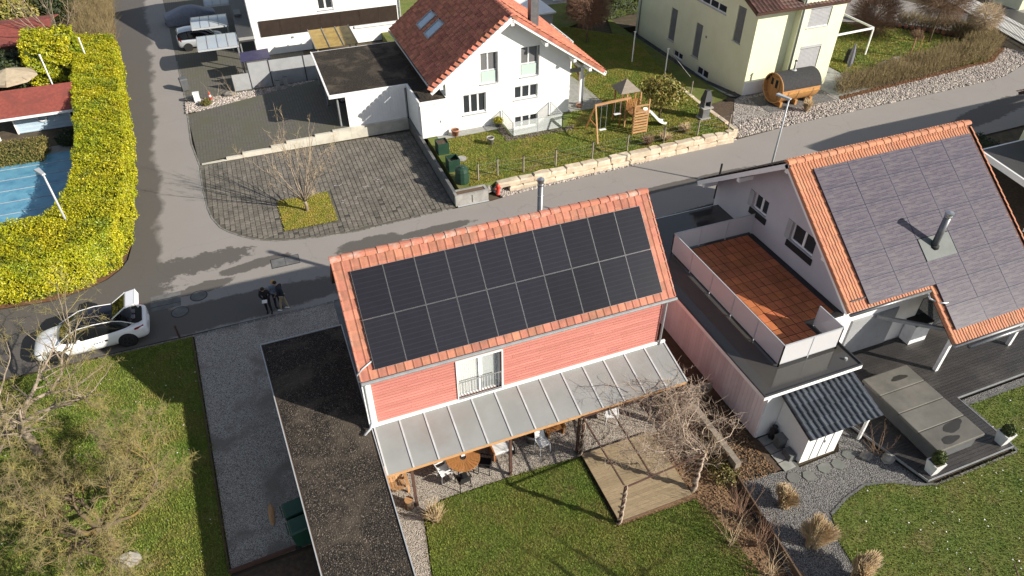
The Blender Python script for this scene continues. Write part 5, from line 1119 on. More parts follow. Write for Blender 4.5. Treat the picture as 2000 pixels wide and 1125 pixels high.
# flat-roofed carport and the roof corner at the right edge of the view
RC = thing('dark_carport', 'dark flat carport roof with white fascia behind the balcony house', 'carport', (41, 20, 0))
rc = [(39.2,24.4),(44.6,24.4),(44.6,14),(37.4,14)]
MB().prism(rc, 2.2, 2.55).build('roof_deck', 'paint_white', RC); sheet('roof_membrane', [(39.32,24.28),(44.5,24.28),(44.5,14.1),(37.55,14.1)], 2.56, 'flat_dark', RC, None)
for x, y in ((37.8,14.4),(39.4,24.1),(44.3,24.1),(44.3,14.4),(38.5,19.5)): MB().box(x-.06,x+.06,y-.06,y+.06,0,2.2).build('post', 'paint_white', RC)
sheet('yard_shade_sheet', [(30.3,11.6),(45,11.6),(45,25),(30.3,25)], -.04, 'bed_soil')  # dark soil tone paints in the balcony house's shade on this ground
EH = thing('corner_house', 'house with red tiled roof corner at the road bend', 'house', (50, 24, 0))
MB().box(45.2,60,17.5,26.0,0,4.4).build('wall', 'render_yellow', EH)
MB().slab([(44.3,16.8,4.3),(61,16.8,4.3),(61,21.8,7.6),(44.3,21.8,7.6)], .2).build('roof', 'roof_base', EH); MB().slab([(61,26.9,4.3),(44.3,26.9,4.3),(44.3,21.8,7.6),(61,21.8,7.6)], .2).build('roof', 'roof_base', EH)
tiles(EH, (61,26.92,4.3), (-1,0,0), (0,-5.1,3.3), .33, .37, 51, 16, tile_mesh(.33,.37,WAVE,'mottled_tile'), None, .02, 60, 'mottled_tile_far')
# houses behind the white house
BX = thing('white_annex', 'white rendered annex beyond the round-crowned tree', 'house', (33, 68, 0)); MB().box(29.8,37,65.2,76,0,5).build('wall', 'render_white', BX); MB().box(29.5,37.3,64.9,76.3,5,5.2).build('roof', 'flat_dark', BX)
sheet('annex_path', [(28.4,76),(28.4,64.5),(37,64.0),(37,65.2),(29.8,65.2),(29.8,76)], .31, 'concrete')
BY = thing('white_garden_store', 'white flat-roofed store behind the orange roof of the white house', 'shed', (25, 58, .3)); MB().box(23.2,25.8,56.6,61,.3,2.3).build('wall', 'grey_board', BY); MB().box(23.0,26.0,56.4,61.2,2.3,2.42).build('roof', 'paint_white', BY)
# ---------------------------------------------------------------- growing things
mk('twig_olive', (.24,.19,.09), (.18,.135,.07), 1.5, .95)
def twigmesh(name, segs, mat, parent=None):
    """segs: rows of p0(3) p1(3) r0 r1, each a three-sided tapering stick"""
    A = np.array(segs, dtype=float); n = len(A); p0, p1 = A[:,:3], A[:,3:6]; d = p1-p0; d /= np.linalg.norm(d, axis=1)[:,None]+1e-9
    x = np.cross(d, np.where(np.abs(d[:,2:3]) < .9, [[0,0,1.]], [[1.,0,0]])); x /= np.linalg.norm(x, axis=1)[:,None]; y = np.cross(d, x); V = np.zeros((n,6,3))
    for k in range(3):
        a = 2*math.pi*k/3; q = x*math.cos(a)+y*math.sin(a); V[:,k] = p0+q*A[:,6:7]; V[:,3+k] = p1+q*A[:,7:8]
    F_ = np.array([(0,1,4,3),(1,2,5,4),(2,0,3,5)]); F_ = (F_[None]+6*np.arange(n)[:,None,None]).reshape(-1,4)
    o = fastmesh(name, V.reshape(-1,3), F_, mat, parent)
    if parent: o['kind'] = 'stuff'
    return o
NR = np.random.default_rng(77)
class Tree:
    def __init__(s, seed, wob=.18, up=.05, ang=(.5,.95), ratio=.62, thick=.03, maxlvl=4, dens=1.0, step=.3, flat=0):
        s.r = random.Random(seed); s.big = []; s.small = []; s.wob, s.up, s.ang, s.ratio, s.thick, s.maxlvl, s.dens, s.step, s.flat = wob, up, ang, ratio, thick, maxlvl, dens, step, flat
    def grow(s, p, d, L, r, lvl=0, start=.25):
        rr = s.r; n = max(3, int(L/s.step)); st = L/n; p = Vector(p); d = Vector(d).normalized(); line = [tuple(p)]; rad = [r]
        for i in range(n):
            d = (d+Vector((rr.gauss(0,s.wob), rr.gauss(0,s.wob), rr.gauss(0,s.wob)+s.up-s.flat*d.z*.3))).normalized(); q = p+d*st
            ri = r*(1-.72*i/n); rj = r*(1-.72*(i+1)/n)
            if r > s.thick: line.append(tuple(q)); rad.append(rj)
            else: s.small.append((*p, *q, ri, rj))
            if lvl < s.maxlvl and i/n >= start:
                k = s.dens*(1.0 if lvl else .8)
                while k > 0:
                    if rr.random() < min(1, k):
                        ax = d.orthogonal().normalized(); ax.rotate(Matrix.Rotation(rr.uniform(0, 6.28), 3, d)); c = d.copy(); c.rotate(Matrix.Rotation(rr.uniform(*s.ang), 3, ax))
                        s.grow(q, c, L*s.ratio*rr.uniform(.6,1.1)*(1-.35*i/n), max(.004, rj*.62), lvl+1, .15)
                    k -= 1
            p = q
        if r > s.thick: s.big.append((line, rad))
    def spurs(s, n, lo, hi, r=.006, rise=.3):
        A = np.array(s.small)
        if not len(A): return
        i = NR.integers(0, len(A), n); u = NR.random((n,1)); p = A[i,:3]*(1-u)+A[i,3:6]*u; d = NR.normal(0,1,(n,3)); d[:,2] += rise; d /= np.linalg.norm(d,axis=1)[:,None]; e = p+d*NR.uniform(lo,hi,(n,1)); s.small += [tuple(x) for x in np.concatenate([p,e,np.full((n,1),r),np.full((n,1),r*.4)],1)]
    def build(s, root, bark, twig, twig_name='twigs', spur=None):
        if spur: s.spurs(*spur)
        q = MB()
        for line, rad in s.big: q.tube(line, rad, 6 if rad[0] > .08 else 5)
        q.build('trunk', bark, root, True); o = twigmesh(twig_name, s.small, twig, root); return o
def bare_tree(name, label, cat, base, h, r, seed, bark, twig, group=None, lean=(0,0,1), limbs=None, spur=None, **kw):
    t = thing(name, label, cat, base, group); T = Tree(seed, **kw)
    if limbs is None: T.grow(base, lean, h, r)
    else:
        hb, ls = limbs; b = Vector(base); top = b+Vector(lean).normalized()*hb; T.big.append(([tuple(b-Vector((0,0,.1))), tuple(b.lerp(top,.5)+Vector((.04,.03,0))), tuple(top)], [r*1.35, r*1.05, r]))
        for d, L, rr in ls: T.grow(tuple(top-Vector((0,0,.05))), d, L, rr, 1, .2)
    T.build(t, bark, twig, spur=spur); return t
# ---- the two old lichen-covered trees on the left lawn
def around(n, el, L, r, seed, jl=.25):
    rr = random.Random(seed); out = []
    for k in range(n):
        a = 2*math.pi*(k+rr.uniform(-.3,.3))/n; e = el+rr.uniform(-.25,.25); out.append(((math.cos(a)*math.cos(e), math.sin(a)*math.cos(e), math.sin(e)), L*(1+rr.uniform(-jl,jl)), r*rr.uniform(.75,1.1)))
    return out
bare_tree('old_apple_tree', 'old bare lichened tree with light limbs reaching over the white car', 'tree', (-11.3,22.6,0), 5, .15, 31, 'bark_light', 'twig_lichen', 'bare trees on the left lawn',
    spur=(6000,.08,.36,.006), limbs=(1.9, around(9, .42, 4.5, .1, 3)), wob=.15, up=.035, ang=(.45,1.1), ratio=.45, thick=.018, maxlvl=4, dens=.85, step=.21)
bare_tree('old_apple_tree', 'old bare tree thick with yellow lichen twigs near the gravel drive', 'tree', (-8.2,16.9,0), 4, .15, 47, 'bark_lichen', 'twig_lichen', 'bare trees on the left lawn',
    spur=(14000,.08,.34,.0065), limbs=(1.6, around(10, .42, 3.7, .095, 8)), wob=.18, up=.03, ang=(.4,1.1), ratio=.46, thick=.018, maxlvl=4, dens=1.0, step=.18)
tag(MB().blob((-7.8,16.35,.15), (.42,.3,.3), random.Random(5), 9, 6).build('boulder', 'field_stone'), 'pale grey boulder at the foot of the lichened tree', 'boulder')
# ---- tree in the square bed
bare_tree('young_tree', 'young bare tree with upright pale branches in the square bed', 'tree', (1.17,36.33,.04), 5, .085, 12, 'bark_light', 'twig_straw',
    spur=(700,.12,.45,.005,.8), limbs=(.7, around(12, 1.15, 3.7, .042, 4, .2)+around(4, .6, 1.9, .03, 6)), wob=.05, up=.03, ang=(.25,.55), ratio=.5, thick=.012, maxlvl=3, dens=.42, step=.3)
# ---- big tree beyond the lower edge of the view: its shadow lies on the lawn
bare_tree('walnut_tree', 'large bare tree whose branch shadows fall on the garden lawn', 'tree', (13.6,1.2,0), 9, .3, 5, 'bark', 'twig_brown',
    limbs=(3.6, around(8, .75, 4.3, .17, 9)), wob=.15, up=.03, ang=(.4,1.0), ratio=.6, thick=.02, maxlvl=3, dens=.5, step=.4)
# ---- ball-crowned and other bare trees
def ball_tree(label, base, ht, rad, seed, mat, n=2600, bark='bark', group=None, squash=.85):
    t = thing('round_tree', label, 'tree', base, group); b = Vector(base); rr = np.random.default_rng(seed); c = b+Vector((0,0,ht)); MB().tube([tuple(b-Vector((0,0,.1))), tuple(b+Vector((.03,.02,ht*.5))), tuple(c)], [.1,.075,.06], 7).build('trunk', bark, t, True)
    segs = []; st = np.array(c)
    for k in range(26):
        u = rr.normal(size=3); u[2] = abs(u[2])*.8+.15; u /= np.linalg.norm(u); e = st+u*rad*np.array([1,1,squash])*.75+[0,0,rad*.25]; m = (st+e)/2+rr.normal(0,.06,3); segs += [(*st,*m,.03,.02), (*m,*e,.02,.01)]
    u = rr.normal(size=(n,3)); u /= np.linalg.norm(u,axis=1)[:,None]; q = np.array(c)+[0,0,rad*.35]+u*(rad*rr.uniform(.35,.82,(n,1)))*[1,1,squash]; d = u+rr.normal(0,.45,(n,3))+[0,0,.25]; d /= np.linalg.norm(d,axis=1)[:,None]; L = rad*rr.uniform(.15,.4,(n,1)); e = q+d*L
    for a, b_ in zip(q, e): segs.append((*a,*b_,.011,.004))
    twigmesh('crown', segs, mat, t); return t
ball_tree('reddish round-crowned bare tree on the lawn behind the white house', (27.5,53.2,.3), 2.6, 2.1, 1, 'twig_red', 4200)
ball_tree('tall bare tree with a straight pale trunk beside the hedged lawn edging', (56.4,43.6,0), 2.9, 2.6, 2, 'twig_brown', 4000)
ball_tree('broad dense brown shrub-like tree beside the far road', (53.6,47.6,0), .9, 2.4, 3, 'twig_red', 4500)
ball_tree('small tan-tipped tree rising out of the bare hedge', (60.6,42.3,0), 1.6, 1.5, 4, 'twig_straw', 2200)
ball_tree('slender staked sapling on the hedged lawn', (52.2,41.6,0), 1.7, .6, 5, 'twig_brown', 500)
st_ = thing('tree_stakes', 'pair of pale wooden stakes beside the slender sapling', 'stakes', (52.1,41.2,0))
for x in (51.7,52.5): MB().tube([(x,41.2,0),(x,41.2,1.9)], .04, 6).build('stake', 'wood_light', st_)
# ---- hedges of bare twigs
def twig_hedge(name, label, poly, h, n, mat, cat='hedge', L=.55, zb=0):
    t = thing(name, label, cat, (poly[0][0], poly[0][1], zb)); P_ = np.array(poly); lo, hi = P_.min(0), P_.max(0); pts = []; k = 0
    while k < n: q = NR.uniform(lo, hi, (n,2)); q = q[inside_np(poly, q[:,0], q[:,1])]; pts.append(q); k += len(q)
    C = np.concatenate(pts)[:n]; z = zb+h*NR.uniform(0,.8,n)*(.8+.2*np.sin(C[:,0]*1.3)*np.cos(C[:,1]*1.7)); d = NR.normal(0,.42,(n,3)); d[:,2] = NR.uniform(.5,1.1,n); d /= np.linalg.norm(d,axis=1)[:,None]; l = L*NR.uniform(.5,1.3,(n,1)); p = np.concatenate([C,z[:,None]],1)
    twigmesh('twigs', np.concatenate([p, p+d*l, np.full((n,1),.013), np.full((n,1),.005)],1), mat, t)
    m_ = max(8, n//250); i = NR.integers(0,n,m_); s_ = []
    for k in i: x, y = C[k]; s_.append((x,y,zb,x+NR.normal(0,.15),y+NR.normal(0,.15),zb+h*.8,.025,.01))
    twigmesh('stems', s_, 'bark', t); return t
twig_hedge('bare_hedge', 'long bare olive-brown hedge along the pebble strip', [(41.2,37.4),(50,37.9),(58,38.6),(61.3,40.4),(62.2,42.5),(60.5,45.6),(57.6,48.6),(56.9,47.8),(59.2,44.5),(59.6,42.4),(57,41.0),(50,40.1),(46,39.4),(41.4,38.6)], 1.55, 15000, 'twig_olive', L=.6)
twig_hedge('bare_hedge', 'brown bare hedge beside the street above the laurel hedge', [(-10.2,66.5),(-11.2,84),(-14.5,84),(-13.2,67)], 2.3, 4200, 'twig_olive', L=1.2)
# ---- leafy hedges
def leaf_hedge(name, label, poly, h, mat, core, dens, size, zb=0, lump=.18, cat='hedge', inset=.22, xr=None):
    t = thing(name, label, cat, (poly[0][0], poly[0][1], zb)); n = len(poly); cx = sum(p[0] for p in poly)/n; P_ = np.array(poly)
    def shrink(d):
        out = []
        for i in range(n):
            a, b, c = Vector(poly[i-1]), Vector(poly[i]), Vector(poly[(i+1)%n]); e1 = (b-a).normalized(); e2 = (c-b).normalized(); n1 = Vector((-e1.y,e1.x)); n2 = Vector((-e2.y,e2.x)); m_ = (n1+n2); m_ = m_.normalized() if m_.length > .1 else n1; out.append(tuple(b+m_*d))
        return out
    ar = sum(poly[i][0]*poly[(i+1)%n][1]-poly[(i+1)%n][0]*poly[i][1] for i in range(n))/2
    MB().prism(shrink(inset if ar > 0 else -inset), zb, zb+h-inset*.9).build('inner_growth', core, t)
    lo, hi = P_.min(0), P_.max(0)
    if xr: lo = np.maximum(lo, xr[0]); hi = np.minimum(hi, xr[1])
    N_ = int(dens*(hi-lo)[0]*(hi-lo)[1]); q = NR.uniform(lo, hi, (N_,2)); q = q[inside_np(poly, q[:,0], q[:,1])]
    bump = lambda X,Y: lump*(np.sin(X*2.1+Y*.7)*np.cos(Y*1.9-X*.6)+.6*np.sin(X*5.3)*np.sin(Y*4.7))
    C = np.concatenate([q, (zb+h+bump(q[:,0],q[:,1])*.7+NR.normal(0,.06,len(q))-.14*NR.random(len(q)))[:,None]],1); Nn = np.tile([[0,0,1.]],(len(q),1)); CS, NS = [C], [Nn]
    for i in range(n):
        a, b = P_[i], P_[(i+1)%n]; L = np.linalg.norm(b-a); m_ = int(dens*L*h)
        if L < .01: continue
        u = NR.random(m_); e = (b-a)/L; nn = np.array([e[1],-e[0]])*(1 if ar > 0 else -1); p = a+(b-a)*u[:,None]; z = zb+h*NR.random(m_)**.8; bb = bump(p[:,0]+z, p[:,1]-z)
        p = p+nn*(bb*.8-.06+NR.normal(0,.05,m_))[:,None]
        if xr is not None:
            k = (p[:,0] > xr[0][0])&(p[:,1] < xr[1][1]); p, z = p[k], z[k]
        CS.append(np.concatenate([p, z[:,None]],1)); NS.append(np.tile([[nn[0],nn[1],.45]],(len(p),1)))
    leafcloud('leaves', np.concatenate(CS), np.concatenate(NS), size, mat, t, .65, .42); return t
LH = [(-34,33.55),(-14,33.2),(-11.9,33.0),(-10.2,33.4),(-8.9,34.3),(-8.3,36.2),(-8.15,41),(-8.4,48),(-9.1,56),(-9.75,64.8),(-12.6,66.0),(-12.1,56),(-11.2,47.6),(-10.9,42),(-11.2,39),(-11.9,37.4),(-13.9,37.3),(-34,37.6)]
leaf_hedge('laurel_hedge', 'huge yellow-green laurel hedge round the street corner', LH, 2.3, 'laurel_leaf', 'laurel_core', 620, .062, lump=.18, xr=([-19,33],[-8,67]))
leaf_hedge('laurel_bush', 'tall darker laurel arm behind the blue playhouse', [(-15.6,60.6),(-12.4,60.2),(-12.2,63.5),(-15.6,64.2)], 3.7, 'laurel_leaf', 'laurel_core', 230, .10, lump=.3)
leaf_hedge('dark_hedge', 'dark clipped hedge behind the flat carport with white fascia', [(33,25.6),(43.6,25.6),(43.8,27.7),(33,27.4)], 1.3, 'leaf_dark', 'laurel_core', 160, .07, lump=.08)
leaf_hedge('clipped_hedge', 'clipped khaki hedge block between pool and blue playhouse', [(-16.6,48.3),(-13.7,48.2),(-13.6,50.3),(-16.6,50.5)], 1.0, 'leaf_khaki', 'laurel_core', 260, .06, lump=.05)
leaf_hedge('evergreen_hedge', 'tall dark evergreen hedge beyond the round-crowned tree', [(29.6,58.6),(34.2,59.3),(40,61),(40,64),(29.6,62)], 3.6, 'leaf_dark', 'laurel_core', 70, .12, lump=.25)
def shrub(label, c, r, n, size, mat, name='shrub', cat='shrub', squash=.85, core=True):
    t = thing(name, label, cat, (c[0],c[1],c[2])); u = NR.normal(size=(n,3)); u[:,2] = np.abs(u[:,2])-.25; u /= np.linalg.norm(u,axis=1)[:,None]
    lump = 1+.16*np.sin(u[:,0]*5+1)*np.cos(u[:,1]*6)+.1*np.sin(u[:,2]*9+u[:,0]*7); P_ = np.array([c[0],c[1],c[2]+r*squash*.55])+u*(r*lump*NR.uniform(.72,1.03,n))[:,None]*[1,1,squash]
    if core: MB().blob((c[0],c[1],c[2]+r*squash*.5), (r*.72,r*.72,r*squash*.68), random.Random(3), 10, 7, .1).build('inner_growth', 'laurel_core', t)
    leafcloud('leaves', P_, u, size, mat, t, .8, .45); return t
shrub('dark rounded shrub against the hedge beside the blue playhouse', (-12.5,50.6,0), .75, 1600, .07, 'leaf_dark')
shrub('dark evergreen mass behind the beige parasol', (-17.5,62,0), 2.2, 3000, .13, 'leaf_dark'); shrub('dark bush beside the tall hedge back and red-roofed shed', (-16.8,64.6,0), 1.6, 2000, .12, 'leaf_dark')
shrub('green conifer bush beyond the far red shed roof', (-19.5,77,0), 2.6, 3500, .14, 'leaf_olive'); shrub('mixed evergreen bush beyond the far shed, next to the bare hedge', (-16,79,0), 2.2, 2600, .14, 'leaf_dark')
bare_tree('birch_tree', 'bare pale multi-stemmed tree over the far red shed roof', 'tree', (-14.2,66.8,0), 6, .12, 17, 'bark_light', 'twig_straw', limbs=(1.0, around(6, 1.15, 5.6, .06, 5)), wob=.08, up=.02, ang=(.3,.8), ratio=.5, thick=.02, maxlvl=3, dens=.5, step=.4)
# ---- standard laurel tree, garden shrubs
t = thing('standard_laurel', 'small round-headed evergreen tree with olive leaves beside the play tower', 'tree', (25.9,38.3,GZ)); MB().tube([(25.9,38.3,GZ-.1),(25.92,38.3,1.6),(25.9,38.32,2.2)], [.07,.055,.05], 7).build('trunk', 'bark', t, True)
u = NR.normal(size=(3400,3)); u /= np.linalg.norm(u,axis=1)[:,None]; lump = 1+.18*np.sin(u[:,0]*4+2)*np.cos(u[:,1]*5); leafcloud('crown', np.array([25.9,38.3,2.6])+u*(1.4*lump*NR.uniform(.35,1,3400))[:,None]*[1.1,1.1,.75], u, .12, 'leaf_olive', t, .9, .4)
def tuft(label, c, h, n, mat, spread=.5, name='grass_tuft', r=.012, cat='grass tuft', head=False):
    t = thing(name, label, cat, c); a = NR.normal(0,1,n)*2.2 if head else NR.uniform(0,6.28,n); s = spread*np.sqrt(NR.random(n)); H_ = h*NR.uniform(.55,1.1,n); b = np.stack([c[0]+np.cos(a)*s*.25, c[1]+np.sin(a)*s*.25, np.full(n,c[2])],1)
    if head:
        g5 = NR.integers(0,6,n); off = NR.normal(0,.13*h,(6,2)); le = NR.normal(0,.2*h,(6,2))+[.12*h,.08*h]; hh = NR.uniform(.6,1.1,6); b[:,:2] += off[g5]*.8; H_ = H_*hh[g5]; a = NR.uniform(0,6.28,n); s = s*.6
    m_ = b+np.stack([np.cos(a)*s*.45, np.sin(a)*s*.45, H_*.62],1); e = b+np.stack([np.cos(a)*s*.8+(le[g5,0] if head else 0), np.sin(a)*s*.8+(le[g5,1] if head else 0), H_*(1.0-.15*s/spread)],1)+NR.normal(0,.06,(n,3)); o = np.full((n,1),1.)
    twigmesh('blades', np.concatenate([np.concatenate([b,m_,o*r,o*r*.9],1), np.concatenate([m_,e,o*r*.9,o*r*(.9 if head else .25)],1)]), mat, t)
    return t
tuft('round tuft of straw-coloured grass on the grey gravel', (14.58,9.99,0), .7, 1800, 'straw', .32, head=True, r=.007)
tuft('tall plume grass leaning over the gravel beside the right lawn', (14.5,8.3,0), 1.4, 3000, 'straw', .34, head=True, r=.007)
tuft('broad plume grass at the lower end of the gravel strip', (15.0,6.75,0), 1.3, 3000, 'straw', .36, head=True, r=.007)
tuft('small straw tuft leaning at the pebble strip beside the sauna', (37.2,36.4,0), 1.0, 350, 'straw', .4)
tuft('thin dry stalks at the lawn corner beside the stump', (2.45,14.1,0), .95, 140, 'straw', .5, r=.008)
tuft('dry grass clump beside the fence posts on the raised lawn', (24.6,35.3,GZ), .5, 260, 'straw', .5); tuft('yellowish grass clump under the wooden stake on the raised lawn', (26.4,35.9,GZ), .6, 260, 'straw', .5); tuft('greyish twig clump near the limestone wall and play tower', (23.2,35.2,GZ), .7, 200, 'twig_brown', .45)
def bush(label, c, h, seed, mat, n=9, L=1.0, dens=.7, name='bare_shrub'):
    t = thing(name, label, 'shrub', c); T = Tree(seed, wob=.12, up=.03, ang=(.3,.8), ratio=.5, thick=.5, maxlvl=2, dens=dens, step=.2); rr = random.Random(seed)
    for k in range(n): a = rr.uniform(0,6.28); e = rr.uniform(.7,1.4); T.grow((c[0]+rr.uniform(-.1,.1),c[1]+rr.uniform(-.1,.1),c[2]), (math.cos(a)*math.cos(e),math.sin(a)*math.cos(e),math.sin(e)), h*L*rr.uniform(.7,1.1), .014, 0, .2)
    twigmesh('branches', T.small, mat, t); return t
bush('bare shrub between spa deck and garden shed', (19.5,10.55,0), 1.5, 61, 'twig_brown', 9); bush('small bare shrub in the raised lawn behind the fence posts', (14.6,34.9,GZ), 1.0, 62, 'twig_straw', 4, dens=.4)
bush('tan upright shrub against the timber fence near the patio roof', (12.9,14.5,0), 1.7, 63, 'twig_straw', 22, dens=.5); bush('dense dry shrub at the end of the timber fence', (13.0,12.6,0), 1.5, 64, 'twig_straw', 22, dens=1.0)
bush('red-brown twiggy shrub beside the low timber edging', (12.75,10.2,0), 1.4, 65, 'twig_red', 22, dens=.8); bush('dense brown shrub among the dead stems of the edging bed', (12.7,9.0,0), 1.3, 66, 'twig_red', 22, dens=.9); bush('pale bare shrub at the lawn edge below the pergola', (11.8,9.4,0), 1.6, 67, 'twig_straw', 10, dens=.6); bush('straw-coloured shrub at the lower end of the edging bed', (12.4,7.9,0), 1.2, 68, 'twig_straw', 16, dens=.8)
bush('thin branching shrub in the pebble bed beside the low screen', (-1.6,54.3,.05), 1.9, 69, 'twig_straw', 6, dens=.5); bush('sparse shrub in the pebble bed beside the cone', (-2.9,53.9,.05), 1.6, 70, 'twig_straw', 5, dens=.4); bush('low twiggy shrub in front of the tall grey screen', (.6,54.2,.05), .9, 71, 'twig_brown', 10)
bush('bare shrub inside the bare hedge beside the sauna terrace', (45.4,39.6,0), 1.5, 72, 'twig_brown', 12); bush('dark bare shrub on the lawn slope beside the yellow house', (31.5,46.5,.02), 1.6, 73, 'twig_brown', 10)
shrub('olive evergreen bush by the end post of the patio roof', (13.0,15.6,0), .5, 500, .06, 'leaf_box', core=False); shrub('mottled low bush beside the leaning pergola post', (13.2,11.9,0), .55, 900, .05, 'leaf_khaki', core=False)
shrub('yellow-green plant in a pot by the glass railing of the white house', (14.95,41.2,GZ+.3), .32, 260, .07, 'laurel_leaf', core=False); shrub('small mossy bush beside the traffic cone', (-3.6,53.4,.05), .4, 500, .05, 'leaf_khaki')
# ---------------------------------------------------------------- wooden deck and vine pergola
WD_ = thing('wooden_deck', 'square tan wooden deck under the vine pergola', 'deck', (10.1, 13.1, 0))
MB().prism([(8.6,11.56),(11.62,11.62),(11.66,14.68),(8.6,14.7)], .0, .12).build('deck_frame', 'wood_brown', WD_)
y = 11.58
while y < 14.6: MB().box(8.58, 11.64, y, y+.136, .12, .155).build('deck_board', 'wood_deck', WD_); y += .1425
PG = thing('vine_pergola', 'rusty steel pergola overgrown with a tangle of bare vine', 'pergola', (10, 13, 0))
feet = [(8.58,11.55),(11.78,11.75),(8.56,14.75),(12.6,14.8)]
for x, y in feet: MB().box(x-.035,x+.035,y-.035,y+.035,0,2.25).build('post', 'brown_steel', PG)
for p, q_ in (((8.58,11.55,2.25),(11.78,11.75,2.25)),((8.58,11.55,2.25),(8.56,14.95,2.25)),((11.78,11.75,2.25),(12.6,14.8,2.25)),((9.65,11.62,2.25),(9.7,14.9,2.25)),((10.7,11.68,2.25),(11.0,14.9,2.25)),((8.56,14.85,2.25),(12.6,14.8,2.25))): MB().bar(p, q_, .05, .05).build('beam', 'brown_steel', PG)
VN = thing('grape_vine', 'bare twisted vine climbing the pergola posts and roof', 'vine', (11.2, 13, 0)); rr = random.Random(8)
for (x, y), turns, r in zip(feet, (3,4,2.5,2.5), (.04,.06,.035,.035)):
    for ph in (0, 2.4):
        q = MB(); pts = [(x+.09*math.cos(ph+turns*2*math.pi*k/24)+rr.uniform(-.02,.02), y+.09*math.sin(ph+turns*2*math.pi*k/24)+rr.uniform(-.02,.02), -.05+2.35*k/24) for k in range(25)]; q.tube(pts, [r*(1-.4*k/24) for k in range(25)], 6); q.build('vine_stem', 'vine_wood', VN, True)
T = Tree(19, wob=.32, up=.0, ang=(.4,1.2), ratio=.62, thick=.5, maxlvl=2, dens=.75, step=.2, flat=1.0)
for k in range(46):
    x = rr.triangular(8.7,13.3,11.6); y = rr.uniform(12.0,15.0); a = rr.uniform(0,6.28)
    T.grow((x,y,2.25+rr.uniform(0,.45)), (math.cos(a),math.sin(a),rr.uniform(-.1,.25)), rr.uniform(1.0,2.1), rr.uniform(.012,.024), 0, .1)
for k in range(16):
    a = rr.uniform(2.2,4.2); T.grow((11.8+rr.uniform(-.1,.2),11.85+rr.uniform(-.1,.4),2.2), (math.cos(a)*.9,abs(math.sin(a))*.5+.3,.2), rr.uniform(1.4,2.6), .025, 0, .2)
S_ = [s_ for s_ in T.small if 8.2 < s_[3] < 14.0 and 11.2 < s_[4] < 15.6]
T.small = S_; T.spurs(2200,.1,.6,.006,.1); twigmesh('vine_canes', T.small, 'vine_wood', VN)
# timber fence of sleepers, low board edging
TF = thing('timber_fence', 'thick weathered timber sleeper fence between the two gardens', 'fence', (13.6, 13.6, 0))
for k, z in enumerate((0,.3,.6)): MB().box(13.5,13.74,11.7,15.66,z+.004,z+.296).build('sleeper', 'wood_brown' if k < 2 else 'wood_grey', TF)
for k, z in enumerate((0,.3,.6)): MB().box(13.75,15.0,15.46,15.66,z+.004,z+.296).build('sleeper', 'wood_brown' if k < 2 else 'wood_grey', TF)
for y in (12.2,13.6,15.0): MB().box(13.42,13.5,y-.06,y+.06,0,.95).build('post', 'wood_brown', TF)
TE = thing('board_edging', 'low dark board edging along the grey gravel', 'edging', (13.3, 9.5, 0))
for k in range(4):
    t0, t1 = k/4, (k+1)/4; MB().bar((13.6-.7*t0,11.6-7.4*t0,.17),(13.6-.7*t1,11.58-7.4*t1,.17),.06,.34).build('edging_board', 'wood_brown', TE)
mulchp = [(12.0,11.3),(13.3,12.3),(13.4,11.5),(12.9,8),(12.3,8),(12.1,10.2)]
tag(leafcloud('leaf_mulch', np.stack([*(lambda q: (q[:,0],q[:,1],np.full(len(q),.03)))(NR.uniform([11.7,7.2],[13.5,14.6],(2600,2)))],1), np.tile([[0,0,1.]],(2600,1)), .045, 'mulch', None, .5, .6), 'dry leaves covering the bed along the timber fence', 'leaves', kind='stuff')
tag(leafcloud('leaf_mulch', np.stack([*(lambda q: (q[:,0],q[:,1],np.full(len(q),.03)))(NR.uniform([13.8,11.3],[15.3,15.2],(1800,2)))],1), np.tile([[0,0,1.]],(1800,1)), .045, 'mulch', None, .5, .6), 'dry leaves on the side path behind the timber fence', 'leaves', kind='stuff')
# ---------------------------------------------------------------- pool garden behind the laurel hedge
PC = thing('pool_cover', 'bright blue slatted cover over the swimming pool', 'pool cover', (-14.2,44.5,.02))
MB().box(-16.5,-11.9,39.0,49.35,.02,.07).build('pool_rim', 'concrete', PC)
y = 39.2
while y < 49.2: MB().box(-16.3,-12.0,y,min(49.25,y+1.42),.07,.15).build('cover_slat', 'pool_cover', PC); y += 1.45
for yy in (40.65,42.1,43.55,45.0,46.45,47.9): MB().box(-16.3,-12.0,yy-.02,yy+.005,.15,.17).build('joint_strip', 'paint_grey', PC)
for y in (42.4,44.1):
    t = thing('pool_lamp', 'white box lamp with black top at the pool edge, '+('nearer the clipped hedge' if y > 43 else 'farther from the clipped hedge'), 'lamp', (-16.1,y,.15), 'box lamps at the pool'); MB().box(-16.25,-15.95,y-.15,y+.15,.15,.55).build('body', 'plastic_white', t); MB().box(-16.24,-15.96,y-.14,y+.14,.55,.57).build('solar_top', 'black', t)
BP = thing('blue_playhouse', 'pale blue boarded playhouse with red felt roof, lifebuoy and anchor', 'playhouse', (-14.3,54.5,0))
for k in range(11): MB().box(-15.95,-12.5,53.45,53.5,.05+k*.15,.05+k*.15+.145).build('wall_board', 'blue_wash', BP)
MB().box(-15.95,-12.5,53.5,56.5,0,1.75).build('wall', 'blue_wash', BP)
MB().box(-16.02,-15.93,53.4,53.5,0,1.75).build('corner_post', 'paint_white', BP); MB().box(-12.52,-12.43,53.4,53.5,0,1.75).build('corner_post', 'paint_white', BP)
MB().slab([(-17.6,52.55,1.55),(-11.95,52.55,1.55),(-11.95,55.1,2.5),(-17.6,55.1,2.5)], .08).build('roof', 'felt_red', BP); MB().slab([(-11.95,57.6,1.55),(-17.6,57.6,1.55),(-17.6,55.1,2.5),(-11.95,55.1,2.5)], .08).build('roof', 'felt_red', BP)
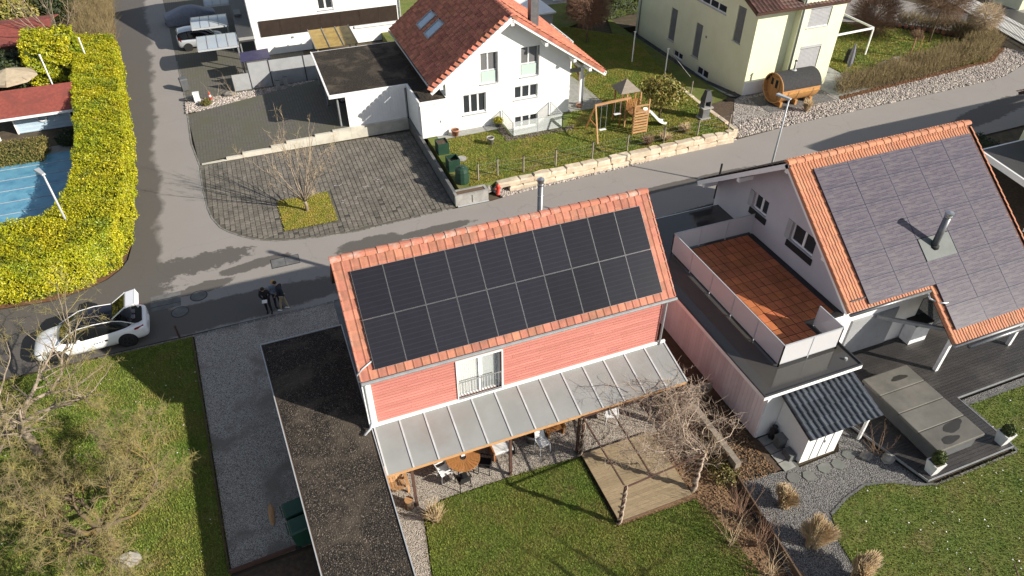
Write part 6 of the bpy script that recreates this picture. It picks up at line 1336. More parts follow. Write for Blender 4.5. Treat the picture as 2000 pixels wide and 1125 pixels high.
MB().box(-17.6,-11.95,52.5,52.55,1.4,1.56).build('fascia', 'paint_white', BP); MB().box(-17.1,-16.95,52.7,52.85,0,1.45).build('post', 'paint_white', BP)
MB().tube([(-14.2+.28*math.cos(2*math.pi*k/20),53.38,.98+.28*math.sin(2*math.pi*k/20)) for k in range(21)], .06, 8, False).build('lifebuoy', 'plastic_white', BP, True)
q = MB(); q.bar((-13.3,53.4,.85),(-13.3,53.4,1.2),.03,.03); q.bar((-13.4,53.4,1.12),(-13.2,53.4,1.12),.03,.03); q.tube([(-13.3+.15*math.cos(math.pi+math.pi*k/8),53.4,.98+.15*math.sin(math.pi+math.pi*k/8)) for k in range(9)], .018, 5); q.build('anchor', 'plastic_white', BP)
RS = thing('red_roofed_shed', 'garden shed with red felt roof under the pale bare tree', 'shed', (-17.5,69.5,0))
MB().box(-20.5,-15,66.5,72.3,0,2.1).build('wall', 'wood_brown', RS); MB().slab([(-21,65.9,2.05),(-14.6,65.9,2.05),(-14.6,69.4,2.75),(-21,69.4,2.75)], .08).build('roof', 'felt_red', RS); MB().slab([(-14.6,72.9,2.05),(-21,72.9,2.05),(-21,69.4,2.75),(-14.6,69.4,2.75)], .08).build('roof', 'felt_red', RS)
GP = thing('beige_parasol', 'large open beige parasol in the pool garden', 'parasol', (-16.4,58.8,0)); q = MB(); n = 8; V = [(-16.4,58.8,2.75)]+[(-16.4+1.75*math.cos(2*math.pi*k/n),58.8+1.75*math.sin(2*math.pi*k/n),2.15) for k in range(n)]; q.add(V+[(x,y,z-.16) for x,y,z in V[1:]], [(0,1+k,1+(k+1)%n) for k in range(n)]+[(1+k,n+1+k,n+1+(k+1)%n,1+(k+1)%n) for k in range(n)]); q.build('canopy', 'fabric_beige', GP); MB().tube([(-16.4,58.8,0),(-16.4,58.8,2.8)], .04, 8).build('pole', 'wood_brown', GP)
for k in range(n): MB().bar((-16.4,58.8,2.68),V[1+k],.03,.03).build('rib', 'wood_brown', GP)
t = thing('garden_table', 'grey round garden table beside the beige parasol', 'table', (-15.4,56.9,0)); MB().lathe((-15.4,56.9,.7), [(.6,0),(.6,.04)], 20).build('top', 'steel_dull', t); MB().tube([(-15.4,56.9,0),(-15.4,56.9,.7)], .05, 8).build('leg', 'steel_dull', t)
for x, y, lab in ((-13.95,58.6,'thin white pole rising behind the hedge arm'),(-11.6,61.3,'white pole standing in the top of the laurel hedge')): t = thing('white_pole', lab, 'pole', (x,y,0)); MB().tube([(x,y,0),(x,y,3.4)], .05, 8).build('shaft', 'paint_white', t); MB().lathe((x,y,3.4), [(.07,0),(.07,.08)], 10).build('cap', 'paint_white', t)
# ---------------------------------------------------------------- street lamps, covers, hydrant
def lamp(base, h, arm, label):
    t = thing('street_lamp', label, 'street lamp', base, 'street lamps'); b = Vector(base); a = Vector((*arm,0)); MB().tube([tuple(b), tuple(b+Vector((0,0,h*.5))), tuple(b+Vector((0,0,h)))], [.075,.06,.045], 10).build('pole', 'galv', t, True)
    c = b+Vector((0,0,h)); d = a.normalized(); s = Vector((-d.y,d.x,0)); q = MB(); e = c+a
    q.hexa([tuple(c-s*.1+Vector((0,0,-.03))-d*.1),tuple(c+s*.1+Vector((0,0,-.03))-d*.1),tuple(e+s*.16+Vector((0,0,.0))),tuple(e-s*.16+Vector((0,0,.0)))],[tuple(c-s*.08+Vector((0,0,.06))-d*.1),tuple(c+s*.08+Vector((0,0,.06))-d*.1),tuple(e+s*.13+Vector((0,0,.08))),tuple(e-s*.13+Vector((0,0,.08)))]); o = q.build('lamp_head', 'galv', t, bevel=.02)
    MB().bar(c+a*.35+Vector((0,0,-.03)), c+a*.9+Vector((0,0,-.02)), .2, .02).build('lens', 'glass_frost', o); return t
lamp((-10.75,36.5,0), 4.95, (-.35,.62), 'street lamp rising out of the laurel hedge by the pool'); lamp((27.5,28.35,0), 6.0, (-.25,.75), 'street lamp standing behind the balcony house roof')
def cover(x, y, r, label):
    t = thing('manhole_cover', label, 'manhole cover', (x,y,0)); MB().lathe((x,y,.002), [(r,0),(r,.006)], 28).build('ring', 'dark_metal', t); MB().lathe((x,y,.005), [(r*.88,0),(r*.88,.008)], 28).build('lid', 'concrete_dark', t); return t
cover(-5.05,30.55,.42,'round manhole cover beside the sunlit wet patch in the street'); cover(-5.95,29.6,.42,'round manhole cover between the white car and the gravel drive')
t = thing('access_cover', 'rectangular double steel cover set in the street', 'cover', (-.65,31.85,0))
for i in (0,1): x = -1.35+i*.72; MB().box(x,x+.7,31.5,32.25,.002,.012).build('plate', 'concrete_dark', t); MB().box(x-.02,x,31.48,32.27,.002,.016).build('frame_bar', 'dark_metal', t)
MB().box(-1.37,.09,31.46,31.5,.002,.016).build('frame_bar', 'dark_metal', t); MB().box(-1.37,.09,32.25,32.29,.002,.016).build('frame_bar', 'dark_metal', t); MB().box(.07,.09,31.5,32.25,.002,.016).build('frame_bar', 'dark_metal', t)
t = thing('drain_marking', 'rectangular drain marking with lines in the asphalt behind the white car', 'patch', (-6.6,30.7,0)); MB().box(-7.3,-5.9,30.1,31.3,.002,.006).build('patch', 'concrete_dark', t)  # storm drain marking, a thin dark rectangle on the asphalt
for k in range(2): MB().box(-7.3,-5.9,30.4+k*.5,30.43+k*.5,.006,.01).build('groove', 'dark_metal', t)
HY = thing('fire_hydrant', 'red fire hydrant on the pebbles beside the boulders', 'hydrant', (12.25,34.0,0)); MB().lathe((12.25,34,0), [(.14,0),(.14,.05),(.1,.08),(.1,.5),(.12,.52),(.12,.6),(.08,.68),(.03,.72)], 14).build('barrel', 'red_paint', HY, True)
for s_ in (-1,1): MB().tube([(12.25,34,.42),(12.25+s_*.19,34,.42)], .05, 10).build('outlet', 'red_paint', HY)
t = thing('marker_post', 'short rusty marker post at the edge of the left lawn', 'post', (-6.0,27.65,0)); MB().box(-6.04,-5.96,27.61,27.69,0,.75).build('shaft', 'brown_steel', t); MB().box(-6.06,-5.94,27.59,27.71,.75,.79).build('cap', 'brown_steel', t)
CE = thing('steel_edging', 'rusty steel edging at the end of the gravel drive', 'edging', (-3.2,14.75,0)); MB().bar((-4.65,14.7,.1),(-1.75,14.85,.1),.04,.24).build('end_plate', 'brown_steel', CE); MB().bar((-5.44,27.4,.05),(-4.65,14.7,.05),.03,.1).build('side_plate', 'brown_steel', CE)
binn((-2.15,15.8,0), 'green wheelie bin, the one farther from the steel edging', 'plastic_green', .62, .8, 1.08, math.pi/2+.12); binn((-2.05,15.05,0), 'green wheelie bin standing next to the steel edging', 'plastic_green', .62, .8, 1.08, math.pi/2+.12)
q = MB(); q.blob((-3.07,16.5,.05), (.12,.5,.05), random.Random(2), 8, 5); tag(q.build('driftwood', 'wood_light'), 'orange-brown piece of driftwood lying on the gravel drive', 'wood')
# ---------------------------------------------------------------- garden of the white house
def fpost(x, y, z, h, label): t = thing('fence_post', label, 'post', (x,y,z), 'fence posts along the raised lawn'); MB().tube([(x,y,z-.05),(x,y,z+h)], .055, 7).build('shaft', 'wood_grey', t); MB().lathe((x,y,z+h), [(.06,0),(.05,.03)], 7).build('cap', 'dark_metal', t); return t
FP = [(11.35,35.0),(12.64,35.1),(14.25,34.85),(16.42,34.85),(18.98,34.9),(21.52,34.95),(24.3,35.05),(26.93,35.1),(29.4,35.1)]
ORD = ['first','second','third','fourth','fifth','sixth','seventh','eighth','ninth']
for k, (x, y) in enumerate(FP): fpost(x, y, GZ, 1.15, ORD[k]+' grey timber fence post behind the limestone wall, counted from the round composter')
for x, y, lab in ((30.0,38.3,'grey fence post on the side wall near the brick grill'),(30.2,41.0,'grey fence post on the side wall facing the yellow house corner')): fpost(x, y, .55, 1.05, lab)
WF = thing('wire_fence', 'thin wire strung between the fence posts of the raised lawn', 'fence', (20,35,GZ))
for z in (.35,.7,1.0): MB().tube([(x,y,GZ+z) for x,y in FP], .0035, 3).build('wire', 'galv', WF)
for x, y, h, lab in ((29.07,48.0,2.45,'tall white clothesline pole on the lawn beside the yellow house'),(30.3,44.9,2.0,'short white clothesline pole with a slack rope')):
    t = thing('clothes_pole', lab, 'pole', (x,y,GZ)); MB().tube([(x,y,GZ-.1),(x,y,GZ+h)], .045, 8).build('shaft', 'paint_white', t); MB().bar((x-.12,y,GZ+h),(x+.12,y,GZ+h),.04,.04).build('crossbar', 'paint_white', t)
    if h < 2.2: MB().tube([(30.3,44.9,2.6),(31,43.6,1.5),(31.3,42.9,1.0)], .012, 4).build('rope', 'galv', t)
PT = thing('play_tower', 'wooden play tower with pyramid roof, swing beam and grey slide', 'playset', (23.4,37.8,GZ))
tx0, tx1, ty0, ty1 = 22.95, 24.0, 36.85, 38.0
for x in (tx0,tx1):
    for y in (ty0,ty1): MB().box(x-.045,x+.045,y-.045,y+.045,GZ,GZ+2.35).build('post', 'wood_light', PT)
for k in range(8): MB().box(tx0,tx1,ty0-.07,ty0-.045,GZ+.08+k*.2,GZ+.21+k*.2).build('climbing_board', 'wood_light', PT)
MB().box(tx0,tx1,ty0,ty1,GZ+1.25,GZ+1.31).build('platform', 'wood_light', PT)
for k in range(7): MB().box(tx0-.07,tx0-.045,ty0+.05+k*.16,ty0+.14+k*.16,GZ+1.3,GZ+1.95).build('rail_board', 'wood_warm', PT); MB().box(tx0+.05+k*.14,tx0+.13+k*.14,ty1+.045,ty1+.07,GZ+1.3,GZ+1.95).build('rail_board', 'wood_warm', PT)
MB().box(tx0,tx1,ty0-.05,ty0+.05,GZ+1.95,GZ+2.04).build('top_rail', 'wood_light', PT)
ox, oy = 23.2, 38.7
for dx in (-.5,.5):
    for dy in (-.5,.5): MB().box(ox+dx-.04,ox+dx+.04,oy+dy-.04,oy+dy+.04,GZ,GZ+2.5).build('post', 'wood_warm', PT)
q = MB(); q.add([(ox-.75,oy-.75,GZ+2.45),(ox+.75,oy-.75,GZ+2.45),(ox+.75,oy+.75,GZ+2.45),(ox-.75,oy+.75,GZ+2.45),(ox,oy,GZ+3.15)], [(0,1,4),(1,2,4),(2,3,4),(3,0,4),(3,2,1,0)]); q.build('roof', 'wood_grey', PT)
MB().bar((20.25,37.4,GZ+2.3),(23.0,37.6,GZ+2.3),.1,.14).build('swing_beam', 'wood_light', PT)
MB().bar((20.2,36.5,GZ),(20.3,37.4,GZ+2.35),.09,.09).build('swing_leg', 'wood_light', PT); MB().bar((20.35,38.7,GZ),(20.3,37.4,GZ+2.3),.09,.09).build('swing_leg', 'wood_warm', PT); MB().bar((20.25,36.9,GZ+1.0),(20.33,38.1,GZ+1.0),.06,.08).build('swing_brace', 'wood_warm', PT)
for x, z in ((21.0,.45),(22.0,1.4)):
    for d in (-.2,.2): MB().tube([(x+d,37.47,GZ+2.25),(x+d,37.47,GZ+z)], .008, 4).build('rope', 'galv', PT)
    MB().box(x-.24,x+.24,37.37,37.57,GZ+z-.03,GZ+z).build('swing_seat', 'plastic_white', PT)
q = MB(); pts = [(tx1+.05,1.3),(tx1+.35,1.25),(tx1+.75,.85),(tx1+1.15,.42),(tx1+1.5,.2),(tx1+1.75,.15)]; yy = 37.35
for (xa,za),(xb,zb) in zip(pts, pts[1:]): q.hexa([(xa,yy-.24,GZ+za-.03),(xb,yy-.24,GZ+zb-.03),(xb,yy+.24,GZ+zb-.03),(xa,yy+.24,GZ+za-.03)],[(xa,yy-.24,GZ+za),(xb,yy-.24,GZ+zb),(xb,yy+.24,GZ+zb),(xa,yy+.24,GZ+za)])
o = q.build('slide', 'plastic_white', PT)
for s_ in (-1,1):
    q = MB()
    for (xa,za),(xb,zb) in zip(pts, pts[1:]): q.bar((xa,yy+s_*.25,GZ+za+.05),(xb,yy+s_*.25,GZ+zb+.05),.03,.16)
    q.build('slide_side', 'plastic_white', o)
BQ = thing('garden_fireplace', 'grey masonry garden grill with dark hooded chimney', 'grill', (28.9,37.2,GZ))
MB().box(28.4,29.2,36.9,37.6,GZ,GZ+.1).build('base', 'concrete', BQ); MB().box(28.55,29.1,37.0,37.5,GZ+.1,GZ+.8).build('pedestal', 'concrete_dark', BQ); MB().box(28.4,29.25,36.85,37.6,GZ+.8,GZ+.88).build('worktop', 'concrete', BQ)
for x in (28.55,29.05): MB().box(x,x+.08,37.0,37.5,GZ+.88,GZ+1.3).build('cheek', 'concrete_dark', BQ)
MB().box(28.63,29.05,37.42,37.5,GZ+.88,GZ+1.3).build('firebox_back', 'anthracite', BQ); MB().hexa([(28.5,36.95,GZ+1.3),(29.15,36.95,GZ+1.3),(29.15,37.52,GZ+1.3),(28.5,37.52,GZ+1.3)],[(28.7,37.15,GZ+2.0),(28.98,37.15,GZ+2.0),(28.98,37.45,GZ+2.0),(28.7,37.45,GZ+2.0)]).build('hood', 'anthracite', BQ)
def compost(x, y, lab, full):
    t = thing('compost_bin', lab, 'compost bin', (x,y,GZ)); a, b_ = .36, .4
    for (x0,x1,y0,y1) in ((-a,a,-b_,-b_+.04),(-a,a,b_-.04,b_),(-a,-a+.04,-b_+.04,b_-.04),(a-.04,a,-b_+.04,b_-.04)): MB().box(x+x0,x+x1,y+y0,y+y1,GZ,GZ+.78).build('side_panel', 'plastic_dgreen', t)
    MB().box(x-a+.05,x+a-.05,y-b_+.05,y+b_-.05,GZ+.1,GZ+full).build('compost', 'bed_soil', t)
compost(10.35,39.2,'open dark green compost bin next to the white store door',.7); compost(10.35,36.9,'open dark green compost bin next to the round composter',.5)
RB = thing('round_composter', 'dark green round composter barrel beside the stone trough', 'composter', (10.4,35.2,GZ)); MB().lathe((10.4,35.2,GZ), [(.42,0),(.44,.05),(.42,.35),(.44,.38),(.4,.72),(.42,.75),(.36,.95),(.25,1.02),(.02,1.05)], 12).build('body', 'plastic_dgreen', RB); MB().lathe((10.4,35.2,GZ+1.03), [(.2,0),(.18,.06),(.02,.07)], 12).build('lid', 'plastic_dgreen', RB)
def pot(x, y, z, r, h, mat, label): t = thing('plant_pot', label, 'pot', (x,y,z)); MB().lathe((x,y,z), [(r*.7,0),(r*.95,h*.8),(r*1.05,h*.8),(r*1.05,h),(r*.9,h),(r*.85,h*.85)], 16).build('pot', mat, t, True); MB().lathe((x,y,z), [(r*.86,h*.8),(r*.86,h*.86)], 16).build('soil', 'bed_soil', t); return t
pot(11.8,41.0,GZ+.03,.27,.45,'terracotta','terracotta pot at the foot of the white house wall'); pot(13.6,39.05,GZ,.25,.5,'concrete','pale pot with a saucer standing on the lawn'); pot(14.95,41.2,GZ+.03,.27,.35,'concrete_dark','dark pot with a yellow plant by the glass railing'); pot(21.4,41.9,GZ+.03,.22,.2,'terracotta','low clay bowl at the foot of the white terrace post')
t = thing('shaft_cover', 'round concrete shaft cover in the raised lawn', 'cover', (10.95,38.1,GZ)); MB().lathe((11.2,37.9,GZ), [(.35,0),(.35,.04)], 20).build('ring', 'concrete', t); MB().lathe((11.2,37.9,GZ+.03), [(.28,0),(.28,.025)], 20).build('lid', 'concrete', t)
# ---------------------------------------------------------------- chairs and tables
def chair(label, mat, loc, rz, arms=True, cat='chair', group=None):
    t = local('garden_chair', label, cat, group)
    for x in (-.21,.21):
        for y in (-.2,.2): MB().bar((x*1.1,y*1.15,0),(x,y,.44),.03,.03).build('leg', mat, t)
    MB().box(-.23,.23,-.22,.22,.43,.46).build('seat', mat, t); MB().hexa([(-.22,.2,.46),(.22,.2,.46),(.22,.23,.46),(-.22,.23,.46)],[(-.2,.3,.88),(.2,.3,.88),(.2,.33,.88),(-.2,.33,.88)]).build('backrest', mat, t)
    if arms:
        for x in (-.25,.25): MB().bar((x,-.2,.44),(x,-.18,.64),.025,.025).build('arm_post', mat, t); MB().bar((x,-.22,.65),(x,.26,.68),.04,.025).build('armrest', mat, t)
    return place(t, loc, rz)
RT = thing('round_table', 'round slatted wooden table under the patio roof', 'table', (4.1,15.85,0)); n = 26
for k in range(n):
    a0, a1 = 2*math.pi*k/n, 2*math.pi*(k+.9)/n; q = MB(); q.prism([(4.1+.12*math.cos(a0),15.85+.12*math.sin(a0)),(4.1+.66*math.cos(a0),15.85+.66*math.sin(a0)),(4.1+.66*math.cos(a1),15.85+.66*math.sin(a1)),(4.1+.12*math.cos(a1),15.85+.12*math.sin(a1))], .71, .74); q.build('top_slat', 'wood_warm', RT)
MB().lathe((4.1,15.85,.69), [(.5,0),(.5,.018)], 18).build('top_ring', 'dark_metal', RT)
for a in (.8,2.4,3.9,5.5): MB().bar((4.1+.45*math.cos(a),15.85+.45*math.sin(a),0),(4.1+.3*math.cos(a),15.85+.3*math.sin(a),.7),.035,.035).build('leg', 'dark_metal', RT)
t = thing('candle_box', 'small white lantern on the round wooden table', 'lantern', (4.12,15.95,.74)); MB().box(4.05,4.19,15.88,16.02,.74,.9).build('body', 'plastic_white', t); MB().box(4.04,4.2,15.87,16.03,.9,.92).build('lid', 'plastic_white', t)
chair('white armchair at the round wooden table', 'plastic_white', (3.3,15.75,0), math.pi/2+.2); chair('black metal chair at the lawn side of the round table', 'dark_metal', (3.85,15.15,0), math.pi+.15, group='black chairs round the table'); chair('black metal chair on the lounge side of the round table', 'dark_metal', (4.85,15.5,0), -2.1, group='black chairs round the table'); chair('black metal chair at the house side of the round table', 'dark_metal', (4.5,16.45,0), -.3, group='black chairs round the table')
chair('single white chair standing on the gravel by the black pot', 'plastic_white', (7.3,15.6,0), .15, False); chair('white chair with teal seat on the white house terrace', 'plastic_white', (21.2,43.8,GZ+.03), 2.6); chair('white chair half hidden under the far end of the patio roof', 'plastic_white', (10.5,15.9,0), -.4)
LG = thing('lounge_bench', 'low bench with white cushion under the patio roof', 'bench', (5.75,16.1,0)); MB().box(5.35,6.15,15.75,16.45,.3,.42).build('cushion', 'plastic_white', LG, bevel=.03); MB().box(5.3,5.36,15.72,16.5,0,.5).build('arm', 'wood_warm', LG); MB().box(6.15,6.2,15.75,16.5,0,.42).build('arm', 'black', LG); MB().box(5.36,6.15,16.45,16.52,.0,.75).build('backrest', 'black', LG)
t = pot(7.1,16.15,0,.36,.55,'plastic_grey','big dark grey tub beside the white chair'); bush('bare stems in the dark grey tub', (7.1,16.15,.46), .6, 91, 'twig_brown', 6)
WB = thing('wood_bench', 'orange-brown plank bench on a concrete slab under the patio roof', 'bench', (8.0,16.1,0)); MB().box(7.65,8.5,15.95,16.25,.4,.45).build('seat', 'wood_warm', WB)
for x in (7.72,8.38): MB().box(x,x+.06,15.98,16.22,0,.4).build('leg', 'wood_warm', WB)
AD = thing('lounge_chair', 'pale wooden slatted lounge chair at the corner of the patio', 'chair', (1.55,15.9,0))
for k in range(6): MB().hexa([(1.2+k*.1,15.6,.32),(1.285+k*.1,15.6,.32),(1.285+k*.1,16.1,.26),(1.2+k*.1,16.1,.26)],[(1.2+k*.1,15.6,.345),(1.285+k*.1,15.6,.345),(1.285+k*.1,16.1,.285),(1.2+k*.1,16.1,.285)]).build('seat_slat', 'wood_light', AD); MB().hexa([(1.2+k*.1,16.08,.28),(1.285+k*.1,16.08,.28),(1.285+k*.1,16.11,.28),(1.2+k*.1,16.11,.28)],[(1.18+k*.105,16.4,.9),(1.27+k*.105,16.4,.9),(1.27+k*.105,16.43,.9),(1.18+k*.105,16.43,.9)]).build('back_slat', 'wood_light', AD)
for x in (1.12,1.86): MB().box(x-.06,x+.06,15.55,16.2,.5,.53).build('armrest', 'wood_light', AD); MB().bar((x,15.6,0),(x,15.6,.5),.05,.08).build('leg', 'wood_light', AD); MB().bar((x,16.3,0),(x,15.9,.5),.05,.08).build('leg', 'wood_light', AD)
t = thing('tree_stump', 'sawn log stump beside the corner post of the patio roof', 'stump', (1.72,15.0,0)); MB().lathe((1.72,15.0,0), [(.19,0),(.17,.1),(.17,.42)], 14).build('bark', 'bark', t); MB().lathe((1.72,15.0,.42), [(.155,0),(.155,.012)], 14).build('cut_face', 'wood_light', t)
mk('step_stone', (.15,.155,.145), (.12,.125,.115), 3, .85, .3, 40, rnd=.12)
# ---------------------------------------------------------------- right garden
for k, (x, y) in enumerate(((15.71,10.85),(16.33,10.7),(17.13,10.78),(17.75,10.72),(18.45,10.95))):
    q = MB(); q.prism([(x+.27*math.cos(2*math.pi*(i+.3*k)/7)*rg.uniform(.9,1.1),y+.24*math.sin(2*math.pi*(i+.3*k)/7)*rg.uniform(.9,1.1)) for i in range(7)], 0, .03); tag(q.build('stepping_stone', 'step_stone'), ORD[k]+' flat stepping stone before the shed, counted from the shed path', 'stepping stone', 'stepping stones before the shed')
SLB = sheet('shed_path', [(15.55,12.9),(16.3,12.9),(16.25,11.1),(15.7,11.2)], .01, 'concrete_dark')
for k in range(4): inst('path_slab', MB().box(-.27,.27,-.19,.19,0,.03).mesh('path_slab','flagstone'), SLB, (15.85,12.7-k*.43,.012), (0,0,.05))
t = thing('milk_can', 'dark metal can behind the white shed', 'can', (16.1,13.35,0)); MB().lathe((16.15,12.75,0), [(.16,0),(.16,.45),(.09,.58),(.09,.68),(.11,.7)], 14).build('body', 'dark_metal', t, True); MB().lathe((16.15,12.75,.7), [(.1,0),(.04,.05)], 14).build('lid', 'dark_metal', t)
t = thing('tile_stack', 'stack of spare roof tiles leaning beside the white shed', 'tiles', (16.15,11.75,0))
for k in range(6): MB().box(16.0+.004*k,16.3,11.5,11.95,.02+k*.055,.065+k*.055).build('spare_tile', 'concrete_dark', t)
t = thing('stone_box', 'dark grey planter box beside the milk can and shed', 'box', (16.15,12.3,0)); MB().box(15.98,16.32,12.15,12.5,0,.5).build('body', 'concrete_dark', t); MB().box(15.96,16.34,12.13,12.52,.5,.54).build('lid', 'concrete_dark', t)
for x, y, r, lab in ((19.0,10.6,.2,'dark stone at the foot of the bare shrub by the deck'),(19.75,10.2,.26,'pale blue-grey stone beside the bare shrub by the deck')): tag(MB().blob((x,y,.08), (r*1.3,r,r*.7), rg).build('stone', 'field_stone'), lab, 'stone')
KR = sheet('lawn_kerb', [(x,y) for x,y in RL]+[(x+.02,y+.09) for x,y in reversed(RL)], .03, 'concrete_dark'); kerb([(x,y+.07) for x,y in RL], KR)
KS = sheet('deck_kerb', [(24.75,8.65),(24.9,8.65),(25.0,11.1),(29,11.05),(29,11.2),(24.85,11.2)], .035, 'concrete_dark'); kerb([(20.4,8.62),(24.8,8.62)], KS); kerb([(25.0,11.12),(29,11.12)], KS)
sheet('deck_gravel', [(24.65,11.42),(31,11.42),(31,11.2),(24.9,11.2),(24.9,8.75),(24.65,8.75)], .025, 'gravel_grey')
# small white flower heads and blown leaves strewn over the right lawn; faint chalk lines on the forecourt
q_ = NR.uniform([16.5,3],[30,10.8],(900,2)); q_ = q_[inside_np(RLAWN, q_[:,0], q_[:,1])][:170]
tag(leafcloud('daisies', np.concatenate([q_, np.full((len(q_),1),.06)],1), np.tile([[0,0,1.]],(len(q_),1)), .028, 'paper', None, .3, .8), 'tiny white flowers strewn over the lawn by the spa deck', 'flowers', kind='stuff')
q_ = NR.uniform([-14,12],[-5,27],(160,2)); q_ = q_[inside_np(LLAWN, q_[:,0], q_[:,1])]
tag(leafcloud('daisies', np.concatenate([q_, np.full((len(q_),1),.07)],1), np.tile([[0,0,1.]],(len(q_),1)), .026, 'paper', None, .3, .8), 'tiny pale flowers strewn under the lichened trees', 'flowers', kind='stuff')
ck = thing('chalk_drawing', 'faint pale chalk scribbles on the forecourt pavers', 'chalk drawing', (5.2,37.0,.04)); rr = random.Random(6)
for k in range(8):
    x, y = 4.4+rr.uniform(-1.6,2.2), 37.2+rr.uniform(-1.2,1.4); pts = [(x,y,.046)]
    for j in range(6): x += rr.uniform(-.18,.2); y += rr.uniform(-.16,.16); pts.append((x,y,.046))
    MB().tube(pts, .012, 4).build('chalk_line', 'chalk', ck)
# ---------------------------------------------------------------- cars (nose towards +x when built)
def loft(rows, mirror=True):
    """rows: list of (x, [(y, z), ...]) of the half section from the sill (outside) to the centre line"""
    q = MB(); V = []; n = None
    for x, half in rows:
        ring = [(x, y, z) for y, z in half]+[(x, -y, z) for y, z in reversed(half[:-1])]; n = len(ring); V += ring
    Fc = [(i*n+k, i*n+k+1, (i+1)*n+k+1, (i+1)*n+k) for i in range(len(rows)-1) for k in range(n-1)]+[tuple(range(n)), tuple(range((len(rows)-1)*n, len(rows)*n))]
    q.add(V, Fc); return q
def car(name, label, loc, rz, paint, body, cabin, wheels, wr, width, hatch=None, roof='car_roof_black', glass='car_glass', rim='alloy', rail=True, opening=None, tail=None):
    t = local(name, label, 'car')
    rows = []
    for x, zb, zt, w_, crown in body:
        h = zt-zb; rows.append((x, [(w_*.86,zb),(w_*.97,zb+h*.18),(w_,zb+h*.45),(w_*.985,zb+h*.72),(w_*.93,zt-.02),(w_*.7,zt+crown*.55),(w_*.35,zt+crown*.9),(0,zt+crown)]))
    loft(rows).build('body', paint, t, True, sub=2)
    gr = [(x, [(wb,zb-.06),(wb*.99,zb+.03),((wb+wt)/2,(zb+zt)/2),(wt,zt-.02),(wt*.9,zt+.02),(wt*.5,zt+.05),(0,zt+.06)]) for x, zb, zt, wb, wt in cabin]
    loft(gr).build('cabin_glass', glass, t, True, sub=2)
    # roof skin a touch above the glass, rails down the sides
    rr_ = [c for c in cabin if c[2] > max(k[2] for k in cabin)-.16]
    q = MB(); V = []
    for x, zb, zt, wb, wt in rr_:
        for f in (-1,-.7,-.35,0,.35,.7,1): V.append((x, wt*.94*f, zt+.008+.055*(1-f*f)))
    n = 7; q.add(V, [(i*n+k, i*n+k+1, (i+1)*n+k+1, (i+1)*n+k) for i in range(len(rr_)-1) for k in range(n-1)]); q.build('roof', roof, t, True)
    if rail:
        for s in (-1,1): MB().tube([(x, s*(wt*.985+.01), zt-.005) if zt-zb > .12 else (x, s*wb, zb+.04) for x, zb, zt, wb, wt in cabin], .024, 6).build('roof_rail', paint, t, True)
        mid = [c for c in cabin if c[2]-c[1] > .3]
        for s in (-1,1):
            x, zb, zt, wb, wt = mid[len(mid)//2]; MB().bar((x, s*(wb+.012), zb), (x-.05, s*(wt+.012), zt-.03), .05, .03).build('door_pillar', 'black', t)
    for x in wheels:
        for s in (-1,1):
            y = s*(width-.02); MB().lathe((x,y,wr), [(wr*1.13,-.12),(wr*1.13,.028*1)], 24, 1).build('wheel_arch', 'black', t)
            o = MB().lathe((x,y-s*.08,wr), [(wr*.62,-.13),(wr*.95,-.13),(wr,-.09),(wr,.09),(wr*.95,.13),(wr*.62,.13)], 26, 1).build('wheel', 'rubber', t, True)
            q = MB(); q.lathe((x,y+s*.035,wr), [(wr*.14,-.02),(wr*.14,.02)], 10, 1)
            for k in range(5): a = 2*math.pi*k/5+.3; q.bar((x+wr*.1*math.cos(a),y+s*.035,wr+wr*.1*math.sin(a)),(x+wr*.62*math.cos(a),y+s*.04,wr+wr*.62*math.sin(a)),.075,.03,(0,1,0))
            q.tube([(x+wr*.64*math.cos(2*math.pi*k/20),y+s*.04,wr+wr*.64*math.sin(2*math.pi*k/20)) for k in range(21)], .022, 5, False); q.build('rim', rim, o)
    for s in (-1,1): MB().blob((cabin[-2][0]-.35, s*(width+.06), cabin[-2][1]+.12), (.1,.1,.07), random.Random(1), 8, 6, 0).build('mirror', paint, t, True)
    if tail:
        for s in (-1,1): MB().hexa(*[[(x, s*(y+d), z) for x, y, z in tail] for d in (-.06,.02)]).build('tail_lamp', 'car_red_lamp', t)
    return t
body = [(-2.55,.42,.86,.80,.02),(-2.46,.3,.98,.93,.03),(-2.2,.26,1.04,.99,.03),(-1.5,.24,1.05,1.0,.02),(-.6,.22,1.0,.985,.02),(.5,.22,.97,.98,.02),(1.2,.24,.95,.985,.06),(1.8,.26,.88,.98,.08),(2.25,.3,.78,.93,.06),(2.5,.38,.66,.80,.03)]
cabin = [(-2.05,1.06,1.1,.74,.66),(-1.55,1.04,1.38,.84,.68),(-1.2,1.03,1.52,.87,.70),(-.4,1.0,1.6,.88,.72),(.3,.98,1.55,.88,.70),(.75,.97,1.36,.86,.68),(1.35,.95,1.0,.8,.7)]
WCAR = car('white_car', 'white coupe SUV with raised tailgate parked at the kerb', None, 0, 'car_paint_white', body, cabin, (-1.55,1.5), .38, .985, rim='dark_metal', tail=[(-2.42,.80,.86),(-2.0,.99,.92),(-2.0,1.0,.98),(-2.4,.84,.98),(-2.42,.80,.86),(-2.0,.99,.92),(-2.0,1.0,.98),(-2.4,.84,.98)][:4])
MB().prism([(-1.5,-.68),(-1.5,.68),(-2.2,.64),(-2.38,.5),(-2.38,-.5),(-2.2,-.64)], 1.02, 1.125).build('cargo_space', 'black', WCAR)
for y in (-.32,.1): MB().box(-2.1,-1.8,y,y+.26,1.1,1.2).build('cargo_bag', 'fabric_grey', WCAR, bevel=.03)
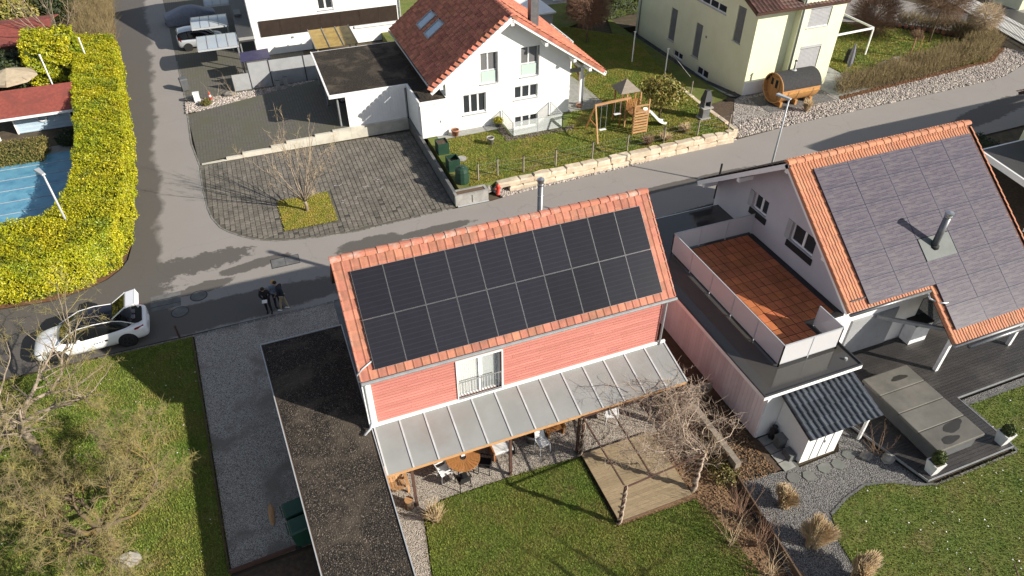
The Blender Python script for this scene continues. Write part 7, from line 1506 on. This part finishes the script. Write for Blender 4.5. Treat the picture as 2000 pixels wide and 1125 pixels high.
o = MB().slab([(-1.22,-.66,1.6),(-1.22,.66,1.6),(-1.95,.6,2.08),(-1.95,-.6,2.08)], .03).build('tailgate_glass', 'car_glass', WCAR); q = MB(); q.slab([(-1.9,-.64,2.06),(-1.9,.64,2.06),(-2.42,.6,2.16),(-2.42,-.6,2.16)], .05); q.slab([(-2.40,-.6,2.17),(-2.40,.6,2.17),(-2.5,.56,1.86),(-2.5,-.56,1.86)], .05); q.build('tailgate', 'car_paint_white', WCAR, bevel=.015)
for s in (-1,1): MB().bar((-1.22,s*.64,1.6),(-1.92,s*.6,2.07),.05,.04).build('tailgate_frame', 'car_paint_white', WCAR); MB().tube([(-1.9,s*.7,1.15),(-1.75,s*.66,1.95)], .015, 5).build('gas_strut', 'black', WCAR)
MB().box(-2.6,-2.5,-.25,.25,.62,.74).build('number_plate', 'plastic_white', WCAR)
for s in (-1,1): MB().hexa([(2.2,s*.62,.66),(2.45,s*.6,.62),(2.3,s*.86,.66),(2.1,s*.9,.72)],[(2.2,s*.62,.71),(2.46,s*.6,.67),(2.31,s*.87,.71),(2.1,s*.91,.77)]).build('headlamp', 'black', WCAR)
for k, L in enumerate((.12,.05,.05,.05,.05)): MB().box(-.75+[0,.2,.32,.44,.56][k],-.75+[0,.2,.32,.44,.56][k]+L,.985,1.0,.66,.66+(.1 if k == 0 else .045)).build('side_lettering', 'dark_metal', WCAR)
place(WCAR, (-9.6,28.78,0), math.pi+.035, .945)
bodyS = [(-1.95,.4,.95,.72,.02),(-1.86,.3,1.02,.82,.03),(-1.4,.25,1.0,.87,.02),(0,.22,.96,.88,.02),(.9,.24,.93,.87,.05),(1.5,.28,.84,.84,.06),(1.85,.34,.68,.74,.03)]
cabS = [(-1.88,1.0,1.3,.70,.60),(-1.7,1.0,1.52,.77,.64),(-1.0,.98,1.6,.79,.66),(.1,.95,1.56,.79,.65),(.6,.94,1.38,.78,.62),(1.2,.92,.98,.73,.62)]
SC = car('silver_car', 'small silver hatchback backed under the sheeted carport', None, 0, 'car_paint_silver', bodyS, cabS, (-1.2,1.2), .31, .87, roof='car_paint_silver', tail=[(-1.9,.66,.8),(-1.62,.86,.82),(-1.66,.84,1.12),(-1.86,.66,1.12)]); place(SC, (-3.35,66.4,0), .08)
DC = car('dark_car', 'dark car parked inside the white boarded carport', None, 0, 'car_roof_black', bodyS, cabS, (-1.2,1.2), .31, .87, tail=[(-1.9,.66,.8),(-1.62,.86,.82),(-1.66,.84,1.12),(-1.86,.66,1.12)]); place(DC, (6.9,49.4,.81), math.pi)
# the car under its cloth
CC = local('covered_car', 'car wrapped in a dark blue-grey fabric cover', 'car')
bodyC = [(-2.35,.08,.72,.75,.03),(-2.2,.05,.85,.88,.05),(-1.7,.04,.92,.93,.10),(-1.1,.04,1.0,.93,.28),(-.5,.04,1.05,.93,.38),(.3,.04,1.05,.93,.38),(.8,.04,1.0,.93,.26),(1.2,.04,.92,.93,.1),(1.9,.05,.82,.9,.05),(2.2,.08,.68,.78,.03)]
loft([(x, [(w_*1.0,zb),(w_*1.02,zb+.2),(w_,(zb+zt)/2),(w_*.97,zt-.05),(w_*.8,zt+cr*.6),(w_*.5,zt+cr*.95),(0,zt+cr)]) for x, zb, zt, w_, cr in bodyC]).build('fabric_cover', 'car_cover', CC, True, sub=2)
MB().box(-2.4,-2.3,-.3,.3,.1,.14).build('hem_strap', 'black', CC); place(CC, (-4.0,73.3,0), .12)
# ---------------------------------------------------------------- people
def skin(name, joints, links, mat, parent, sub=2):
    """one continuous surface grown over a skeleton: joints name -> (xyz, radius)"""
    keys = list(joints); me = bpy.data.meshes.new(name); me.from_pydata([joints[k][0] for k in keys], [(keys.index(a), keys.index(b)) for a, b in links], []); o = bpy.data.objects.new(name, me); COL.objects.link(o); o.parent = parent; ORG[o.name] = (0,0,0)
    o.modifiers.new('skin', 'SKIN'); sv_ = me.skin_vertices[0].data
    for i, k in enumerate(keys):
        r = joints[k][1]; sv_[i].radius = r if isinstance(r, tuple) else (r, r)
        sv_[i].use_root = (i == 0)
    m = o.modifiers.new('sub', 'SUBSURF'); m.levels = sub; m.render_levels = sub; me.materials.append(MATS[mat]); return o
def hand(parent, wrist, d, up, s=1.0):
    """palm, four fingers of unequal length with a bend, thumb from the side"""
    w_, d, up = Vector(wrist), Vector(d).normalized(), Vector(up).normalized(); sd = d.cross(up).normalized(); J = {'p': (tuple(w_+d*.05), (.032,.018)), 'w': (tuple(w_), .022)}; L = [('p','w')]
    for i, ln in enumerate((.062,.075,.07,.055)):
        a = w_+d*.085+sd*(.03-.02*i); b = a+d*ln*.5; c = b+(d*.6-up*.6).normalized()*ln*.5
        J['k%d'%i] = (tuple(a), .0095); J['m%d'%i] = (tuple(b), .0085); J['t%d'%i] = (tuple(c), .007); L += [('p','k%d'%i),('k%d'%i,'m%d'%i),('m%d'%i,'t%d'%i)]
    a = w_+d*.03+sd*.035; b = a+(d*.7+sd*.6-up*.2).normalized()*.035; c = b+(d*.9-up*.3).normalized()*.03; J['ta'] = (tuple(a), .011); J['tb'] = (tuple(b), .0095); J['tc'] = (tuple(c), .008); L += [('p','ta'),('ta','tb'),('tb','tc')]
    return skin('hand', J, L, 'skin', parent, 1)
def person(label, loc, rz, top, legs, shoes, hair, h=1.75, stride=0., arms=None, bow=.12, cap=None, shoemat=None, bulk=1.0):
    """faces +x when built"""
    t = local('person', label, 'person'); k = h/1.75; P_ = lambda x, y, z: (x*k, y*k, z*k); B = bulk
    hipL, hipR = (0,.09,.9), (0,-.09,.9); kL, kR = (.04+stride*.5,.1,.49), (.03-stride*.5,-.1,.49); aL, aR = (stride,.11,.09), (-stride*1.0,-.11,.09)
    arms = arms or [((.02,.24,1.12),(.2,.12,1.05)),((.02,-.24,1.12),(.2,-.12,1.05))]
    J = {'pel': (P_(0,0,.95), (.135*B,.10*B)), 'wst': (P_(.0,0,1.1), (.135*B,.095*B)), 'chs': (P_(bow*.25,0,1.3), (.165*B,.11*B)), 'nk0': (P_(bow*.45,0,1.45), (.075,.07)), 'sL': (P_(bow*.3,.17,1.4), .072*B), 'sR': (P_(bow*.3,-.17,1.4), .072*B),
         'eL': (P_(*arms[0][0]), .052*B), 'eR': (P_(*arms[1][0]), .052*B), 'wL': (P_(*arms[0][1]), .036*B), 'wR': (P_(*arms[1][1]), .036*B), 'hem': (P_(0,0,.86), (.15*B,.115*B))}
    bdy = skin('torso_clothing', J, [('pel','wst'),('wst','chs'),('chs','nk0'),('chs','sL'),('chs','sR'),('sL','eL'),('sR','eR'),('eL','wL'),('eR','wR'),('pel','hem')], top, t)
    J = {'pel': (P_(0,0,.9), (.13,.1)), 'hL': (P_(*hipL[:2],.84), .095), 'hR': (P_(*hipR[:2],.84), .095), 'kL': (P_(*kL), .062), 'kR': (P_(*kR), .062), 'cL': (P_((kL[0]*.4+aL[0]*.6),.105,.3), .058), 'cR': (P_((kR[0]*.4+aR[0]*.6),-.105,.3), .058), 'aL': (P_(*aL), .046), 'aR': (P_(*aR), .046)}
    skin('trousers', J, [('pel','hL'),('pel','hR'),('hL','kL'),('hR','kR'),('kL','cL'),('kR','cR'),('cL','aL'),('cR','aR')], legs, t)
    for a in (aL, aR): skin('shoe', {'h': (P_(a[0]-.04,a[1],.045), (.04,.04)), 'm': (P_(a[0]+.08,a[1],.04), (.042,.036)), 't': (P_(a[0]+.19,a[1],.032), (.034,.026))}, [('h','m'),('m','t')], shoes, t, 2)
    hc = Vector(P_(bow*.95+.02,0,1.63)); fw = Vector((math.cos(.5*bow*4),0,-math.sin(.5*bow*4)))
    hd = skin('head', {'c': (tuple(hc), (.082,.09)), 'n': (P_(bow*.6,0,1.5), (.052,.052)), 'top': (tuple(hc+Vector((-.005,0,.07))), (.07,.072)), 'chin': (tuple(hc+fw*.055+Vector((0,0,-.075))), (.045,.04))}, [('c','n'),('c','top'),('c','chin')], 'skin', t)
    up = Vector((-fw.z*0+math.sin(.5*bow*4),0,math.cos(.5*bow*4)))
    MB().blob(tuple(hc+fw*.1-up*.015), (.016,.012,.02), random.Random(1), 6, 4, 0).build('nose', 'skin', hd, True)
    for s in (-1,1): MB().blob(tuple(hc+fw*.085+up*.02+Vector((0,s*.032,0))), (.01,.014,.008), random.Random(1), 6, 4, 0).build('eye', 'black', hd); MB().blob(tuple(hc+Vector((0,s*.088,-.005))), (.02,.012,.03), random.Random(1), 6, 4, 0).build('ear', 'skin', hd, True)
    MB().bar(tuple(hc+fw*.088-up*.055+Vector((0,-.022,0))), tuple(hc+fw*.088-up*.055+Vector((0,.022,0))), .008, .008).build('mouth', 'red_paint', hd)
    q = MB(); q.blob(tuple(hc-fw*.02+up*.035), (.1,.095,.09), random.Random(4), 12, 8, .03); q.build('hair' if not cap else 'beanie', cap or hair, t, True)
    for w_, e in zip((arms[0][1], arms[1][1]), (arms[0][0], arms[1][0])):
        d = Vector(P_(*w_))-Vector(P_(*e)); hand(t, P_(*w_), d, (0,0,1))
    place(t, loc, rz); return t
p = person('person all in black looking down at white papers in both hands', (-1.86,27.98,0), -1.75, 'cloth_black', 'cloth_black', 'cloth_black', 'hair_dark', 1.72, .03, [((.08,.25,1.16),(.27,.07,1.05)),((.08,-.25,1.16),(.27,-.07,1.05))], .2, bulk=1.12)
MB().hexa([(.33,-.12,1.06),(.5,-.12,1.0),(.5,.12,1.0),(.33,.12,1.06)],[(.33,-.12,1.07),(.5,-.12,1.01),(.5,.12,1.01),(.33,.12,1.07)]).build('papers', 'paper', p)
person('person in navy jacket and beige trousers beside the one in black', (-1.14,27.92,0), 2.75, 'cloth_navy', 'cloth_beige', 'plastic_white', 'hair_dark', 1.78, .14, [((.05,.25,1.14),(.22,.2,.98)),((.05,-.25,1.14),(.25,-.14,1.0))], .16)
person('person with mustard beanie and grey-blue jacket half hidden behind the navy jacket', (-1.42,28.25,0), -1.2, 'cloth_greyblue', 'cloth_navy', 'cloth_black', 'hair_dark', 1.74, .04, [((.06,.24,1.14),(.24,.1,1.02)),((.06,-.24,1.14),(.24,-.1,1.02))], .14, cap='cloth_mustard')
